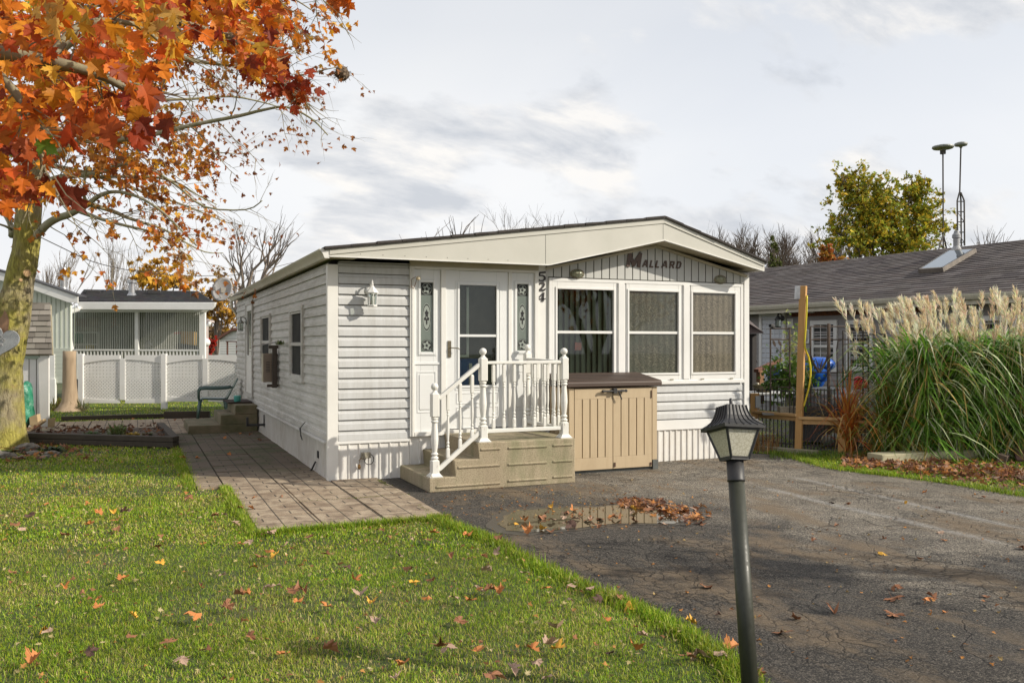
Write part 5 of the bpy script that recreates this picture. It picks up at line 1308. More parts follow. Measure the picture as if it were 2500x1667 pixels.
def smooth_pl(pts, k=3):
    out = []
    for i in range(len(pts) - 1):
        p0, p1, p2, p3 = pts[max(i - 1, 0)], pts[i], pts[i + 1], pts[min(i + 2, len(pts) - 1)]
        for j in range(k):
            t_ = j / k; out.append(.5 * ((2 * p1) + (p2 - p0) * t_ + (2 * p0 - 5 * p1 + 4 * p2 - p3) * t_ ** 2 + (3 * p1 - p0 - 3 * p2 + p3) * t_ ** 3))
    return out + [pts[-1]]
for pts, r0, r1 in limbs:
    sp = smooth_pl(pts); m = len(sp)
    mbL.tube(sp, [r0 + (r1 - r0) * (i / (m - 1)) ** .8 for i in range(m)], 8)
    L = sum((a - b).length for a, b in zip(sp, sp[1:])); k = int(L / .24)
    for i in range(k):
        f = .12 + .88 * (i + rnd.random()) / k
        b, bd = poly_at(sp, min(f, .999)); r = r0 + (r1 - r0) * f
        side = Vector((rnd.gauss(0, .8), rnd.gauss(0, .8), rnd.gauss(0, .8))); side = (side - bd * side.dot(bd)).normalized()
        tl = (.35 + .85 * (1 - abs(f - .45))) * rnd.uniform(.6, 1.1)
        twig(b, (bd * .75 + side * .75).normalized(), tl, max(.005, min(.012, r * .35)), 2 if tl > .7 else 1, mbT, tipsA, .5, 5, (2, 3))
mbL.build('limb', M['limb'], maple, smooth=True)
mbT.build('twigs', M['twig'], maple)
# leaves at the tips, thinning out towards the lower right
def proj(p):
    Z = p.x * DX + p.y * DY; X_ = p.x * RX + p.y * RY; return UC + F * X_ / Z, VH - F * (p.z - EYE) / Z, Z
PALO = np.array([(.74, .27, .025), (.78, .36, .03), (.62, .17, .02), (.80, .46, .05), (.55, .13, .02), (.50, .22, .05), (.74, .30, .03)])
PALB = np.array([(.42, .15, .03), (.50, .19, .035), (.33, .10, .03), (.28, .12, .05)])
PALR = np.array([(.42, .055, .015), (.30, .035, .015), (.22, .04, .02), (.50, .10, .02)])
lp, ls, ld, ln, lc = [], [], [], [], []
def add_leaf(p, size, pal, out=None):
    lp.append(p); ls.append(size); d = Vector((rnd.gauss(.25, .6), rnd.gauss(0, .6), rnd.gauss(-.8, .45))); ld.append(d); ln.append(Vector((rnd.gauss(0, 1), rnd.gauss(-.6, 1), rnd.gauss(.5, .8))))
    c = pal[rnd.randrange(len(pal))] * rnd.uniform(.75, 1.25); lc.append(c)
for p, d in tipsA:
    u, v, Z = proj(p)
    edge_ = (u - 380) / 420 + (v - 330) / 420
    pr = .9 if u < 350 and v < 420 else max(.22, .70 - .42 * edge_)
    if v < 170: pr = .9
    if v > 440: pr *= .6
    if rnd.random() < pr:
        small = u > 520 and v > 150
        for k in range(rnd.choice((1, 2, 2, 3)) if not small else rnd.choice((1, 2))):
            q = p + Vector((rnd.gauss(0, .07), rnd.gauss(0, .07), rnd.gauss(-.03, .06)))
            add_leaf(q, rnd.uniform(.05, .085) if small else rnd.uniform(.075, .125), (PALB if small or rnd.random() < .3 else PALO))
# denser mass of leaves in the upper part of the crown
def in_px(poly, u, v): return inpoly(u, v, poly)
dense_poly = [(-300, -400), (820, -400), (760, -60), (700, 20), (690, 90), (640, 160), (560, 150), (470, 110), (430, 200), (330, 180), (200, 200), (-40, 300), (-300, 330)]
k = 0
while k < 3300:
    u, v = rnd.uniform(-300, 800), rnd.uniform(-400, 330)
    if not in_px(dense_poly, u, v): continue
    cl_ = sin(u * .021 + 1) * cos(v * .027) + sin(u * .045 + v * .03)
    if cl_ < -.75 and v > -50: k += 1; continue
    add_leaf(P(u, v, rnd.uniform(11, 16.5)), rnd.uniform(.09, .14), PALO if rnd.random() < .85 else PALR); k += 1
def flush_leaves(name, parent, label=None, hi=True, kind='stuff'):
    o = leaves_np(name, np.array([tuple(p) for p in lp]), np.array(ls), np.array([tuple(p) for p in ld]), np.array([tuple(p) for p in ln]), np.array(lc), M['leaf'], parent, hi)
    for a in (lp, ls, ld, ln, lc): a.clear()
    o['kind'] = kind
    return o
flush_leaves('crown', maple, hi=True)
# ---- boughs of a second maple reaching in from the left of the camera
m2 = empty('maple_tree', (-5.2, 1.6, 0), 'red and orange maple boughs hanging close overhead in the top left corner', 'tree')
mb = MB(); mb.tube([(-5.2, 1.6, -.1), (-5.15, 1.65, .5), (-5.1, 1.7, 1.5), (-4.9, 1.8, 3), (-4.6, 2.1, 4.4), (-4.4, 2.4, 6.5), (-4.3, 2.6, 8.5)], [.34, .25, .22, .19, .16, .11, .05], 16); mb.build('trunk', M['bark'], m2, smooth=True)
mb = MB(); mbt = MB(); near = []
bl = [([Vector((-4.75, 1.95, 3.6)), P(-350, 60, 4.4), P(-60, 120, 4.7), P(120, 150, 4.8), P(260, 190, 4.9), P(350, 250, 5.0)], .07),
      ([P(-60, 120, 4.7), P(40, 230, 4.6), P(90, 330, 4.6), P(110, 420, 4.6)], .03),
      ([Vector((-4.6, 2.1, 4.4)), P(-300, -150, 5.2), P(60, -60, 5.8), P(260, 10, 6.3), P(420, 50, 6.8), P(560, 90, 7.2), P(680, 130, 7.4)], .065),
      ([P(420, 50, 6.8), P(520, -10, 7.2), P(640, 20, 7.6), P(700, 60, 7.7)], .03),
      ([P(560, 90, 7.2), P(640, 160, 7.2), P(700, 210, 7.2), P(730, 235, 7.2)], .022),
      ([P(420, 50, 6.8), P(520, -60, 6.6), P(700, -60, 6.4), P(800, -25, 6.3)], .03),
      ([P(120, 150, 4.8), P(200, 60, 5.0), P(330, 60, 5.2), P(420, 130, 5.4)], .03)]
for pts, r0 in bl:
    sp = smooth_pl(pts); m = len(sp); mb.tube(sp, [r0 * (1 - .8 * i / (m - 1)) for i in range(m)], 7)
    for i in range(m * 2):
        b, bd = poly_at(sp, rnd.uniform(.3, .99)); side = Vector((rnd.gauss(0, 1), rnd.gauss(0, 1), rnd.gauss(0, 1))).normalized()
        twig(b, (bd * .6 + side * .6).normalized(), rnd.uniform(.25, .5), .006, 1, mbt, near, .3, 4, (1, 2))
mb.build('limb', M['twig'], m2, smooth=True); mbt.build('twigs', M['twig'], m2)
PALN = np.array([(.80, .25, .02), (.82, .32, .025), (.76, .19, .015), (.66, .11, .015), (.88, .50, .05), (.45, .07, .015), (.78, .24, .02), (.72, .17, .015)])
def big(u, v, Z, s, pal):
    p = P(u, v, Z); lp.append(p); ls.append(s)
    rv = Vector((RX, RY, 0)); fv = Vector((DX, DY, 0))
    a = rnd.gauss(-.9, .45)      # leaves point down and to the right
    ld.append(rv * cos(a) + Vector((0, 0, 1)) * sin(a) + fv * rnd.gauss(0, .3)); ln.append(-fv * 1.0 + rv * rnd.gauss(0, .6) + Vector((0, 0, rnd.gauss(.2, .6))))
    lc.append(pal[rnd.randrange(len(pal))] * rnd.uniform(.7, 1.25))
pa = [(-120, -120), (450, -120), (432, 120), (370, 190), (345, 240), (372, 268), (330, 290), (300, 240), (240, 262), (260, 310), (180, 330), (128, 352), (132, 420), (118, 470), (60, 500), (-120, 515)]
k = 0
while k < 1150:
    u, v = rnd.uniform(-120, 450), rnd.uniform(-120, 515)
    if not inpoly(u, v, pa): continue
    hole = sin(u * .03) * sin(v * .034 + 1.2)
    if hole > .55 and rnd.random() < .75: continue
    pal = PALR if (v > 380 or (u > 300 and v > 220)) and rnd.random() < .25 else (PALN if v > 90 or u < 80 or rnd.random() < .6 else np.array([(.75, .46, .05), (.68, .34, .04), (.70, .42, .10)]))
    if rnd.random() < .012: pal = np.array([(.16, .30, .03)])
    big(u, v, rnd.uniform(4.2, 6.8), rnd.uniform(.07, .13), pal); k += 1
for (u, v) in ((390, 290), (405, 300), (345, 300), (330, 325), (175, 310), (165, 325), (140, 452), (160, 470), (178, 472), (330, 345), (60, 350), (180, 280), (245, 300), (262, 315), (15, 365), (240, 65), (255, 70), (355, 220), (375, 225)):
    big(u, v, rnd.uniform(4.3, 5), rnd.uniform(.12, .16), PALR if rnd.random() < .7 else PALN)
pb = [(420, -120), (700, -120), (712, -10), (690, 40), (742, 78), (722, 92), (680, 70), (668, 150), (640, 190), (600, 160), (560, 120), (480, 90), (430, 110)]
k = 0
while k < 560:
    u, v = rnd.uniform(420, 750), rnd.uniform(-120, 200)
    if not inpoly(u, v, pb): continue
    if sin(u * .05 + 2) * sin(v * .06) > .6: continue
    big(u, v, rnd.uniform(6.2, 9), rnd.uniform(.08, .13), PALN if rnd.random() < .85 else PALR); k += 1
for _ in range(38): big(rnd.gauss(712, 22), rnd.gauss(222, 20), rnd.uniform(7, 7.5), rnd.uniform(.08, .12), PALR)
for _ in range(26): big(rnd.gauss(640, 26), rnd.gauss(170, 22), rnd.uniform(7, 7.5), rnd.uniform(.10, .15), PALR if rnd.random() < .5 else PALN)
for u, v in ((812, 2), (825, 8), (845, 3), (852, 18), (835, -4), (805, -8)): big(u, v, 6.3, .13, PALN)
for _ in range(500): # the part of this crown above and left of the frame
    lp.append(Vector((rnd.gauss(-4.2, 1.6), rnd.gauss(2.8, 1.8), rnd.uniform(4.4, 8.5)))); ls.append(.15); ld.append(Vector((rnd.gauss(0, 1), rnd.gauss(0, 1), -1))); ln.append(Vector((rnd.gauss(0, 1), -1, rnd.gauss(0, 1)))); lc.append(PALN[rnd.randrange(8)])
flush_leaves('crown', m2, hi=True)
# nest at the end of a branch
c = P(835, 180, 13.3); mb = MB(); mb.ball(c, .115, 12, 9, (1, 1, .95), .25)
for _ in range(90):
    d = Vector((rnd.gauss(0, 1), rnd.gauss(0, 1), rnd.gauss(0, 1))).normalized(); s_ = Vector((rnd.gauss(0, 1), rnd.gauss(0, 1), rnd.gauss(0, 1))).normalized(); a = c + d * .09; mb.tube([a - s_ * .06, a + s_ * .08], .004, 3)
mb.build('bird_nest', mk('nest_brown', (.09, .06, .04), (.20, .15, .10), 30, .95), None, 'dark ball-shaped nest at the end of a thin maple branch against the sky', 'nest', smooth=False)

# ---- heart ornament on the trunk
hc = P(5, 832, TZ - .33); mb = MB(); fv = Vector((DX, DY, 0)); rv = Vector((RX, RY, 0)); up3 = Vector((0, 0, 1))
def heart(s_, n=40):
    out = []
    for i in range(n):
        t_ = 2 * pi * i / n; x = 16 * sin(t_) ** 3; y = 13 * cos(t_) - 5 * cos(2 * t_) - 2 * cos(3 * t_) - cos(4 * t_); out.append((x / 16 * s_, y / 16 * s_))
    return out
tl = -.25
def hpnt(x, y, d): return hc + rv * (x * cos(tl) - y * sin(tl)) + up3 * (x * sin(tl) + y * cos(tl)) - fv * d
mb.prism([hpnt(x, y, 0) for x, y in heart(.27)], -fv * .03)
m_h = mk('stone_heart', (.46, .47, .47), (.30, .31, .32), 70, .6, .8, 90)
ho = mb.build('heart_plaque', m_h, None, 'grey textured stone heart hung on the mossy trunk', 'ornament', bevel=.008)
mb = MB()
for (cx_, cy_, rr) in ((-.02, .05, .05), (.04, .02, .035), (-.06, -.02, .04), (.02, -.06, .035)):
    for k in range(6):
        a = k * pi / 3; mb.ball(hpnt(cx_ + rr * .5 * cos(a), cy_ + rr * .5 * sin(a), .032), rr * .3, 6, 4, (1, 1, 1))
mb.build('relief', mk('relief_pale', (.42, .42, .41), (.3, .3, .3), 40, .5), ho)
# ---- rocks and little plants round the foot of the maple
ROCKS = [(12, 1120, .17), (66, 1100, .20), (80, 1112, .13), (128, 1112, .13), (112, 1118, .08), (50, 1122, .09), (100, 1122, .07), (-20, 1112, .16)]
rock_m = mk('field_stone', (.23, .205, .17), (.10, .09, .07), 12, .85, .6, 30)
lab = ['flat grey rock edging the maple bed', ]
ROCKLAB = ['grey rock at the very left edge below the maple trunk', 'largest pale rock right of the maple trunk foot', 'small rock in front of the largest pale one', 'grey rock furthest right beside the dark green plant', 'little stone left of the dark green plant', 'low stone between two rocks at the trunk foot', 'tiny stone in the fallen leaves by the maple bed', 'rock half outside the left edge of the picture']
for (u, v, s_), lb in zip(ROCKS, ROCKLAB):
    s_ *= .78; p = G(u, v); mb = MB(); mb.ball((p.x, p.y, s_ * .28), s_, 12, 7, (1.1, .8, .5), .35); mb.build('rock', rock_m, None, lb, 'rock', 'rocks around the maple', org=p)
def rosette(name, p, n, L, w_, col, label, mat='grass', up=.6, cat='plant', group=None):
    mb = MB(); r0 = Vector(p)
    V = []
    for i in range(n):
        a = rnd.random() * 2 * pi; e = rnd.uniform(.2, 1.3) * up; l = L * rnd.uniform(.5, 1); d = Vector((cos(a) * cos(e), sin(a) * cos(e), sin(e))); s_ = Vector((-sin(a), cos(a), 0)) * w_ / 2
        k = rnd.uniform(.6, 1.4); mb.cur = tuple(q * k for q in col[rnd.randrange(len(col))])
        b = r0 + Vector((rnd.gauss(0, .04), rnd.gauss(0, .04), 0)) * (L * 5); m_ = b + d * l * .55; e_ = b + d * l + Vector((0, 0, -l * .2))
        mb.add([b - s_ * .4, b + s_ * .4, m_ + s_, m_ - s_, e_], [(0, 1, 2, 3), (3, 2, 4)])
    return mb.build(name, M[mat], None, label, cat, group, org=r0)
GRN = [(.10, .18, .04), (.14, .22, .06), (.07, .13, .03)]; SIL = [(.26, .32, .22), (.18, .25, .14), (.12, .19, .08)]
rosette('garden_plant', G(130, 1104), 260, .22, .02, [(.03, .07, .03), (.05, .10, .04), (.02, .05, .03)], 'dark green feathery plant beside the rocks right of the maple')
rosette('garden_plant', G(48, 1104), 200, .16, .035, SIL, 'silvery green low plant at the foot of the maple trunk')
rosette('garden_plant', G(82, 1098), 160, .13, .03, SIL, 'pale green sprawling plant between the rocks and the lawn')
rosette('garden_plant', G(15, 1106), 120, .13, .03, GRN, 'small green plant at the left edge beside the trunk')
pts = [(G(rnd.gauss(75, 60), rnd.gauss(1108, 9)).x, 0) for _ in range(1)]
pts = []
for _ in range(170):
    p = G(rnd.gauss(85, 75), rnd.gauss(1104, 14)); pts.append((p.x, p.y))
litter('leaf_litter', pts, .08, 'brown leaves gathered among the rocks under the maple', z=.03, tilt=.8)
# ---- timber-edged planter
pl = empty('planter_bed', G(250, 1082), 'low dark timber edged flower bed full of dead leaves', 'planter')
mb = MB(); A1, B1 = G(428, 1094), G(40, 1083)
C1 = G(392, 1056)
for h_ in (.055, .145):
    mb.beam((A1.x, A1.y, h_), (B1.x, B1.y, h_), .13, .085)
for h_ in (.055, .145): mb.beam(Vector((A1.x, A1.y, h_)) + (C1 - A1).normalized() * .08, (C1.x, C1.y, h_ + .002), .13, .085)
mb.build('timber_edge', M['darkwood'], pl, bevel=.01)
D1 = G(62, 1068)
mb = MB(); mb.quad((A1.x, A1.y, .11), (C1.x, C1.y, .11), (D1.x, D1.y, .11), (B1.x, B1.y, .11)); mb.build('soil', mk('bed_soil', (.06, .042, .028), (.10, .07, .045), 15, .95, .8, 40), pl)
def inbed():
    f, g = rnd.random(), rnd.random(); a = A1.lerp(B1, f); b = C1.lerp(D1, f); return a.lerp(b, .1 + .8 * g)
pts = [(q.x, q.y) for q in (inbed() for _ in range(170))]
litter('leaf_litter', pts, .085, 'dead leaves filling the timber edged flower bed', z=.12, tilt=.9, cols=[(.20, .09, .045), (.13, .06, .04), (.26, .13, .07), (.10, .05, .03)])
def onbed(u, v): p = G(u, v, .12); return p
rosette('garden_plant', onbed(222, 1066), 260, .22, .02, [(.06, .14, .03), (.09, .18, .04)], 'bright green tuft in the middle of the timber flower bed')
rosette('garden_plant', onbed(285, 1064), 80, .34, .03, [(.20, .28, .10), (.14, .20, .06)], 'tall thin pale green weed in the timber flower bed', up=1.0)
rosette('garden_plant', onbed(322, 1064), 110, .16, .045, [(.62, .44, .05), (.5, .34, .05)], 'yellow-leaved plant in the timber flower bed')
rosette('garden_plant', onbed(360, 1064), 90, .16, .03, [(.16, .20, .08), (.20, .16, .08)], 'faded plant at the right end of the timber flower bed')
# long timber along the far side of the path and the raised edging
mb = MB(); a, b = G(150, 1021, .06), G(400, 1014, .06); mb.beam((a.x, a.y, .05), (b.x, b.y, .05), .12, .1); mb.build('edging_timber', M['darkwood'], None, 'long dark timber between the paver path and the grass strip', 'edging')
mb = MB(); a, b = G(402, 1012, .1), G(512, 1011, .1); mb.beam((a.x, a.y, .09), (b.x, b.y, .09), .12, .16); mb.build('edging_timber', M['darkwood'], None, 'dark timber by the chair, stepped up beyond the grass strip', 'edging')
# ---- small white shed with the steep shingled roof
sh = empty('garden_shed', G(90, 1046), 'narrow white shed with weathered shingled mansard roof behind the maple', 'shed')
SZ_ = 17.4
def q3(u, v, Z=SZ_): return P(u, v, Z)
fw = -fv
def flat(mb, pix, Z=SZ_, th=.03): mb.prism([q3(u, v, Z) for u, v in pix], fv * th)
mb = MB(); flat(mb, [(-60, 870), (100, 868), (101, 1040), (-60, 1044)], SZ_, .04); 
pr = q3(112, 1050, SZ_); 
SD = ray(108, 842) * 2.2
mb.prism([q3(100, 868), q3(112, 866), q3(112, 1048), q3(100, 1044)], SD)
mb.build('wall', M['white'], sh)
mb = MB()
for u in (70, 88): mb.prism([q3(u, 872, SZ_ - .004), q3(u + 1.6, 872, SZ_ - .004), q3(u + 1.6, 1038, SZ_ - .004), q3(u, 1038, SZ_ - .004)], fv * .003)
mb.build('panel_groove', M['groove'], sh)
mb = MB(); 
mb.prism([q3(93, 874, SZ_ - .05), q3(108, 868, SZ_ - .05), q3(119, 868, SZ_ - .05), q3(119, 1046, SZ_ - .05), q3(97, 1042, SZ_ - .05)], fv * .04)
mb.prism([q3(60, 862, SZ_ - .02), q3(118, 862, SZ_ - .02), q3(118, 872, SZ_ - .02), q3(60, 872, SZ_ - .02)], fv * .02)
mb.build('corner_board', M['trim'], sh, bevel=.006)
mb = MB(); flat(mb, [(60, 868), (96, 868), (96, 876), (60, 876)], SZ_ - .03, .02); mb.build('door_head', mk('mint_paint', (.42, .50, .42), (.36, .44, .36), 4, .5), sh)
p0 = q3(-60, 865, SZ_ - .10); uu = (q3(128, 865, SZ_ - .10) - p0); w_ = uu.length; uu.normalize(); top = q3(-60, 743, SZ_ + .35); vv_ = (top - p0); h_ = vv_.length; vv_.normalize()
WSH = [(.34, .31, .27), (.28, .26, .22), (.40, .37, .32), (.22, .20, .17)]
nn = uu.cross(vv_).normalized(); nn = nn if nn.dot(fw) > 0 else -nn
roofsheet('s', w_, h_, p0, uu, vv_, WSH, 9, .26, .014, mat=None, parent=sh, nrm=nn)
mb = MB(); mb.prism([p0 - nn * .02, p0 + uu * w_ - nn * .02, p0 + uu * w_ + vv_ * h_ - nn * .02, p0 + vv_ * h_ - nn * .02], -nn * .03)
e1 = p0 + uu * w_; mb.prism([e1, e1 + vv_ * h_, e1 + vv_ * h_ + SD * .5, e1 + SD], -uu * .02); mb.build('roof_deck', M['oldwood'], sh)
# second, flatter upper slope
t0 = p0 + vv_ * h_
roofsheet('s', w_, 1.2, t0, uu, (SD.normalized() + up3 * .05).normalized(), WSH, 8, .26, .012, parent=sh, objname='roof')
# lumber leaning on the shed and the green tarp
def leanbox(name, pix, Z, th, mat, label, cat):
    mb = MB(); mb.prism([q3(u, v, Z) for u, v in pix], fv * th); return mb.build(name, mat, None, label, cat, bevel=.004)
leanbox('lumber_block', [(71, 1018), (90, 1011), (93, 1034), (73, 1040)], 16.6, .12, M['ply'], 'square sawn timber end beside the green tarp', 'lumber')
leanbox('lumber_plank', [(64, 1048), (104, 1023), (106, 1029), (70, 1056)], 16.5, .12, M['ply'], 'sloping plank leaning against the shed corner', 'lumber')
leanbox('lumber_plank', [(88, 1047), (124, 1045), (124, 1054), (88, 1056)], 16.3, .14, M['oldwood'], 'flat grey plank lying on the pavers before the shed', 'lumber')
leanbox('plywood_sheet', [(117, 1022), (134, 1019), (131, 1044), (116, 1044)], 17.2, .03, M['ply'], 'small tan board leaning at the right of the shed', 'lumber')
mb = MB(); c0 = q3(62, 995, 16.7); vs = []; fs = []; m = 10; n = 9
outl = [(936, 66), (938, 71), (946, 75), (965, 78), (990, 80), (1010, 81), (1020, 79), (1040, 66), (1050, 62), (1056, 60)]
for i, (v, ur) in enumerate(outl):
    for j in range(n):
        f = j / (n - 1); u = 20 + (ur - 20) * f; dz = -.22 * sin(pi * f) + .05 * sin(i * 1.7 + j * 2.1)
        vs.append(q3(u, v + 2 * sin(j * 1.4 + i), 16.8 + dz * 1.0))
for i in range(m - 1):
    for j in range(n - 1): fs.append((i * n + j, i * n + j + 1, (i + 1) * n + j + 1, (i + 1) * n + j))
mb.add(vs, fs)
t = NT('green_tarp'); n1 = t.noise(4, 5, .6, None, .8); t.set(Base_Color=t.ramp(n1, [(.35, (.015, .13, .07)), (.55, (.03, .22, .13)), (.7, (.10, .35, .24))]), Roughness=.35); t.bump(n1, .8, .05)
mb.add([v + fv * .5 for v in vs[-n:]] + [v + fv * .5 for v in vs[:n]], [])
o = mb.build('green_tarp', t.m, None, 'crumpled green tarp draped over a pile between maple and shed', 'tarp', smooth=True); s_ = o.modifiers.new('Solid', 'SOLIDIFY'); s_.thickness = .04
# ---- stripped dead trunk
c = G(170, 1003); Zc = EYE * F / (1003 - VH)
mb = MB(); pr = [(185 - 152 + 6, 1006), (30, 990), (27, 960), (26.5, 920), (26, 880), (27, 858)]
vs = []; fs = []; n = 14; hs = [(.36, 1.30), (.26, 1.12), (.19, 1), (.165, .95), (.155, 1), (.15, 1), (.155, 1)]
zz = [0, .10, .25, .6, 1.0, 1.3, 1.5]
for i, ((r, k), z) in enumerate(zip(hs, zz)):
    for j in range(n): a = 2 * pi * j / n; rr = r * (1 + .06 * sin(5 * a + i) + (.15 * max(0, sin(3 * a)) if i < 2 else 0)); vs.append((c.x + rr * cos(a), c.y + rr * sin(a), z))
for i in range(6):
    for j in range(n): fs.append((i * n + j, i * n + (j + 1) % n, (i + 1) * n + (j + 1) % n, (i + 1) * n + j))
fs.append(tuple(6 * n + j for j in range(n))); mb.add(vs, fs); mb.build('dead_trunk', M['deadtrunk'], None, 'stripped dead tree trunk cut off at fence height', 'tree trunk', smooth=True, org=c)
rosette('garden_plant', G(148, 1002), 160, .55, .02, [(.34, .30, .08), (.20, .22, .06), (.42, .32, .10)], 'yellowing grassy tuft left of the cut-off trunk', up=1.1)
rosette('garden_plant', G(196, 1003), 140, .45, .015, [(.10, .13, .05), (.16, .18, .08)], 'wispy dark weeds between the cut-off trunk and the white fence', up=1.2)
# ---- white lattice fence
FA, FB = G(199, 998), G(401, 998); fd = (FB - FA).normalized(); bay = (FB - FA).length; nf = Vector((-fd.y, fd.x, 0)); nf = nf if nf.dot(fw) > 0 else -nf
fe = empty('lattice_fence', (FA + FB) / 2, 'white vinyl fence of four arched lattice panels', 'fence')
ZTp = 1.40
def fp(s_, z, d=0): return FA + fd * s_ + Vector((0, 0, z)) + nf * d
for k in range(3):
    mb = MB(); s_ = bay * k; mb.prism([fp(s_ - .065, -.05, .065), fp(s_ + .065, -.05, .065), fp(s_ + .065, -.05, -.065), fp(s_ - .065, -.05, -.065)], (0, 0, ZTp + .07)); mb.build('post', M['white'], fe, bevel=.006)
def lat(s0, s1, z0, z1, arch):
    fr = MB(); sm = (s0 + s1) / 2
    N = 10
    for i in range(N):
        a = s0 + (s1 - s0) * i / N; b = s0 + (s1 - s0) * (i + 1) / N
        def ar(s_): q = (s_ - (s1 if arch < 0 else s0)) / (s1 - s0); return .0 + .10 * q * q
        fr.prism([fp(a, z1 - .06 - ar(a), .025), fp(b, z1 - .06 - ar(b), .025), fp(b, z1 + .06, .025), fp(a, z1 + .06, .025)], nf * -.05)
        fr.prism([fp(a, z0 - .05, .025), fp(b, z0 - .05, .025), fp(b, z0 + .03 + ar(b) * .6, .025), fp(a, z0 + .03 + ar(a) * .6, .025)], nf * -.05)
    fr.build('rail', M['white'], fe)
    lt = MB(); W = s1 - s0; H = z1 - z0; st_ = .088; wd = .044
    for sgn in (1, -1):
        k = -H
        while k < W + H:
            # line s = k + sgn*z
            if sgn == 1: a0, a1 = max(0, -k), min(H, W - k); pA, pB = (k + a0, a0), (k + a1, a1)
            else: a0, a1 = max(0, k - W), min(H, k); pA, pB = (k - a0, a0), (k - a1, a1)
            if a1 - a0 > .05: lt.beam(fp(s0 + pA[0], z0 + pA[1], .004 * sgn), fp(s0 + pB[0], z0 + pB[1], .004 * sgn), wd, .007, up=nf) if False else lt.beam(fp(s0 + pA[0], z0 + pA[1], .004 * sgn), fp(s0 + pB[0], z0 + pB[1], .004 * sgn), .007, wd, up=fd.cross(nf) * 1.0 if False else Vector((0, 0, 1)))
            k += st_
    lt.build('lattice', M['white'], fe)
for k in range(2):
    s0 = bay * k + .065; s1 = bay * (k + 1) - .065; sm = (s0 + s1) / 2
    zb0 = .20 if k == 0 else .24
    lat(s0, sm - .07, zb0, ZTp - .07, -1); lat(sm + .07, s1, zb0, ZTp - .07, 1)
    mb = MB(); mb.prism([fp(sm - .07, zb0 + .03, .035), fp(sm + .07, zb0 + .03, .035), fp(sm + .07, zb0 + .03, -.035), fp(sm - .07, zb0 + .03, -.035)], (0, 0, ZTp - .1 - zb0 - .03)); mb.build('mid_post', M['white'], fe, bevel=.004)
# ---- green plastic chair
def chair(loc, rz):
    ch = empty('garden_chair', loc, 'dark green moulded plastic armchair behind the side steps', 'chair')
    Rz = Matrix.Rotation(rz, 3, 'Z'); L0 = Vector(loc)
    def c3(x, y, z): return L0 + Rz @ Vector((x * 1.15, y * 1.1, z * 1.08))
    gm_ = mk('green_plastic', (.03, .08, .065), (.045, .10, .085), 6, .35)
    # seat slightly dished
    mb = MB(); n = 8; vs = []; fs = []
    for i in range(n + 1):
        for j in range(n + 1):
            x = -.24 + .48 * i / n; y = -.23 + .46 * j / n; z = .40 + .025 * (abs(y) / .23) ** 2 + .02 * (i / n - .5) - (.05 * max(0, (i / n - .85) / .15) ** 2)
            vs.append(c3(x, y * (1 - .12 * (1 - i / n)), z))
    for i in range(n):
        for j in range(n): a = i * (n + 1) + j; fs.append((a, a + 1, a + n + 2, a + n + 1))
    mb.add(vs, fs); o = mb.build('seat', gm_, ch, smooth=True); s_ = o.modifiers.new('Solid', 'SOLIDIFY'); s_.thickness = .02
    mb = MB(); vs = []; fs = []; n = 9; m = 9
    for i in range(m + 1):
        f = i / m
        for j in range(n + 1):
            g = j / n * 2 - 1; w_ = .225 * (1 - .35 * max(0, f - .55) ** 1.2 / .4); zt = .40 + .44 * f; x = -.22 - .20 * f + .03 * (1 - g * g) * -1
            vs.append(c3(x, g * w_, zt - .06 * g * g * f))
    for i in range(m):
        for j in range(n): a = i * (n + 1) + j; fs.append((a, a + 1, a + n + 2, a + n + 1))
    mb.add(vs, fs); o = mb.build('backrest', gm_, ch, smooth=True); s_ = o.modifiers.new('Solid', 'SOLIDIFY'); s_.thickness = .018
    for sd_ in (-1, 1):
        mb = MB(); mb.tube([c3(-.34, sd_ * .20, .66), c3(-.24, sd_ * .27, .645), c3(-.05, sd_ * .29, .64), c3(.14, sd_ * .285, .645), c3(.22, sd_ * .27, .635), c3(.25, sd_ * .255, .58), c3(.245, sd_ * .25, .41)], [.02, .026, .028, .028, .026, .022, .02], 8); mb.build('armrest', gm_, ch, smooth=True)
        for x0_, x1_ in ((.22, .27), (-.22, -.28)):
            mb = MB(); mb.tube([c3(x0_, sd_ * .22, .41), c3((x0_ + x1_) / 2, sd_ * .235, .2), c3(x1_, sd_ * .25, 0)], [.036, .028, .02], 8); mb.build('leg', gm_, ch, smooth=True)
    return ch
chair((1.52, 19.95, .026), radians(178))
# ---- steps at the side door
ss = empty('side_steps', (1.5, 17.6, 0), 'three-tier mossy concrete steps at the side door of the mobile home', 'steps')
mb = MB(); YA, YE = 17.0, 18.65
for i, (xa, za, zc_, y0_) in enumerate(((.87, 0, .17, YA), (1.43, .17, .35, YA + .0), (1.69, .35, .52, YA))):
    mb = MB(); xe = X0 - .03 if i == 2 else (1.66 if i == 1 else X0 - .03)
    if i == 1: xe = X0 - .03
    mb.prism([(xa, y0_ + .0, za), (xe, y0_, za), (xe, y0_, zc_), (xa + .012, y0_, zc_)], (0, YE - YA - .1 * i, 0)); mb.build('tier', M['mossconc'] if i == 0 else M['concmoss'] if 'concmoss' in M else M['mossconc'], ss, bevel=.012)
mb = MB(); mb.box(1.62, X0 - .06, YA + .55, YE - .15, .522, .55); mb.build('doormat', mk('dark_doormat', (.035, .022, .018), (.05, .035, .03), 30, .95, .8, 120), None, 'dark brown mat lying on the top side step', 'doormat')
c = Vector((1.80, YA + .65, .551)); mb = MB(); mb.lathe(c, [(.055, 0), (.065, .02), (.068, .10), (.07, .12)], 14); mb.build('plant_pot', mk('teal_pot', (.10, .42, .36), (.07, .32, .28), 8, .4), None, 'small turquoise pot on the top side step', 'pot', smooth=True)
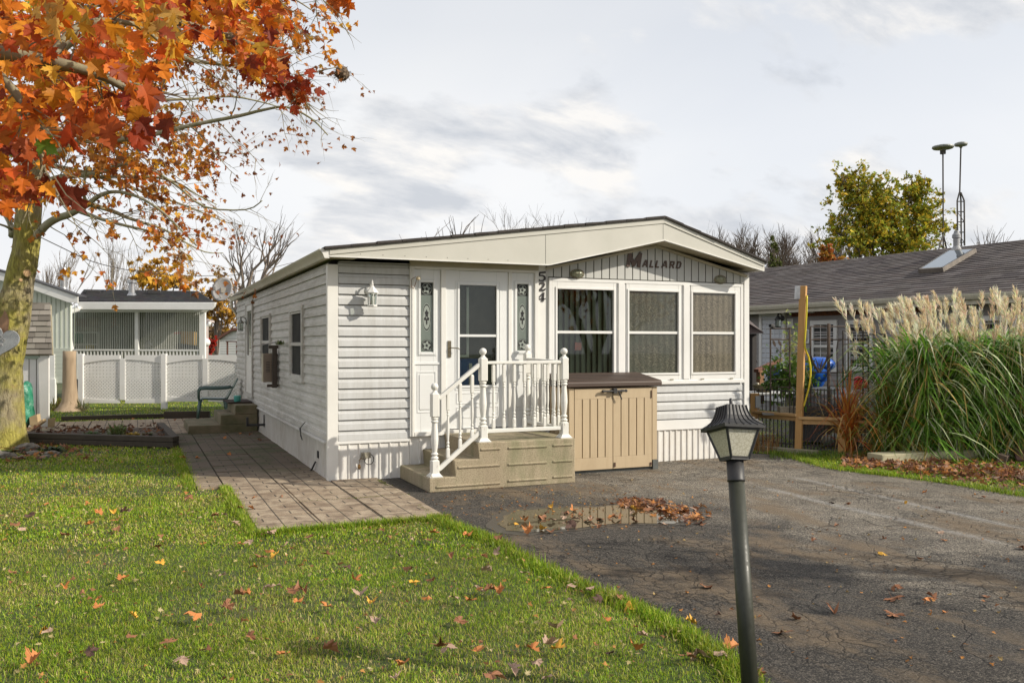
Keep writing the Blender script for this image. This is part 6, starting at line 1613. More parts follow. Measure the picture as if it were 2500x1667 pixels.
# ---- satellite dish
dl = P(542, 706, 17.0)
ds = empty('satellite_dish', dl, 'round grey satellite dish on an arm at the roof edge of the mobile home', 'satellite dish')
nd = (Vector((-RX, -RY, 0)) * .12 - fv * .9 + up3 * .32).normalized(); rot = nd.to_track_quat('Z', 'Y').to_matrix()
mb = MB(); pr = [(.001, -.05), (.08, -.047), (.14, -.038), (.19, -.018), (.23, 0), (.233, .004), (.19, -.012), (.14, -.030), (.08, -.039), (.001, -.042)]
vs = []; fs = []; n = 28
for r, z in pr:
    for j in range(n): a = 2 * pi * j / n; vs.append(dl + rot @ Vector((r * cos(a) * .92, r * sin(a) * 1.1, z)))
for i in range(len(pr) - 1):
    for j in range(n): fs.append((i * n + j, i * n + (j + 1) % n, (i + 1) * n + (j + 1) % n, (i + 1) * n + j))
mb.add(vs, fs); mb.build('reflector', mk('dish_grey', (.46, .46, .46), (.40, .40, .40), 3, .5), ds, smooth=True)
mb = MB(); e = Vector((X0 - .02, 18.6, 2.75)); q = dl - nd * .06; mb.tube([q, q - nd * .12 + Vector((.1, .1, -.06)), e], .018, 7); lnb = dl + nd * .34 + Vector((0, 0, -.12)); mb.tube([q - Vector((0, 0, .2)), lnb], .01, 6); mb.obox(q, (.1, .1, .1)); mb.build('bracket', mk('dish_bracket', (.36, .34, .30), None, 6, .5), ds)
mb = MB(); mb.obox(lnb, (.05, .05, .08)); mb.build('receiver', mk('receiver_grey', (.2, .2, .2), None, 6, .5), ds, bevel=.008)
# ---- meter box, bracket with plants, hose reel etc on the side wall
yb, ya = sy(655), sy(682)
za, zc_ = sz(668, 929), sz(668, 862)
mbx = empty('utility_box', (X0 - .05, (ya + yb) / 2, za), 'louvred brown metal utility box with a cream side on the long wall', 'utility box')
y_ = sy(686) + .25
mb = MB(); mb.box(X0 - .24, X0 - .02, y_, y_ + .02, za, zc_); mb.build('front', M['brownbox'] if 'brownbox' in M else mk('brown_enamel', (.27, .21, .16), (.22, .17, .13), 5, .45), mbx, bevel=.004)
mb = MB(); mb.box(X0 - .25, X0 - .02, y_ + .02, y_ + .16, za - .0, zc_ + .0); mb.build('body', mk('cream_enamel', (.50, .46, .34), (.44, .40, .3), 5, .5), mbx, bevel=.004)
mb = MB()
for k in range(7):
    z_ = za + (zc_ - za) * (.36 + .055 * k)
    for xx in (-.20, -.115): mb.box(X0 + xx, X0 + xx + .06, y_ - .006, y_ - .001, z_, z_ + .008)
mb.build('louvre', M['black'], mbx)
yp = y_ - .12
mb = MB(); mb.box(X0 - .12, X0 - .045, yp - .03, yp + .05, sz(685, 947), sz(685, 846)); mb.box(X0 - .20, X0 - .02, yp - .02, yp + .03, sz(685, 945) - .0, sz(685, 938)); mb.box(X0 - .18, X0 - .02, yp - .02, yp + .03, sz(685, 851), sz(685, 843)); mb.build('shutter_rail', M['brownmetal'], None, 'dark brown upright metal bracket beside the utility box', 'bracket', bevel=.004)
mb = MB(); q0, q1 = onX(686, 832, X0 - .12), onX(686, 832, X0 - .12) + Vector((-.42, .1, -.09)); mb.tube([onX(688, 832, X0 - .1), q1], .009, 6)
mb.build('wire_holder', M['galv'], None, 'thin metal arm reaching out from the wall bracket', 'bracket')
rosette('hanging_plant', onX(684, 842, X0 - .12), 60, .12, .02, [(.10, .16, .06), (.36, .42, .22)], 'tiny pale-topped plant on the wall bracket', up=1.1)
wall_lantern(Vector((X0 - .15, sy(606) - .0, sz(606, 808))), (-1, 0, 0), 'weathered lantern beside the side door', mk('aged_lantern', (.30, .31, .28), None, 8, .5), .95)
# folding black step/boot scraper on the skirting
c = onX(648, 1030, X0); mb = MB(); mb.box(X0 - .32, X0 - .0, c.y, c.y + .03, .20, .24); mb.box(X0 - .33, X0 - .29, c.y - .0, c.y + .04, .20, .36); mb.box(X0 - .03, X0 - .016, c.y - .02, c.y + .05, .18, .40); mb.build('hose_bracket', M['black'], None, 'black L-shaped hose bracket on the side skirting', 'bracket', bevel=.004)
mb = MB(); a = onX(745, 1030, X0 - .07); mb.tube([a, a + Vector((-.01, .3, -.1)), a + Vector((0, .35, -.22)), a + Vector((0, .22, -.26)), a + Vector((0, .45, -.12))], .006, 6); mb.build('loose_cable', M['black'], None, 'loose black cable hanging over the side ledge', 'cable', smooth=True)
mb = MB(); a = onX(770, 1127, X0 - .03); mb.tube([a, a + Vector((-.02, .15, -.12)), a + Vector((-.04, .5, -.2)), a + Vector((-.04, 1.2, -.22))], .012, 6); mb.build('ground_cable', M['black'], None, 'black cable running into the paving at the side skirting', 'cable', smooth=True)
# ---- mint neighbour with the screened porch
nb = empty('porch_house', P(300, 990, 27), 'pale mint neighbour house with screened porch and dark shingled roof', 'house')
NZ = 26.5
def n3(u, v, Z=NZ): return P(u, v, Z)
def slabp(mb, pix, Z=NZ, th=.06, d=0): mb.prism([n3(u, v, Z + d) for u, v in pix], fv * th)
mint = mk('mint_siding', (.74, .77, .68), (.69, .72, .63), 2, .6)
# gable end wall, vertical boards, on the left
GZ = 24.5
mb = MB(); mb.prism([n3(-150, 930, GZ), (n3(140, 930, GZ)), n3(172, 930, GZ), n3(172, 740, GZ), n3(60, 700, GZ), n3(-150, 640, GZ)], fv * .1); mb.build('wall', mint, nb)
mb = MB()
for k in range(22):
    u = -60 + k * 11.5; vt = 640 + (u + 150) * (100 / 322); mb.prism([n3(u, max(vt, 690) if u > 60 else 690, GZ - .012), n3(u + 1.2, max(vt, 690), GZ - .012), n3(u + 1.2, 848, GZ - .012), n3(u, 848, GZ - .012)], fv * .01)
mb.build('board_joint', mk('mint_joint', (.42, .47, .38), None, 4, .7), nb)
mb = MB()
for k in range(9): v = 850 + k * 9.5; mb.prism([n3(60, v, GZ - .03), n3(172, v, GZ - .03), n3(172, v + 8.6, GZ - .012), n3(60, v + 8.6, GZ - .012)], fv * .01)
mb.build('lap_siding', mint, nb)
mb = MB(); mb.prism([n3(-150, 640 - 20, GZ - .35), n3(60, 677, GZ - .35), n3(190, 722, GZ - .35), n3(190, 740, GZ - .35), n3(163, 737, GZ - .35), n3(60, 700, GZ - .35), n3(-150, 645, GZ - .35)], fv * .04)
mb.build('fascia', M['white'], nb, bevel=.004)
mb = MB(); mb.prism([n3(-150, 640 - 21, GZ - .38), n3(60, 676, GZ - .38), n3(190, 721, GZ - .38), n3(190, 723.5, GZ - .38), n3(60, 679, GZ - .38), n3(-150, 643 - 20, GZ - .38)], fv * .5)
mb.build('roof', mk('dark_roof', (.04, .04, .045), (.06, .06, .065), 9, .9, .4, 60), nb)
mb = MB(); mb.prism([n3(122, 925, GZ - .08), n3(134, 925, GZ - .08), n3(134, 1000, GZ - .08), n3(122, 1000, GZ - .08)], fv * .1); mb.prism([n3(118, 865, GZ - .04), n3(133, 865, GZ - .04), n3(133, 996, GZ - .04), n3(118, 996, GZ - .04)], fv * .05); mb.build('corner_trim', M['white'], nb)
# porch roof
e0, e1 = n3(182, 736, NZ - .3), n3(522, 738, NZ - .3); r0, r1 = n3(205, 707, NZ + 3.2), n3(484, 711, NZ + 3.2)
uu = (e1 - e0); w_ = uu.length; uu.normalize(); vv_ = (r0 - e0); vv_ = vv_ - uu * vv_.dot(uu); h_ = vv_.length; vv_.normalize()
mb = MB(); mb.prism([e0, e1, r1, r0], Vector((0, 0, -.05))); mb.build('roof_deck', M['dark'], nb)
DRF = [(.045, .045, .05), (.055, .055, .06), (.035, .035, .04), (.065, .065, .07)]
mb = MB(); rows_ = 14; n_ = uu.cross(vv_).normalized(); n_ = n_ if n_.z > 0 else -n_
for r_ in range(rows_):
    f0, f1 = r_ / rows_, min(1, (r_ + 1.2) / rows_); a0, b0_ = e0.lerp(r0, f0), e1.lerp(r1, f0); a1, b1_ = e0.lerp(r0, f1), e1.lerp(r1, f1); nseg = 34
    for k in range(nseg):
        if True:
            mb.cur = tuple(q * rnd.uniform(.8, 1.2) for q in rnd.choice(DRF)); k0, k1 = k / nseg, (k + .97) / nseg
            mb.quad(a0.lerp(b0_, k0) + n_ * .025, a0.lerp(b0_, k1) + n_ * .025, a1.lerp(b1_, k1) + n_ * .008, a1.lerp(b1_, k0) + n_ * .008)
mb.build('roof', M['shingle'], nb)
mb = MB(); mb.prism([n3(188, 737, NZ - .34), n3(526, 738, NZ - .34), n3(523, 748, NZ - .34), n3(515, 757, NZ - .34), n3(196, 756, NZ - .34), n3(192, 748, NZ - .34)], fv * .14); mb.build('gutter', M['white'], nb, bevel=.02)
mb = MB(); mb.prism([n3(190, 755, NZ - .1), n3(505, 756, NZ - .1), n3(498, 762, NZ - .1), n3(190, 762, NZ - .1)], fv * .2); mb.build('soffit', M['trim'], nb)
mb = MB(); mb.tube([n3(192, 748, NZ - .4), n3(190, 754, NZ - .4), n3(163, 763, NZ - .6), n3(158, 772, NZ - .6), n3(160, 880, NZ - .6)], .085, 10); mb.build('downpipe', M['white'], nb, smooth=True)
# porch frame, floor, side and interior
mb = MB()
for a, b in ((165, 176), (329, 337), (487, 500)): mb.prism([n3(a, 760, NZ), n3(b, 760, NZ), n3(b, 925, NZ), n3(a, 925, NZ)], fv * .12)
mb.prism([n3(176, 852, NZ + .01), n3(487, 853, NZ + .01), n3(487, 857, NZ + .01), n3(176, 856, NZ + .01)], fv * .1)
mb.build('porch_frame', M['white'], nb)
mb = MB(); u = 178
while u < 486:
    mb.prism([n3(u, 857, NZ + .02), n3(u + 3.2, 857, NZ + .02), n3(u + 3.2, 925, NZ + .02), n3(u, 925, NZ + .02)], fv * .04); u += 8.4
mb.build('balustrade', M['white'], nb)
mb = MB(); mb.prism([n3(172, 925, NZ + .05), n3(500, 925, NZ + .05), n3(500, 1000, NZ + .05), n3(172, 1000, NZ + .05)], fv * .1); mb.build('porch_base', M['dark'], nb)
mb = MB(); mb.quad(n3(172, 760, NZ + 2.2), n3(500, 760, NZ + 2.2), n3(500, 925, NZ + 2.2), n3(172, 925, NZ + 2.2)); mb.build('porch_back_wall', mk('porch_inner', (.20, .21, .16), (.16, .17, .13), 1, .8), nb)
mb = MB(); u = 177
while u < 487:
    if not 328 < u < 338: mb.prism([n3(u, 762, NZ + .16), n3(u + 1.35, 762, NZ + .16), n3(u + 1.35, 853, NZ + .16), n3(u, 853, NZ + .16)], fv * .02)
    u += 4.4
mb.build('screen_strip', mk('plastic_strip', (.60, .61, .55), None, 4, .5), nb)
mb = MB(); mb.quad(n3(176, 760, NZ + .22), n3(487, 760, NZ + .22), n3(487, 857, NZ + .22), n3(176, 857, NZ + .22)); mb.build('screen', clearglass('porch_film', (.62, .63, .56)), nb)
# things inside the porch
def inner(name, pix, mat, label, cat, Z=NZ + .8, th=.25):
    mb = MB(); mb.prism([n3(u, v, Z) for u, v in pix], fv * th); return mb.build(name, mat, None, label, cat, bevel=.01)
for (a, b, c_, d, cm_, lb) in ((178, 196, 778, 796, (.30, .20, .13), 'brown basket on the porch shelf, left one'), (197, 214, 780, 798, (.24, .15, .11), 'dark red-brown basket on the porch shelf, middle one'), (216, 238, 776, 796, (.34, .28, .20), 'pale woven basket on the porch shelf, right one'), (197, 240, 798, 808, (.42, .38, .28), 'row of cream storage tins under the baskets')):
    inner('basket', [(a, d), (b, d), (b, c_), (a, c_)], mk('basket_' + str(a), cm_, tuple(q * .6 for q in cm_), 20, .8, .6, 30), lb, 'basket')
wh = MB()
for a, b, c_, d in ((176, 241, 810, 813), (237, 241, 813, 852), (203, 206, 813, 852), (176, 241, 839, 842)): wh.prism([n3(a, d, NZ + .6), n3(b, d, NZ + .6), n3(b, c_, NZ + .6), n3(a, c_, NZ + .6)], fv * .03)
wh.build('shelf_frame', M['white'], None, 'white gridded shelf standing inside the screened porch', 'shelf')
mb = MB(); mb.ball(n3(189, 826, NZ + .9), .20, 16, 10); mb.build('green_ball', mk('green_ball', (.02, .25, .12), (.02, .2, .1), 3, .4), None, 'large green ball behind the white porch shelf', 'ball', smooth=True)
mb = MB(); mb.ball(n3(220, 849, NZ + .9), .13, 12, 8); mb.build('yellow_bucket', mk('yellow_plastic', (.60, .45, .02), None, 3, .4), None, 'yellow plastic item at the bottom of the porch shelf', 'bucket', smooth=True)
inner('cardboard_box', [(440, 809), (474, 810), (473, 843), (442, 838)], mk('cardboard', (.48, .32, .14), (.42, .27, .12), 6, .8), 'tan cardboard box in the right bay of the porch', 'box')
inner('red_cushion', [(425, 811), (446, 810), (446, 815), (425, 816)], mk('red_cloth', (.40, .05, .04), None, 8, .8), 'red cushion beside the cardboard box in the porch', 'cushion')
inner('dark_machine', [(424, 846), (430, 838), (470, 844), (482, 850), (478, 852), (430, 852)], M['black'], 'low black treadmill shape in the right bay of the porch', 'treadmill')
mb = MB(); c = n3(363, 843, NZ + .5); mb.lathe(c + Vector((0, 0, -.1)), [(.06, 0), (.11, .03), (.12, .12), (.06, .19), (.07, .24)], 12); mb.build('white_jug', M['white'], None, 'white jug on the porch ledge', 'jug', smooth=True)
mb = MB(); c = n3(279, 773, NZ + .4)
for k in range(14): mb.ball(c + Vector((rnd.gauss(0, .07), rnd.gauss(0, .07), -.05 - .02 * k)), .035, 6, 4)
mb.tube([c + Vector((-.1, 0, .03)), c + Vector((.1, 0, .03))], .012, 5); mb.tube([c, c + Vector((0, 0, .2))], .004, 4); mb.build('wind_chime', mk('shell_pink', (.5, .34, .26), (.4, .25, .2), 30, .6), None, 'pink shell wind chime hanging in the porch', 'wind chime')
# roof vents
def vent_pipe(name, u, v, Z, h, r, label, cat, mat=M['galv'], hood=True):
    c = n3(u, v, Z); mb = MB(); pr = [(r * 1.6, 0), (r * 1.0, h * .18), (r, h * .2), (r, h * .62)]
    if hood: pr += [(r * 1.45, h * .64), (r * 1.45, h * .74), (r * .9, h * .76), (r * .9, h * .84), (r * 1.3, h * .86), (r * 1.2, h * .98), (.01, h)]
    else: pr += [(r, h * .8), (r * 1.5, h * .82), (r * 1.5, h), (.01, h + .01)]
    mb.lathe(c, pr, 16); mb.build(name, mat, None, label, cat, smooth=False)
vent_pipe('chimney_pipe', 155, 712, 25.8, .72, .09, 'tall shiny metal flue on the mint house roof', 'chimney')
vent_pipe('roof_vent', 322, 722, 28, .5, .10, 'metal turbine vent on the dark porch roof', 'roof vent', hood=False)
for u, lb in ((228, 'flat black vent on the porch roof left of the turbine vent'), (376, 'flat black vent on the porch roof right of the turbine vent')):
    c = n3(u, 714, 28.6); mb = MB(); mb.obox(c, (.42, .4, .12)); mb.obox(c + Vector((0, 0, .06)), (.36, .34, .05)); mb.build('roof_vent', M['black'], None, lb, 'roof vent', bevel=.02)
# little building parts to the right of the porch, and the far white shed
fs2 = empty('distant_shed', P(560, 860, 42), 'small distant white shed with brown barn roof seen past the fence', 'shed')
mb = MB(); Zs = 42; mb.prism([P(u, v, Zs) for u, v in ((533, 870), (580, 870), (600, 870), (600, 812), (582, 806), (562, 804), (548, 818), (537, 830))], fv * 2); mb.build('wall', M['white'], fs2)
mb = MB(); mb.prism([P(u, v, Zs - .2) for u, v in ((528, 825), (546, 814), (563, 803), (590, 797), (610, 800), (610, 806), (585, 806), (564, 808), (549, 818), (532, 829))], fv * 2.4); mb.build('roof', mk('brown_roof', (.16, .07, .05), None, 5, .8), fs2)
mb = MB()
for k in range(7): mb.prism([P(u, v, Zs - .02) for u, v in ((538, 826 + k * 6), (600, 826 + k * 6), (600, 826.8 + k * 6), (538, 826.8 + k * 6))], fv * .01)
mb.build('siding_line', mk('line_grey', (.45, .45, .42), None, 4, .6), fs2)
mb = MB()
for u in (553, 576): mb.prism([P(a, b, 38) for a, b in ((u, 866), (u + 2.2, 866), (u + 2.2, 834), (u, 834))], fv * .12)
mb.prism([P(a, b, 38) for a, b in ((551, 835), (580, 835), (580, 832.5), (551, 832.5))], fv * .12); mb.build('garden_arbour', mk('dark_red_wood', (.12, .05, .035), None, 5, .8), None, 'dark brown garden swing frame before the distant shed', 'swing frame')
mb = MB(); Zs = 33
mb.prism([P(a, b, Zs) for a, b in ((494, 778), (512, 782), (513, 787), (498, 792), (498, 875), (494, 875))], fv * .5); mb.build('porch_end_wall', mk('pink_grey', (.45, .38, .36), None, 4, .7), None, 'narrow end wall of a further house right of the porch', 'wall')
mb = MB(); mb.tube([P(513, 786, 32.8), P(510, 792, 32.8), P(500, 797, 32.8), P(499, 805, 32.8), P(500, 872, 32.8)], .06, 8); mb.build('downspout', M['white'], None, 'curved white downspout on the further house', 'downspout', smooth=True)
# wires
def wire(pts, r, label):
    mb = MB(); mb.tube(smooth_pl(pts, 4), r, 5); mb.build('overhead_wire', M['iron'], None, label, 'cable', smooth=True)
wire([P(60, 560, 20), P(152, 605, 22), P(230, 640, 24), (P(330, 662, 27)), P(430, 672, 30), P(520, 673, 33), P(600, 668, 36), P(720, 640, 40)], .012, 'thin black service wire sagging across the sky above the porch roof')
# ================================================================ right side of the picture
fv = Vector((DX, DY, 0)); rv = Vector((RX, RY, 0)); fw = -fv; up3 = Vector((0, 0, 1))
# ---- grey neighbour house, its long wall running away from the camera
EZ = 2.62
def zpt(u, v, z): return P(u, v, (EYE - z) * F / (v - VH))
ea, eb = zpt(1832, 748, EZ), zpt(2500, 710, EZ); ed = (eb - ea).normalized()      # towards the camera
ra = zpt(1900, 652, 4.02); rb = zpt(2500, 586, 4.02)
en = Vector((ed.y, -ed.x, 0)); en = en if en.dot(fw + rv * -1) > 0 else -en        # outward, to the left
gh = empty('grey_house', ea + Vector((0, 0, -EZ)), 'long grey-sided neighbour house with brown shingled roof and skylight', 'house')
E0, E1 = ea - ed * 5.2, eb + ed * 7.0
rd = (rb - ra).normalized(); depth = (ra - ea).dot(-en)
R0 = E0 - en * depth + Vector((0, 0, 4.02 - EZ)); 
E0r = ea - ed * 4.4; 
w_ = (E1 - E0).length; vv_ = (R0 - E0); h_ = vv_.length; vv_.normalize()
SHG = [(.115, .098, .095), (.15, .13, .125), (.095, .08, .08), (.13, .105, .10), (.17, .15, .145)]
n_ = ed.cross(vv_).normalized(); n_ = n_ if n_.z > 0 else -n_
roofsheet('s', w_, h_, E0, ed, vv_, SHG, 27, .42, .009, parent=gh, nrm=n_, jitter=.7)
mb = MB(); mb.prism([E0, E1, E1 + vv_ * h_, R0], -n_ * .02); b = R0 - en * .0
mb.prism([R0, R0 + ed * w_, R0 + ed * w_ - en * depth - Vector((0, 0, 1.4)), R0 - en * depth - Vector((0, 0, 1.4))], -n_ * .02); mb.build('roof_deck', mk('roof_dark_edge', (.06, .05, .05), None, 5, .9), gh)
WD = .38        # eave overhang
W0 = E0 - en * WD; W1 = E1 - en * WD
mb = MB()
def wpt(s_, z, d=0): return W0 + ed * s_ + Vector((0, 0, z - EZ)) + en * d
LW = (W1 - W0).length
mb.prism([wpt(0, -.05), wpt(LW, -.05), wpt(LW, EZ - .02), wpt(0, EZ - .02)], -en * .08)
# far gable end wall
mb.prism([wpt(0, -.05), wpt(0, EZ - .02), R0 - Vector((0, 0, .06)), wpt(0, EZ - .02) - en * (2 * depth - 2 * WD), wpt(0, -.05) - en * (2 * depth - 2 * WD)], ed * .08)
mb.build('wall', M['groove'], gh)
mb = MB(); lapm = mk('grey_vinyl', (.30, .285, .275), (.26, .245, .24), 1.5, .55)
z = 0
while z < EZ - .06:
    mb.add([wpt(0, z, .022), wpt(LW, z, .022), wpt(LW, min(z + .12, EZ - .03), .006), wpt(0, min(z + .12, EZ - .03), .006), wpt(0, z, .0), wpt(LW, z, .0)], [(0, 1, 2, 3), (4, 5, 1, 0)]); z += .12
mb.build('siding', lapm, gh)
mb = MB(); mb.prism([E0 + en * .02, E0 + en * .12 + Vector((0, 0, -.0)), E0 + en * .12 - Vector((0, 0, .04)), E0 + en * .08 - Vector((0, 0, .11)), E0 + en * .02 - Vector((0, 0, .12))], ed * w_); mb.build('gutter', M['gutter'], gh, bevel=.006)
mb = MB(); mb.prism([E0 + en * .02 - Vector((0, 0, .02)), E0 - Vector((0, 0, .02)), E0 - Vector((0, 0, .2)), E0 + en * .02 - Vector((0, 0, .2))], ed * w_); mb.prism([E0 - Vector((0, 0, .18)), E0 - en * WD - Vector((0, 0, .18)), E0 - en * WD - Vector((0, 0, .16)), E0 - Vector((0, 0, .16))], ed * w_); mb.build('eave_trim', M['gutter'], gh)
wp0 = wpt(0, 1)
def ws(u, v=842): q = onpl(u, v, wpt(0, 0), en); return (q - W0).dot(ed)
def wz(u, v): return onpl(u, v, wpt(0, 0), en).z
# rusty strip under the soffit
mb = MB(); s0, s1 = sorted((ws(1935), ws(2290))); mb.prism([wpt(s0, EZ - .29, .024), wpt(s1, EZ - .29, .024), wpt(s1, EZ - .19, .024), wpt(s0, EZ - .19, .024)], en * .012); mb.build('bare_board', mk('bare_red_board', (.25, .09, .04), (.12, .05, .03), 20, .9, .4, 60), gh)
def wbox(mb, s0, s1, z0, z1, d0, d1): mb.prism([wpt(s0, z0, d0), wpt(s1, z0, d0), wpt(s1, z1, d0), wpt(s0, z1, d0)], en * (d1 - d0))
def wframe(mb, s0, s1, z0, z1, w, d0, d1):
    wbox(mb, s0, s0 + w, z0, z1, d0, d1); wbox(mb, s1 - w, s1, z0, z1, d0, d1); wbox(mb, s0 + w, s1 - w, z1 - w, z1, d0, d1); wbox(mb, s0 + w, s1 - w, z0, z0 + w, d0, d1)
def gwin(ua, ub, vt, vb, grid=(3, 2)):
    s0, s1 = sorted((ws(ua), ws(ub))); um = (ua + ub) / 2; z1, z0 = wz(um, vt), wz(um, vb)
    mb = MB(); wframe(mb, s0, s1, z0, z1, .10, .0, .05); zm = (z0 + z1) / 2; wbox(mb, s0 + .1, s1 - .1, zm - .03, zm + .03, .01, .045); o = mb.build('window', M['white'], gh, bevel=.004)
    mb = MB(); wbox(mb, s0 + .1, s1 - .1, z0 + .1, z1 - .1, .012, .016); mb.build('pane', glass('dark_pane', (.02, .022, .025)), o)
    mb = MB()
    for k in range(1, grid[0]): s_ = s0 + .1 + (s1 - s0 - .2) * k / grid[0]; wbox(mb, s_ - .007, s_ + .007, z0 + .1, z1 - .1, .0165, .024)
    for za_, zb_ in ((z0 + .1, zm - .03), (zm + .03, z1 - .1)):
        for k in range(1, grid[1]): q = za_ + (zb_ - za_) * k / grid[1]; wbox(mb, s0 + .1, s1 - .1, q - .007, q + .007, .0165, .025)
    mb.build('muntin', M['white'], o)
gwin(1981, 2046, 782, 908); gwin(2069, 2133, 781, 906); gwin(2190, 2262, 776, 900); gwin(2395, 2490, 770, 905)
mb = MB(); s0, s1 = sorted((ws(1963), ws(1977))); wframe(mb, s0, s1, wz(1970, 838), wz(1970, 804), .03, .0, .04); o = mb.build('window', M['white'], gh)
s0, s1 = sorted((ws(1856), ws(1919))); zt = wz(1888, 762)
mb = MB(); wframe(mb, s0, s1, .25, zt, .09, 0, .05); wbox(mb, s0, s0 + .05, .1, EZ - .2, .0, .03); o2 = mb.build('door_frame', M['white'], gh, bevel=.004)
mb = MB(); wbox(mb, s0 + .09, s1 - .09, .34, zt - .09, .005, .02)
sm = (s0 + s1) / 2
for a, b in ((s0 + .2, sm - .05), (sm + .05, s1 - .2)):
    for c_, d in ((.45, 1.0), (1.1, 1.75), (1.82, zt - .25)): wframe(mb, a, b, c_, min(d, zt - .2), .025, .02, .028)
mb.build('door', mk('door_blue_white', (.62, .65, .70), (.58, .61, .66), 2, .45), gh)
mb = MB(); s_ = ws(1849); wbox(mb, ws(1919) - .03, ws(1919) + .03, .1, EZ - .2, 0, .03); s_ = ws(2478); wbox(mb, s_ - .04, s_ + .04, .1, EZ - .18, .0, .03); mb.build('wall_trim', M['gutter'], gh)
mb = MB(); s_ = ws(1982); wbox(mb, s_ - .12, s_ + .12, wz(1982, 764), wz(1982, 752), 0, .12); mb.build('soffit_box', M['white'], gh, bevel=.01)
# its wall lantern on a white plate
q = onpl(1922, 800, wpt(0, 0), en)
wall_lantern(q + en * .3 - Vector((0, 0, .0)), en, 'black carriage lantern beside the grey house door', M['black'], 1.15)
mb = MB(); s_ = ws(1931); wbox(mb, s_ - .10, s_ + .10, wz(1931, 799), wz(1931, 778), .024, .034); mb.build('lantern_plate', M['white'], gh, bevel=.006)
# skylight
def rpt(u, v, lift=0): q = onpl(u, v, E0 + n_ * .02, n_); return q + n_ * lift
sk = empty('skylight', rpt(2320, 640), 'rectangular framed skylight reflecting the sky on the brown roof', 'skylight')
c4 = [rpt(2243, 668, .10), rpt(2304, 664, .10), rpt(2385, 616, .10), rpt(2318, 620, .10)]
cc = sum(c4, Vector()) / 4
mb = MB()
for a, b in zip(c4, c4[1:] + c4[:1]): mb.prism([a, b, b - n_ * .10, a - n_ * .10], (cc - (a + b) / 2).normalized() * .06)
mb.build('curb', mk('skylight_curb', (.20, .17, .14), (.14, .12, .10), 6, .6), sk)
mb = MB(); q4 = [p + (cc - p).normalized() * .07 for p in c4]; mb.prism(q4, -n_ * .02)
t = NT('skylight_glass'); t.set(Base_Color=(.25, .30, .34), Roughness=.06, Metallic=.75); mb.build('pane', t.m, sk)
# vent on the ridge and the two masts behind
q = P(2335, 607, 20.6); mb = MB(); mb.lathe(q + Vector((0, 0, -.1)), [(.16, 0), (.07, .16), (.07, .34), (.095, .35), (.095, .42), (.06, .47), (.05, .52), (.01, .53)], 16); mb.build('roof_vent', mk('pale_vent', (.42, .42, .42), (.15, .15, .15), 2, .5), None, 'white capped vent pipe on the grey house ridge', 'roof vent')
MZ = 32
def mast(name, u, vt, vb, ur, label):
    m_ = empty(name, P(u, 842, MZ), label, 'antenna', 'mushroom-topped antenna masts')
    WL[m_] = Vector(m_.location)
    mb = MB(); mb.tube([P(u, vb, MZ), P(u + (-1 if u < 2320 else 3), vt, MZ)], .026, 8); mb.build('pole', M['iron'], m_)
    c = P(u + (-1 if u < 2320 else 3), vt - 2, MZ)
    mb = MB(); r = ur * MZ / F; mb.lathe(c + Vector((0, 0, -.05)), [(r * .12, -.10), (r * .3, -.03), (r * .9, .0), (r, .04), (r * .96, .09), (r * .5, .13), (.02, .14)], 24); mb.build('head', mk('antenna_grey', (.30, .31, .27), (.16, .17, .15), 12, .5), m_)
    return m_
a1_ = mast('antenna_mast', 2303, 362, 612, 25, 'taller left mast with a wide flat round antenna')
mb = MB(); c = P(2302, 372, MZ); mb.obox(c, (.14, .14, .14)); 
for du, dv_ in ((-12, 0), (9, 0)): mb.tube([P(2303, 572, MZ), P(2303 + du, 612, MZ + du * .02)], .03, 6)
mb.build('brace', M['iron'], a1_)
a2 = mast('antenna_mast', 2343, 355, 475, 15, 'right mast on a lattice tower with a smaller round antenna')
mb = MB()
for du, z_ in ((-8, 0), (9, 0), (1, .25)):
    mb.tube([P(2346 + du, 600, MZ + z_), P(2345 + du, 490, MZ + z_), P(2344 + du * .2, 470, MZ + z_ * .3)], .03, 6)
for k in range(5):
    v = 492 + k * 25; mb.tube([P(2337, v, MZ), P(2354, v, MZ), P(2346, v, MZ + .25), P(2337, v, MZ)], .02, 5); mb.tube([P(2337, v, MZ), P(2354, v + 25, MZ)], .012, 4) if k % 2 else None
mb.build('lattice_tower', M['iron'], a2)
# ---- timber fence with black iron bars
dz_ = G(1949, 1105)
posts_p = [G(1843, 1092), G(1949, 1105), G(2057, 1109)]
yf = empty('yard_fence', posts_p[1], 'low yard fence of new timber posts and rails with black iron bars', 'fence')
def post(u_b, vb, u_t, vt, w_, name='post', mat=M['cedar'], par=None, label=None, cat=None):
    b = G(u_b, vb); Z = EYE * F / (vb - VH); t_ = P(u_t, vt, Z); mb = MB(); mb.beam(b - up3 * .05, t_, w_, w_, up=Vector((cos(.6), sin(.6), 0))); return mb.build(name, mat, par, label, cat, bevel=.004, org=None if par else b)
post(1843, 1092, 1843, 960, .115, par=yf); post(2057, 1109, 2056, 1030, .11, par=yf)
tp = post(1949, 1105, 1961, 698, .098, name='tall_post', label='tall leaning cedar post holding a yellow hose, by the driveway corner', cat='post')
b = G(1949, 1105); Zp = EYE * F / (1105 - VH)
mb = MB(); mb.beam(P(1948, 730, Zp - .0) , P(1949, 698, Zp), .05, .09); mb.build('post_cap', M['galv'], tp)
mb = MB()
def rail3(p, q, z, w_=.09, h_=.04): a, b_ = p.copy(), q.copy(); a.z = z; b_.z = z; mb.beam(a, b_, w_, h_)
rail3(posts_p[0], posts_p[1], .575, .14, .038); rail3(posts_p[0], posts_p[1], .53, .04, .09); rail3(posts_p[1], posts_p[2], .535, .14, .038); rail3(posts_p[1], posts_p[2], .485, .04, .09)
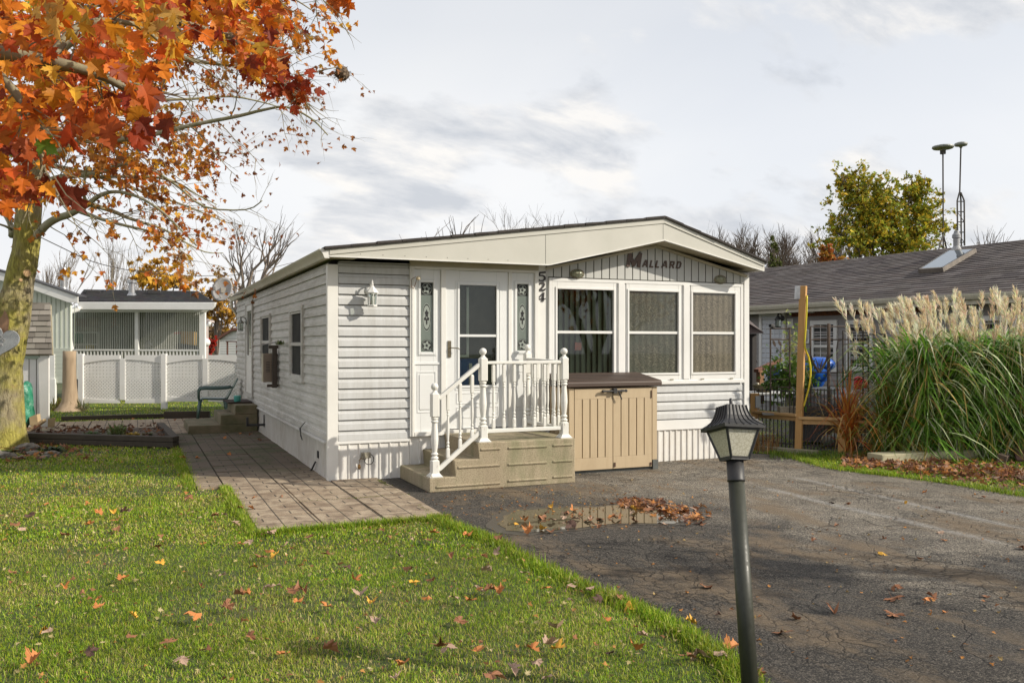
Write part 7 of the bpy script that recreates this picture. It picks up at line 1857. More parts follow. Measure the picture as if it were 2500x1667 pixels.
rr = posts_p[2] + (posts_p[2] - posts_p[1]) * 1.2; rail3(posts_p[2], rr, .50, .12, .038)
mb.build('rail', M['cedarx'], yf, bevel=.004)
def back(p, d): return p + fv * d
def bars_run(p, q, n, z0, z1, d, par, name='bars'):
    mb = MB(); a, b_ = back(p, d), back(q, d)
    for k in range(n): c = a.lerp(b_, (k + .5) / n); mb.tube([Vector((c.x, c.y, z0)), Vector((c.x, c.y, z1))], .0085, 5)
    for z in (z0 + .06, z1 - .02, (z0 + z1) / 2): mb.tube([Vector((a.x, a.y, z)), Vector((b_.x, b_.y, z))], .008, 5)
    mb.build(name, M['iron'], par)
bars_run(posts_p[0], posts_p[1], 11, .05, .95, .12, yf, 'iron_bars'); bars_run(posts_p[1], posts_p[2], 13, .05, .98, .12, yf, 'iron_bars'); bars_run(posts_p[2], rr, 14, .05, .62, .1, yf, 'iron_bars')
bars_run(rr, rr + (rr - posts_p[2]) * 3.5, 34, .05, .80, .4, yf, 'iron_bars')
mb = MB(); Q = [posts_p[0] + fv * .1, posts_p[1] + fv * .16, posts_p[2] + fv * .16, rr + (rr - posts_p[2]) * 4.5 + fv * .5]; Q2 = [Vector((14.2, 9.0, 0)), Vector((13.1, 22, 0)), Vector((8.6, 22, 0)), Vector((8.6, 12.5, 0))]
mb.quad(*[(q.x, q.y, .012) for q in Q + Q2]); mb.build('yard_shade_ground', mk('shaded_yard_ground', (.17, .15, .13), (.08, .07, .06), 9, .95, .5, 50), kind='structure')  # yard ground coloured dark for the shade around the barbecue and deck
# trellises
def trellis(pix_l, pix_r, vt, zb, Z, mat, label, hz, leaf=False, group=None):
    tr_ = empty('trellis', P((pix_l + pix_r) / 2, 842, Z) - up3 * (EYE - zb), label, 'trellis', group)
    mb = MB()
    for u in (pix_l, pix_r): mb.tube([P(u, vt, Z), P(u, VH + (EYE - zb) * F / Z, Z)], .014, 6)
    for v in hz: mb.tube([P(pix_l, v, Z), P(pix_r, v, Z)], .010, 5)
    mb.build('frame', mat, tr_)
    return tr_
rust = mk('rusty_brown_iron', (.12, .085, .065), (.08, .055, .04), 20, .7)
tr1 = trellis(1881, 1928, 800, .45, 13.9, rust, 'brown iron trellis with cut metal leaves left of the tall post', (802, 829, 926, 945))
mb = MB()
def leafcut(u, v, a, s_): 
    c = P(u, v, 13.88); d = rv * cos(a) + up3 * sin(a); e = rv * -sin(a) + up3 * cos(a); mb.prism([c + d * (s_ * x) + e * (s_ * y) for x, y in ((-1, 0), (-.5, .3), (.1, .36), (.7, .2), (1, 0), (.7, -.2), (.1, -.36), (-.5, -.3))], fv * .004)
leafcut(1890, 838, -1.2, .06); leafcut(1904, 838, -1.1, .06); leafcut(1918, 856, .2, .045); leafcut(1890, 902, .5, .05); leafcut(1918, 903, -.5, .05)
mb.tube([P(1895, 848, 13.88), P(1906, 862, 13.88), P(1906, 880, 13.88)], .006, 5); mb.tube([P(1906, 846, 13.88), P(1906, 862, 13.88), P(1915, 856, 13.88)], .006, 5); mb.build('metal_leaf', rust, tr1)
mb = MB(); c = P(1880, 795, 13.9); mb.obox(c + rv * .02, (.06, .06, .05)); mb.obox(c + rv * .05 - up3 * .015, (.05, .04, .05)); mb.build('solar_light', M['black'], None, 'small black solar lamp clipped on top of the left trellis', 'lamp', bevel=.008)
tr2 = trellis(1979, 2071, 797, .45, 13.95, rust, 'wide brown iron trellis with a curled leaf motif right of the tall post', (797, 829, 909, 993))
mb = MB(); mb.tube([P(2023, 790, 13.94), P(2023, 1060, 13.94)], .026, 7)
for sg in (-1, 1):
    mb.tube([P(2000, 909, 13.93), P(2000 + sg * 10, 895, 13.93), P(2000 + sg * 17, 880, 13.93), P(2000 + sg * 19 , 868, 13.93)], [.02, .02, .015, .006], 5)
    mb.tube([P(2000, 909, 13.93), P(2000 + sg * 4, 890, 13.93), P(2000 + sg * 9, 875, 13.93)], [.012, .01, .006], 5)
mb.build('motif', rust, tr2)
tr3 = trellis(2058, 2107, 807, .3, 13.6, M['iron'], 'dark square metal trellis in front of the reeds', (808, 840, 926, 1000)); mb = MB(); mb.tube([P(2045, 1000, 13.6), P(2043, 850, 13.6), P(2046, 833, 13.6), P(2058, 829, 13.6)], .01, 6); mb.build('side_bar', M['iron'], tr3)
tr4 = trellis(2120, 2160, 815, .3, 13.6, M['iron'], 'narrow dark trellis half buried in the ornamental grass', (816, 850, 900))
# climbing plants
def cloud_plant(name, c, sx, sy_, sz_, n, s_, pal, label, cat='plant'):
    pos = np.array([[c.x + rnd.gauss(0, sx), c.y + rnd.gauss(0, sy_), c.z + rnd.gauss(0, sz_)] for _ in range(n)]); pal = np.array(pal)
    d = np.array([[rnd.gauss(0, 1), rnd.gauss(0, 1), rnd.gauss(-.3, .7)] for _ in range(n)]); nn_ = np.array([[rnd.gauss(0, 1), rnd.gauss(-.6, 1), rnd.gauss(.6, .7)] for _ in range(n)])
    o = leaves_np(name, pos, s_ * (.6 + .8 * rng.random(n)), d, nn_, pal[rng.integers(0, len(pal), n)] * (.7 + .6 * rng.random((n, 1))), M['leaf'], None, False); return tag(o, label, cat)
GR = [(.09, .20, .03), (.14, .27, .04), (.06, .13, .03), (.20, .32, .06)]
cloud_plant('climbing_plant', P(1918, 925, 14.2), .17, .2, .19, 420, .085, GR, 'leafy green climber on the left trellis')
cloud_plant('climbing_plant', P(1934, 878, 14.3), .07, .1, .33, 240, .05, [(.30, .38, .10), (.20, .30, .06), (.40, .40, .16)], 'pale tall flowering weed beside the tall post')
cloud_plant('climbing_plant', P(1972, 920, 14.4), .07, .1, .15, 120, .08, GR, 'small patch of green leaves right of the tall post')
mb = MB(); 
for k in range(9): a = P(1925 + rnd.gauss(0, 6), 1005, 14.2); mb.tube([a, P(1922 + rnd.gauss(0, 9), 900 + rnd.gauss(0, 20), 14.2)], .006, 4)
mb.build('dry_plant', mk('green_stem', (.25, .26, .10), None, 6, .8), None, 'bare lower stems of the climber behind the rail', 'plant')
# yellow hose
mb = MB(); mb.tube(smooth_pl([P(1970, 722, Zp - .05), P(1969, 760, Zp - .08), P(1967, 800, Zp - .08), P(1965, 846, Zp - .08), P(1974, 872, Zp), P(1979, 900, Zp), P(1977, 935, Zp), P(1969, 968, Zp), P(1962, 992, Zp)], 4), .014, 8); mb.build('garden_hose', mk('yellow_hose', (.72, .60, .03), (.62, .50, .03), 4, .35), None, 'bright yellow garden hose hanging down the tall cedar post', 'hose', smooth=True)
# covered barbecue
bb = P(2018, 1020, 14.55); bb.z = 0
mb = MB(); vs = []; fs = []; rows_ = [(0.08, .30, .56), (.3, .31, .57), (.52, .33, .60), (.60, .36, .64), (.72, .35, .62), (.84, .30, .54), (.92, .20, .38), (.95, .05, .12)]; n = 28
for i, (z, ry_, rx_) in enumerate(rows_):
    for j in range(n):
        a = 2 * pi * j / n; k = 1 + (.05 * sin(9 * a + i) if z < .7 else .01 * sin(5 * a)); ex = .75
        x = math.copysign(abs(cos(a)) ** ex, cos(a)) * rx_ * k; y = math.copysign(abs(sin(a)) ** ex, sin(a)) * ry_ * k; vs.append(bb + rv * x + fv * y + up3 * z)
for i in range(len(rows_) - 1):
    for j in range(n): fs.append((i * n + j, i * n + (j + 1) % n, (i + 1) * n + (j + 1) % n, (i + 1) * n + j))
fs.append(tuple((len(rows_) - 1) * n + j for j in range(n))); mb.add(vs, fs)
t = NT('grill_cover'); n1 = t.noise(3, 5, .6); t.set(Base_Color=t.mix(n1, (.075, .078, .085), (.17, .17, .18)), Roughness=.5); t.bump(n1, .6, .04)
mb.build('barbecue', t.m, None, 'barbecue under a dark grey fitted cover behind the iron bars', 'barbecue', smooth=True)
mb = MB(); q = P(2030, 1092, 14.0); q.z = .13; mb.ball(q, .14, 14, 9, (1.35, 1, .85)); mb.build('gas_tank', mk('tank_grey', (.34, .34, .32), None, 4, .5), None, 'pale propane tank at the bottom of the barbecue', 'gas tank', smooth=True)
# blue kayak-like things and table, pots behind the fence
mb = MB()
for (u, v, a, b_, c_) in ((1994, 905, .28, .2, .26), (2008, 890, .26, .2, .14), (1990, 925, .2, .15, .2)): mb.ball(P(u, v, 16.2), 1, 18, 12, (a, b_, c_), .02)
mb.build('blue_cover', mk('blue_tarpaulin', (.01, .07, .36), (.015, .11, .48), 6, .35, .5, 12), None, 'bright blue tarpaulin-covered bundle behind the trellis', 'tarpaulin', smooth=True)
mb = MB(); mb.ball(P(1896, 908, 16), 1, 14, 10, (.14, .14, .10)); mb.ball(P(1886, 921, 16), 1, 14, 10, (.10, .1, .08)); mb.build('blue_cover', mk('blue_tarpaulin_small', (.01, .06, .30), None, 6, .35), None, 'small piece of blue tarpaulin behind the left trellis', 'tarpaulin', smooth=True)
tb = empty('patio_table', P(1910, 1000, 15.2) - up3 * (EYE - .0) + up3 * (158 * 15.2 / F), 'white-topped patio table behind the yard fence', 'table')
tz = EYE - (962 - VH) * 15.2 / F
mb = MB(); a, b_ = P(1836, 962, 15.2), P(1990, 962, 15.2); mb.beam(a + fv * .35, b_ + fv * .35, .7, .04); mb.build('tabletop', mk('table_white', (.66, .66, .64), None, 3, .4), tb, bevel=.01)
for a_, d_ in ((.08, .08), (.92, .08), (.08, .62), (.92, .62)):
    mb = MB(); q = a.lerp(b_, a_) + fv * d_; mb.tube([q, Vector((q.x, q.y, 0))], .02, 6); mb.build('leg', M['iron'], tb)
mb = MB(); mb.lathe(P(1864, 958, 15.5), [(.10, 0), (.16, .05), (.20, .14), (.19, .145)], 18); mb.build('planter_bowl', mk('olive_bowl', (.14, .11, .05), None, 6, .6), None, 'dark olive bowl of pebbles on the patio table', 'bowl')
mb = MB(); 
for k in range(12): mb.ball(P(1864, 958, 15.5) + Vector((rnd.gauss(0, .08), rnd.gauss(0, .08), .155)), .025, 6, 4)
mb.build('pebbles', mk('cream_pebble', (.6, .55, .42), None, 6, .6), None, 'cream pebbles heaped in the olive bowl', 'pebbles', kind='stuff')
mb = MB(); a = P(1906, 1012, 13.75); mb.obox(P(1924, 1001, 13.7), (.30, .16, .12), Matrix.Rotation(-YAW, 3, 'Z')); mb.build('concrete_block', mk('pale_block', (.34, .31, .24), (.25, .22, .17), 40, .9, .6, 80), None, 'pale concrete block resting on the fence rail left of the tall post', 'block', bevel=.006)
mb = MB(); mb.obox(P(1905, 1010.5, 13.72), (.55, .17, .03), Matrix.Rotation(-YAW - .2, 3, 'Z')); mb.build('paving_slab', mk('grey_slab', (.24, .23, .21), None, 30, .9), None, 'thin grey slab under the concrete block on the rail', 'slab', bevel=.004)
mb = MB(); q = P(1850, 981, 14.0); mb.obox(q, (.085, .05, .19), Matrix.Rotation(-YAW, 3, 'Z')); mb.tube([q - up3 * .09, q - up3 * .45 + rv * .01], .01, 6); mb.build('socket_box', mk('grey_box', (.36, .38, .38), None, 5, .5), None, 'grey outdoor electrical box on the short corner fence post', 'electrical box', bevel=.012)
mb = MB(); q = P(1841, 1032, 13.6)
for k in range(9): a = q + Vector((rnd.gauss(0, .05), rnd.gauss(0, .05), rnd.gauss(0, .04))); mb.ball(a, .05, 8, 5, (1.2, 1, .6), .3)
mb.build('plastic_bag', mk('white_plastic_bag', (.62, .58, .50), (.45, .4, .32), 20, .5), None, 'crumpled white plastic bag tied at the home corner by the fence', 'bag', smooth=True)
# red chair back, small roofed lantern stand, wooden handrail
mb = MB(); mb.prism([P(u, v, 15) for u, v in ((2086, 950), (2104, 950), (2106, 922), (2097, 918), (2087, 922))], fv * .05); mb.prism([P(u, v, 15) for u, v in ((2110, 948), (2118, 948), (2119, 930), (2111, 926))], fv * .05); mb.build('red_chair', mk('red_plastic', (.62, .02, .04), None, 4, .4), None, 'bright red plastic chair back beyond the barbecue', 'chair', bevel=.015)
lr_ = empty('garden_gazebo', P(1840, 960, 17), 'dark wooden gazebo corner post with metal roof edge behind the home', 'gazebo')
mb = MB(); mb.add([P(1770, 770, 18), P(1800, 772, 17.4), P(1864, 811, 17.0), P(1864, 813.5, 17.0), P(1770, 815, 17.6), P(1830, 782, 19.5)], [(0, 1, 2, 5), (0, 4, 3, 2), (5, 2, 3)]); 
mb.build('roof', mk('gazebo_roof', (.10, .07, .06), None, 5, .6), lr_)
mb = MB(); mb.beam(P(1838, 815, 17.3), P(1838, 985, 17.3), .10, .10); mb.beam(P(1838, 870, 17.3), P(1846, 885, 17.3), .05, .05); mb.build('post', mk('gazebo_dark', (.035, .03, .028), None, 5, .8), lr_)
hr = empty('handrail', P(1870, 960, 15.6), 'reddish wooden handrail rising to the grey house door', 'handrail')
mb = MB(); mb.beam(P(1846, 905, 15.4), P(1905, 878, 16.4), .09, .06); mb.build('rail', woodmat('red_stained_wood', (.16, .06, .03), (.09, .035, .02), 'x', 9), hr, bevel=.006)
mb = MB(); mb.beam(P(1856, 905, 15.5), P(1856, 985, 15.5), .10, .10); mb.build('newel', woodmat('brown_stained_wood', (.28, .14, .06), (.18, .09, .04), 'z', 9), hr, bevel=.006)
# ---- ornamental grasses
def reed_clump(base, n, L, sp, pal, label, plumes=0, parent_label=None, stems=False, lean=(0, 0), wid=.013, fall=1.0, plume_h=(1.9, 2.5)):
    g_ = empty('ornamental_grass', base, label, 'ornamental grass', None)
    N = n; seg = 7; V = np.zeros((N, (seg + 1) * 2, 3), np.float32)
    th = rng.random(N) * 2 * pi; r0 = np.sqrt(rng.random(N)) * sp
    bx = base.x + np.cos(th * 3.1 + 1) * r0; by = base.y + np.sin(th * 3.1 + 1) * r0
    Ln = L * (.45 + .62 * rng.random(N)); out = (.10 + .90 * rng.random(N)) * fall; he = np.where(rng.random(N) < .2, .6, 1.12)
    dr_ = np.where(rng.random(N) < .6, 1.08, .68)
    tdir = np.stack([np.cos(th) + lean[0], np.sin(th) + lean[1]], 1); tdir /= np.linalg.norm(tdir, axis=1, keepdims=True)
    tw = th + pi / 2 + rng.standard_normal(N) * .5
    wd = wid * (.6 + .8 * rng.random(N))
    h0 = np.zeros(N); zb0 = np.zeros(N)
    if stems:
        up_ = rng.random(N) < .82; h0 = np.where(up_, rng.random(N) ** .75 * 1.5, 0); Ln = np.where(up_, L * (.26 + .20 * rng.random(N)), Ln * .85)
        q0 = (.05 + .26 * h0) * (.4 + .8 * rng.random(N)); bx = bx + tdir[:, 0] * q0; by = by + tdir[:, 1] * q0
    for k in range(seg + 1):
        s_ = k / seg
        hor = Ln * out * (.20 * s_ + .58 * s_ ** 2.3); ver = Ln * (he * s_ * 1.0 - out * dr_ * s_ ** 3.2) * (1 - .10 * out)
        if stems:
            hor = np.where(up_, Ln * (.30 * s_ + .62 * out * s_ ** 1.7), hor); ver = np.where(up_, Ln * (.92 * s_ - (.35 + .95 * out) * s_ ** 2.5), ver)
        ver = ver + h0
        x = bx + tdir[:, 0] * hor; y = by + tdir[:, 1] * hor; z = np.maximum(base.z + ver, .02)
        w_ = wd * (1 - s_ ** 2.5) * .5 * (1 if k else .6) + .0006
        V[:, 2 * k] = np.stack([x - np.cos(tw) * w_, y - np.sin(tw) * w_, z], 1); V[:, 2 * k + 1] = np.stack([x + np.cos(tw) * w_, y + np.sin(tw) * w_, z + w_ * .5], 1)
    q = np.array([[2 * k, 2 * k + 1, 2 * k + 3, 2 * k + 2] for k in range(seg)])
    Fq = (np.arange(N)[:, None, None] * ((seg + 1) * 2) + q[None]).reshape(-1, 4)
    pal = np.array(pal); c = pal[rng.integers(0, len(pal), N)] * (.7 + .6 * rng.random((N, 1)))
    C = np.repeat(c, (seg + 1) * 2, 0)
    np_mesh('blades', V.reshape(-1, 3), [Fq], M['reed'], g_, C, True, org=WL[g_])['kind'] = 'stuff'
    if plumes:
        st = MB(); PV, PT, PC = [], [], []
        for _ in range(plumes):
            a = rnd.random() * 2 * pi; r_ = sp * 1.6 * sqrt(rnd.random()); H = rnd.uniform(*plume_h); b0 = base + Vector((cos(a) * r_, sin(a) * r_, 0)); d = Vector((cos(a) * .3 - .06 * rv.x, sin(a) * .3 - .06 * rv.y, 1)).normalized()
            top = b0 + d * H * .84; st.tube([b0 + d * H * .35, top], .003, 3, False)
            pl_ = rnd.uniform(.24, .38); c0 = rnd.choice([(.88, .78, .55), (.92, .84, .62), (.84, .70, .50), (.95, .90, .72)])
            ax = (d + rv * rnd.gauss(-.12, .22) + up3 * .6).normalized()
            for k in range(60):
                s_ = rnd.random() ** .8; root = top + ax * pl_ * s_ * .8; sp_ = Vector((rnd.gauss(0, 1), rnd.gauss(0, 1), rnd.gauss(0, .4))).normalized()
                hd = (ax * 1.0 + sp_ * .42 - rv * .1).normalized(); hl = rnd.uniform(.09, .17) * (1.15 - s_ * .5); tip = root + hd * hl + Vector((0, 0, -hl * .12)); sw = Vector((rnd.gauss(0, 1), rnd.gauss(0, 1), 0)).normalized() * .0055
                b_ = len(PV); PV += [root - sw * .4, root + sw * .4, root.lerp(tip, .55) + sw, tip, root.lerp(tip, .55) - sw]; PT.append((b_, b_ + 1, b_ + 2, b_ + 4)); PC += [tuple(q * rnd.uniform(.85, 1.15) for q in c0)] * 5
                PT.append((b_ + 4, b_ + 2, b_ + 3, b_ + 3))
        st.build('stems', mk('straw_stem', (.45, .36, .18), None, 5, .8), g_)
        T4 = np.array([p for p in PT if p[2] != p[3]]); T3 = np.array([p[:3] for p in PT if p[2] == p[3]])
        np_mesh('plumes', np.array([tuple(p) for p in PV]), [T4, T3], M['plume'], g_, np.array(PC), org=WL[g_])['kind'] = 'stuff'
    return g_
PG = [(.10, .28, .03), (.16, .38, .04), (.06, .17, .025), (.25, .48, .06), (.36, .56, .12), (.70, .78, .46), (.78, .80, .56), (.20, .42, .05), (.12, .30, .04), (.56, .40, .12)]
PD = [(.20, .28, .05), (.42, .28, .05), (.50, .19, .03), (.28, .34, .08), (.52, .36, .10), (.12, .22, .04)]
PR = [(.66, .20, .04), (.72, .30, .06), (.55, .12, .04), (.60, .40, .10), (.70, .36, .16)]
CL = [(2250, 1112, 12.9, 1900, 2.0, .26, 26, 'leftmost tall clump of pampas-like grass with feathery plumes beside the trellis'), (2325, 1106, 13.1, 2000, 2.1, .28, 30, 'tall plumed grass clump next to the leftmost one, over the timber edging'),
      (2400, 1102, 13.0, 2000, 2.05, .28, 30, 'dense plumed grass clump in the middle of the row right of the trellis'), (2465, 1098, 12.9, 1900, 2.0, .28, 28, 'plumed grass clump with many pale arching blades near the right edge'), (2560, 1096, 12.8, 1700, 2.0, .28, 24, 'plumed grass clump cut by the right edge of the picture'),
      (2340, 1090, 14.6, 1400, 2.25, .34, 30, 'taller plumed grass clump in the second row behind the timber edging')]
for u, v, Z, n, L, sp, npl, lb in CL:
    b = P(u, 842, Z); b.z = 0; reed_clump(b, int(n * .8), L * 1.12, sp * 1.15, PG, lb, npl + 6, wid=.031, stems=True, plume_h=(1.95, 2.75))
b = G(2172, 1112); reed_clump(b, 620, 1.35, .13, PD, 'small yellowing grass clump in front of the iron bars', 0, fall=1.0, wid=.021)
b = G(2150, 1113); reed_clump(b, 160, 1.5, .10, PG, 'thin green grass spray between the two small clumps', 2, plume_h=(1.2, 1.6))
b = G(2070, 1109); reed_clump(b, 260, 1.45, .09, PR, 'orange-red grass clump arching over the short fence post', 3, lean=(.2, -.1), wid=.024, plume_h=(1.4, 1.8))
# dry undergrowth at the feet of the clumps
X = np.array([rnd.uniform(0, 1) for _ in range(2600)]); bpts = [G(2130 + 450 * x, 1108 - 10 * x + rnd.gauss(0, 3)) for x in X]
Xa = np.array([p.x for p in bpts]); Ya = np.array([p.y for p in bpts]); n = len(Xa)
blades('undergrowth', Xa, Ya, None, np.full(n, .34), np.full(n, .009), np.array([(.45, .30, .10), (.34, .22, .07), (.22, .26, .07), (.50, .24, .06)])[rng.integers(0, 4, n)], M['reed'], label='dry tan undergrowth at the feet of the tall grass', cat='grass', lean=1.0)
for (u0, u1, v0, k, lb) in ((1834, 1900, 1098, 160, 'dry weeds and seed heads at the corner of the home'), (1880, 2130, 1112, 900, 'green weeds under the yard fence')):
    bp = [G(rnd.uniform(u0, u1), v0 + rnd.gauss(2, 4)) for _ in range(k)]; Xa = np.array([p.x for p in bp]); Ya = np.array([p.y for p in bp])
    blades('weeds', Xa, Ya, None, np.full(k, .30 if u0 < 1840 else .09), np.full(k, .008), (np.array([(.48, .33, .16), (.50, .22, .06), (.36, .26, .10)]) if u0 < 1840 else np.array([(.12, .24, .03), (.18, .30, .05), (.10, .16, .03)]))[rng.integers(0, 3, k)], M['reed'], label=lb, cat='weeds', lean=.8)
# ---- timber edging, brick, deck boards
a, b = G(2135, 1128), G(2505, 1108)
mb = MB(); mb.beam((a.x, a.y, .055), (b.x, b.y, .055), .30, .13); mb.build('timber_edging', woodmat('pale_timber', (.50, .46, .30), (.38, .35, .23), 'x', 6, .85), None, 'long pale square timber edging the tall grass bed', 'edging', bevel=.012)
mb = MB(); q = G(2450, 1128); mb.obox((q.x, q.y, .06), (.30, .12, .11), Matrix.Rotation(.5, 3, 'Z') @ Matrix.Rotation(.25, 3, 'X')); mb.build('brick', mk('old_brick', (.13, .085, .06), (.08, .06, .045), 20, .9, .5, 60), None, 'dark old brick lying tilted against the timber edging', 'brick', bevel=.01)
mb = MB(); q = G(2498, 1126); mb.obox((q.x, q.y, .10), (.38, .22, .05), Matrix.Rotation(.8, 3, 'Z') @ Matrix.Rotation(-.4, 3, 'Y')); mb.build('brick', mk('red_paver', (.20, .11, .09), None, 20, .9), None, 'flat reddish paver leaning at the right edge of the picture', 'brick', bevel=.008)
mb = MB(); a, b = G(1850, 1098), G(1995, 1110); mb.beam((a.x, a.y, .03), (b.x, b.y, .03), .12, .07); mb.build('edging_board', M['oldwood'], None, 'weathered board on the ground under the iron bars', 'edging', bevel=.006)
mb = MB(); mb.quad(*[(p.x, p.y, .006) for p in (G(1836, 1104), G(1900, 1108), G(1945, 1116), G(2010, 1122), G(2120, 1113), G(2000, 1100), G(1850, 1092))]); mb.build('bare_soil', mk('dry_soil', (.20, .16, .11), (.12, .09, .06), 12, .95, .5, 50), kind='structure')
# ================================================================ trees on the skyline
def bare_tree(name, u, Z, vt, label, spread=.45, pal='baretwig', levels=4, r=.13, seed=1, group=None, forks=3, low=.25, leafn=0, leafpal=None, vb=None):
    st = rnd.getstate(); rnd.seed(seed)
    base = P(u, 842, Z); base.z = 0; H = EYE + (VH - vt) * Z / F
    t_ = empty(name, base, label, 'tree', group); mb = MB(); tips = []
    def grow(p, d, L, r_, lev):
        n = 4; pts = [p.copy()]; dd = d.copy(); q = p.copy()
        for i in range(n): dd = (dd + Vector((rnd.gauss(0, .09), rnd.gauss(0, .09), rnd.gauss(.05, .06)))).normalized(); q = q + dd * L / n; pts.append(q.copy())
        mb.tube(pts, [r_ * (1 - .55 * i / n) for i in range(n + 1)], 5 if lev > 1 else 3, False)
        tips.append(q)
        if lev == 0: return
        k = forks + (rnd.random() < .6)
        for i in range(k):
            f = rnd.uniform(.35, 1) if i else 1; b, bd = poly_at(pts, min(f, .999)); side = Vector((rnd.gauss(0, 1), rnd.gauss(0, 1), rnd.gauss(.1, .4))).normalized()
            grow(b, (bd + side * spread * rnd.uniform(.6, 1.3)).normalized(), L * rnd.uniform(.55, .8), r_ * (.6 if i else .5), lev - 1)
    grow(base, Vector((rnd.gauss(0, .04), rnd.gauss(0, .04), 1)), H * .40, r, levels)
    zmax = max(p.z for p in tips); k = H / zmax
    mb.v = [(base.x + (x - base.x) * k, base.y + (y - base.y) * k, z * k) for x, y, z in mb.v]
    mb.build('branches', M[pal], t_)
    if leafn:
        pos = []; 
        for _ in range(leafn): q = rnd.choice(tips); pos.append((base.x + (q.x - base.x) * k + rnd.gauss(0, .3), base.y + (q.y - base.y) * k + rnd.gauss(0, .3), q.z * k + rnd.gauss(0, .25)))
        pal_ = np.array(leafpal); n = len(pos); o = leaves_np('crown', np.array(pos), .16 * (.7 + .6 * rng.random(n)) * Z / 35, rng.standard_normal((n, 3)), rng.standard_normal((n, 3)), pal_[rng.integers(0, len(pal_), n)] * (.65 + .7 * rng.random((n, 1))), M['bgleaf'], t_, False); o['kind'] = 'stuff'
    rnd.setstate(st); return t_
bare_tree('bare_tree', 596, 34, 505, 'bare many-stemmed tree rising behind the satellite dish', .42, levels=5, r=.22, seed=4, forks=2)
bare_tree('bare_tree', 640, 36, 520, 'slender bare tree just above the left roof corner', .3, levels=4, r=.12, seed=9, forks=2)
GB = 'thin bare trees on the far skyline'
for i, (u, vt, Z, pal, lb) in enumerate(((95, 590, 46, 'paletwig', 'pale bare tree behind the mint house, furthest left'), (130, 600, 40, 'baretwig', 'brown bare tree behind the metal flue'), (215, 575, 52, 'paletwig', 'pale thin tree above the dark porch roof, left of the tallest'), (262, 545, 50, 'paletwig', 'tallest pale thin tree above the porch roof'), (300, 590, 52, 'paletwig', 'pale thin tree just left of the yellow foliage'), (180, 600, 48, 'paletwig', 'small pale tree between flue and porch roof'))):
    bare_tree('bare_tree', u, Z, vt, lb, .25, pal, 4, .09, 20 + i, GB, 3)
for i, (u, vt, Z, lv, lb) in enumerate(((1030, 522, 40, 3, 'bare treetop above the left part of the roof'), (1108, 508, 42, 3, 'very thin treetop right of the other one above the left roof'), (1318, 488, 42, 5, 'round bare treetop above the middle of the roof'), (1375, 520, 44, 4, 'low bare treetop peeping over the roof left of the ridge'), (1765, 528, 44, 6, 'bare tree directly right of the roof ridge'), (1825, 522, 46, 6, 'widest bare tree behind the right roof slope'), (1885, 548, 46, 5, 'bare brown tree above the right eave of the home'), (1985, 530, 48, 6, 'bare tree left of the green and gold tree'), (1930, 575, 42, 4, 'low bare tree over the grey house ridge end'), (2045, 560, 50, 4, 'bare tree hidden behind the orange bush'), (2360, 545, 55, 4, 'faint bare tree behind the lattice mast'), (2420, 570, 55, 3, 'bare twigs over the grey roof right of the masts'), (2480, 572, 52, 3, 'bare twigs over the grey roof at the right edge'))):
    bare_tree('bare_tree', u, Z, vt, lb, .5, 'baretwig', min(lv, 5), .19 if u > 1700 else .13, 40 + i, None, 4 if 1700 < u < 2000 else 3)
# leafy trees
def leafy(name, blobs, Z, n, size, pal, label, trunk_u=None, seed=5, group=None, sparse=.0):
    st = rnd.getstate(); rnd.seed(seed); u0 = trunk_u or sum(b[0] for b in blobs) / len(blobs); base = P(u0, 842, Z); base.z = 0
    t_ = empty(name, base, label, 'tree', group); mb = MB(); pos = []
    area = sum(b[2] * b[3] for b in blobs)
    for (u, v, ru, rv_) in blobs:
        c = P(u, v, Z); sx = ru * Z / F; sz_ = rv_ * Z / F
        mb.tube([base + up3 * .3, base.lerp(c, .5) + Vector((rnd.gauss(0, .1), 0, .3)), c + up3 * sz_ * .5], [.12, .07, .02], 5)
        for _ in range(5): d = Vector((rnd.gauss(0, 1), rnd.gauss(0, 1), rnd.gauss(.4, .8))).normalized(); mb.tube([c - up3 * sz_ * .4, c + Vector((d.x * sx * .5, d.y * sx * .5, d.z * sz_ * .4)), c + Vector((d.x * sx, d.y * sx, d.z * sz_ * 1.05))], [.04, .02, .006], 4)
        k = int(n * ru * rv_ / area); cl_n = max(8, k // 14)
        cl_ = [(rnd.gauss(0, .52), rnd.gauss(0, .5), rnd.gauss(0, .52)) for _ in range(cl_n)]
        for _ in range(k):
            q = rnd.choice(cl_); x, y, z = (q[0] + rnd.gauss(0, .10), q[1] + rnd.gauss(0, .12), q[2] + rnd.gauss(0, .10)); pos.append((c.x + x * sx * 1.0 * RX + y * sx * .8 * DX, c.y + x * sx * RY + y * sx * .8 * DY, c.z + z * sz_))
    mb.build('branches', M['baretwig'], t_)
    pal_ = np.array(pal); m = len(pos); pos = np.array(pos)
    o = leaves_np('crown', pos, size * (.6 + .8 * rng.random(m)), rng.standard_normal((m, 3)), rng.standard_normal((m, 3)), pal_[rng.integers(0, len(pal_), m)] * (.6 + .8 * rng.random((m, 1))), M['bgleaf'], t_, False); o['kind'] = 'stuff'
    rnd.setstate(st); return t_
GG = [(.38, .40, .04), (.50, .46, .04), (.27, .34, .04), (.62, .48, .04), (.24, .32, .04), (.66, .44, .04)]
leafy('birch_tree', [(2150, 480, 40, 50), (2085, 470, 45, 55), (2120, 520, 60, 60), (2180, 540, 70, 60), (2250, 500, 40, 60), (2225, 470, 35, 45), (2240, 560, 60, 50), (2060, 560, 45, 50), (2120, 590, 90, 40), (2060, 450, 25, 30), (2255, 450, 14, 22), (2085, 432, 16, 14), (2200, 600, 90, 35)], 33, 13000, .125, GG, 'large green and gold tree above the grey roof left of the masts', 2160, 6)
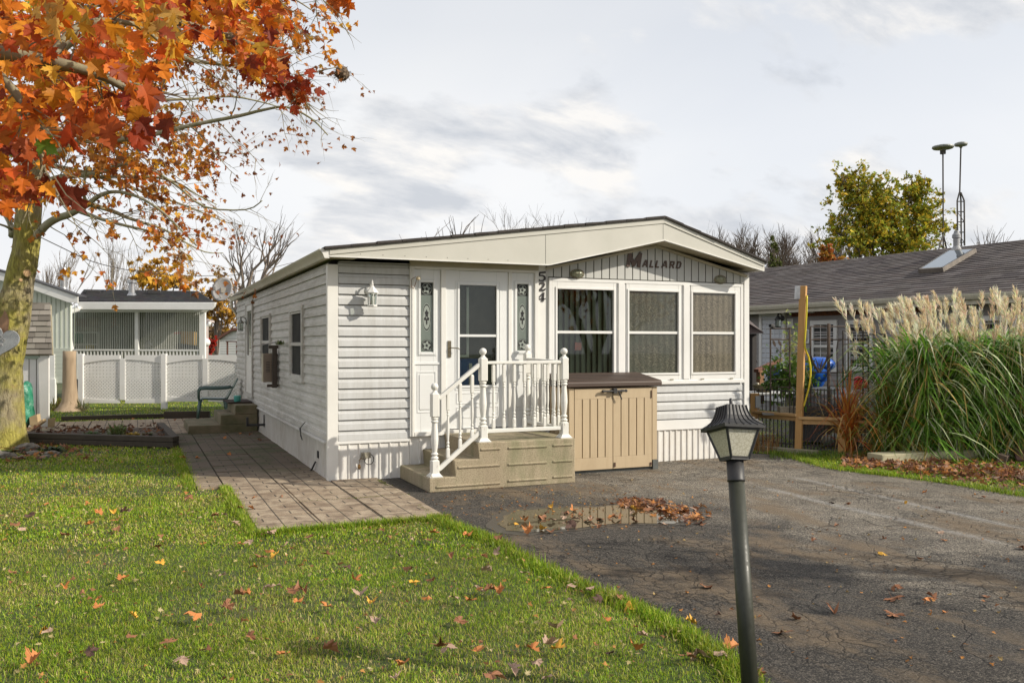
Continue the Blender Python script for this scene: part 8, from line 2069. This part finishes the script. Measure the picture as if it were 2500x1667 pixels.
leafy('shrub_tree', [(2020, 615, 22, 16), (2010, 635, 24, 18), (2050, 640, 30, 14)], 30, 500, .13, [(.46, .20, .03), (.40, .26, .04), (.50, .14, .03)], 'orange and rust bush at the foot of the green and gold tree', 2030, 7)
leafy('ivy_trunk', [(1888, 615, 12, 30), (1884, 645, 16, 24)], 38, 260, .14, [(.10, .13, .04), (.13, .16, .04)], 'ivy-covered thin trunk at the right eave of the home', 1888, 8)
YL = [(.62, .36, .03), (.70, .44, .05), (.55, .27, .03), (.66, .38, .03)]
leafy('yellow_tree', [(370, 660, 42, 26), (400, 680, 60, 26), (340, 678, 30, 22), (430, 695, 50, 22), (385, 640, 20, 12)], 44, 1500, .18, YL, 'golden yellow tree above the porch roof', 380, 9)
leafy('yellow_tree', [(540, 690, 34, 24), (520, 740, 36, 40), (545, 770, 26, 26)], 46, 1300, .17, [(.60, .32, .03), (.66, .40, .04), (.42, .22, .04), (.30, .17, .05)], 'orange yellow tree behind the satellite dish', 530, 10)
leafy('thicket', [(560, 740, 60, 50), (540, 810, 70, 50), (600, 800, 70, 60), (500, 800, 40, 50), (560, 850, 90, 30)], 52, 2600, .17, [(.24, .14, .05), (.30, .18, .06), (.18, .11, .05), (.36, .22, .06)], 'brown autumn thicket beyond the white fence', 560, 11)
leafy('red_shrub', [(508, 850, 14, 20), (516, 838, 10, 14), (502, 862, 16, 14)], 36, 900, .09, [(.55, .02, .02), (.45, .03, .02), (.62, .06, .03)], 'vivid red shrub between the porch and the distant shed', 508, 12)
mb = MB(); mb.ball(P(503, 836, 33), .16, 12, 8); mb.build('white_ball', M['white'], None, 'white garden globe beside the red shrub', 'globe', smooth=True)
# treeline closing the view
tl_n = 15000; pos = []; 
for _ in range(tl_n):
    u = rnd.uniform(-500, 3000); Z = rnd.uniform(70, 95); top = 34 + 9 * sin(u * .013) + 6 * sin(u * .041 + 1) + 4 * sin(u * .11)
    v = VH + 6 - rnd.random() ** .8 * top; pos.append(tuple(P(u, v, Z)))
m = len(pos); pal_ = np.array([(.16, .11, .07), (.12, .09, .06), (.20, .13, .06), (.10, .10, .05), (.24, .15, .06)])
o = leaves_np('treeline', np.array(pos), .9 * (.6 + .8 * rng.random(m)), rng.standard_normal((m, 3)), rng.standard_normal((m, 3)), pal_[rng.integers(0, 5, m)] * (.7 + .6 * rng.random((m, 1))), M['bgleaf'], None, False)
tag(o, 'far brown autumn woods along the horizon', 'woods', None, 'stuff')
# ---- half-bare trees outside the frame on the sunny side, whose shade dapples lawn and drive
def shade_tree(x, y, H, n, seed, label, rad=2.4):
    st = rnd.getstate(); rnd.seed(seed); base = Vector((x, y, 0)); t_ = empty('maple_tree', base, label, 'tree'); mb = MB(); tips = []
    def grow(p, d, L, r_, lev):
        pts = [p.copy()]; dd = d.copy(); q = p.copy()
        for i in range(4): dd = (dd + Vector((rnd.gauss(0, .1), rnd.gauss(0, .1), rnd.gauss(.04, .06)))).normalized(); q = q + dd * L / 4; pts.append(q.copy())
        mb.tube(pts, [r_ * (1 - .5 * i / 4) for i in range(5)], 6 if lev > 2 else 4, False); tips.append(q)
        if lev: 
            for i in range(3): b, bd = poly_at(pts, rnd.uniform(.4, .999)); side = Vector((rnd.gauss(0, 1), rnd.gauss(0, 1), rnd.gauss(0, .4))).normalized(); grow(b, (bd + side * .55).normalized(), L * rnd.uniform(.55, .75), r_ * .55, lev - 1)
    grow(base, Vector((0, 0, 1)), H * .38, .2, 5); mb.build('branches', M['bark'], t_)
    pos = [tuple(rnd.choice(tips) + Vector((rnd.gauss(0, .25), rnd.gauss(0, .25), rnd.gauss(0, .2)))) for _ in range(n)]
    o = leaves_np('crown', np.array(pos), .15 * (.7 + .6 * rng.random(n)), rng.standard_normal((n, 3)), rng.standard_normal((n, 3)), PALO[rng.integers(0, 7, n)], M['leaf'], t_, False); o['kind'] = 'stuff'; rnd.setstate(st)
shade_tree(11.2, .2, 5.6, 420, 3, 'half-bare orange maple standing right of the camera, outside the picture')
shade_tree(15.5, -6.5, 7.0, 700, 8, 'half-bare orange maple behind the camera on the far side of the drive')
# ================================================================ sky, sun, camera
SUN_AZ, SUN_EL = radians(54), radians(30)          # azimuth measured from -Y towards +X
sd = Vector((sin(SUN_AZ) * cos(SUN_EL), -cos(SUN_AZ) * cos(SUN_EL), sin(SUN_EL)))
w = bpy.data.worlds.new("World"); SC.world = w; w.use_nodes = True; nt = w.node_tree; nt.nodes.clear()
def wn(t, **k):
    n = nt.nodes.new(t)
    for a, b in k.items(): setattr(n, a, b)
    return n
out = wn('ShaderNodeOutputWorld'); bg = wn('ShaderNodeBackground'); nt.links.new(bg.outputs[0], out.inputs[0])
sky = wn('ShaderNodeTexSky', sky_type='NISHITA'); sky.sun_disc = False; sky.sun_elevation = SUN_EL
sky.sun_rotation = math.atan2(sd.x, sd.y); sky.air_density = 1; sky.dust_density = 1.5; sky.ozone_density = 1
bg.inputs['Strength'].default_value = .1
tc = wn('ShaderNodeTexCoord'); sep = wn('ShaderNodeSeparateXYZ'); nt.links.new(tc.outputs['Generated'], sep.inputs[0])
def wm(op, a, b=None, c=None, clamp=False):
    n = wn('ShaderNodeMath', operation=op); n.use_clamp = clamp
    for i, val in enumerate((a, b, c)):
        if val is None: continue
        if isinstance(val, (int, float)): n.inputs[i].default_value = val
        else: nt.links.new(val, n.inputs[i])
    return n.outputs[0]
def wr(fac, stops):
    r = wn('ShaderNodeValToRGB'); e = r.color_ramp.elements
    while len(e) < len(stops): e.new(.5)
    for i, (p, c) in enumerate(stops): e[i].position = p; e[i].color = (*c, 1)
    nt.links.new(fac, r.inputs[0]); return r.outputs[0]
def wmix(f, a, b):
    n = wn('ShaderNodeMix', data_type='RGBA')
    for sck, val in ((n.inputs[0], f), (n.inputs[6], a), (n.inputs[7], b)):
        if isinstance(val, (int, float)): sck.default_value = val
        elif isinstance(val, tuple): sck.default_value = (*val, 1)
        else: nt.links.new(val, sck)
    return n.outputs[2]
zc = wm('MAXIMUM', sep.outputs['Z'], 0.0); dv = wm('ADD', zc, .42)
px_ = wm('DIVIDE', sep.outputs['X'], dv); py_ = wm('DIVIDE', sep.outputs['Y'], dv)
cmb = wn('ShaderNodeCombineXYZ'); nt.links.new(px_, cmb.inputs[0]); nt.links.new(py_, cmb.inputs[1]); cmb.inputs[2].default_value = SKY_SEED
def wnoise(scale, det=6, rough=.55, dist=0, off=(0, 0, 0), sc=(1, 1, 1)):
    mp = wn('ShaderNodeMapping'); mp.inputs['Location'].default_value = off; mp.inputs['Scale'].default_value = sc; mp.inputs['Rotation'].default_value = (0, 0, -.35); nt.links.new(cmb.outputs[0], mp.inputs[0])
    n = wn('ShaderNodeTexNoise'); n.inputs['Scale'].default_value = scale; n.inputs['Detail'].default_value = det; n.inputs['Roughness'].default_value = rough; n.inputs['Distortion'].default_value = dist
    nt.links.new(mp.outputs[0], n.inputs['Vector']); return n.outputs['Fac']
veil = wnoise(.9, 5, .5, .3, (3, 1, 0))
n1 = wnoise(2.7, 8, .52, .05, SKY_OFF, (.9, 1.15, 1))
n2 = wnoise(6.5, 6, .6, .2, (7, 3, 0), (.7, 1.4, 1))
veilc = wr(veil, [(.3, (7.6, 7.8, 8.2)), (.55, (8.3, 8.35, 8.45)), (.8, (8.7, 8.6, 8.4))])
# the thin blue of the gaps high up comes from the sky texture
hi = wr(sep.outputs['Z'], [(.10, (.97, .97, .97)), (.22, (.94, .94, .94)), (.34, (.78, .78, .78)), (1, (.6, .6, .6))])
base = wmix(wm('MULTIPLY', hi, wr(veil, [(.2, (.88, .88, .88)), (.6, (1, 1, 1))])), sky.outputs[0], veilc)
cm = wr(n1, [(.50, (0, 0, 0)), (.56, (1, 1, 1))]); fade = wr(sep.outputs['Z'], [(.02, (.25, .25, .25)), (.12, (1, 1, 1)), (.8, (1, 1, 1))])
cloudc = wr(n2, [(.36, (4.7, 5.0, 5.5)), (.5, (6.5, 6.6, 6.8)), (.62, (8.6, 8.3, 7.9))])
fin = wmix(wm('MULTIPLY', wm('MULTIPLY', cm, fade), .75), base, cloudc)
horz = wr(sep.outputs['Z'], [(0, (.6, .6, .6)), (.16, (0, 0, 0))])
fin = wmix(horz, fin, (7.9, 7.75, 7.7))
nt.links.new(fin, bg.inputs['Color'])
sl = bpy.data.lights.new('Sun', 'SUN'); sl.energy = 4.2; sl.angle = radians(.6); sl.color = (1.0, .92, .79)
so = bpy.data.objects.new('sun_lamp', sl); COL.objects.link(so); so.location = sd * 30; so.rotation_euler = sd.to_track_quat('Z', 'Y').to_euler()
cam = bpy.data.cameras.new('camera'); co = bpy.data.objects.new('camera', cam); COL.objects.link(co)
cam.sensor_fit = 'HORIZONTAL'; cam.sensor_width = 36; cam.lens = F / 2500 * 36; cam.shift_y = (VH - 833.5) / 2500
co.location = (0, 0, EYE); co.rotation_euler = (pi / 2, 0, -YAW); cam.clip_start = .05; cam.clip_end = 2000
SC.camera = co
SC.view_settings.view_transform = 'Standard'; SC.view_settings.look = 'None'; SC.view_settings.gamma = 1; SC.view_settings.exposure = EXPO
SC.render.engine = 'CYCLES'
try:
    SC.cycles.use_denoising = True; SC.cycles.denoiser = 'OPENIMAGEDENOISE'
except Exception: pass
SC.cycles.max_bounces = 8; SC.cycles.diffuse_bounces = 3; SC.cycles.transparent_max_bounces = 16; SC.cycles.caustics_reflective = False; SC.cycles.caustics_refractive = False
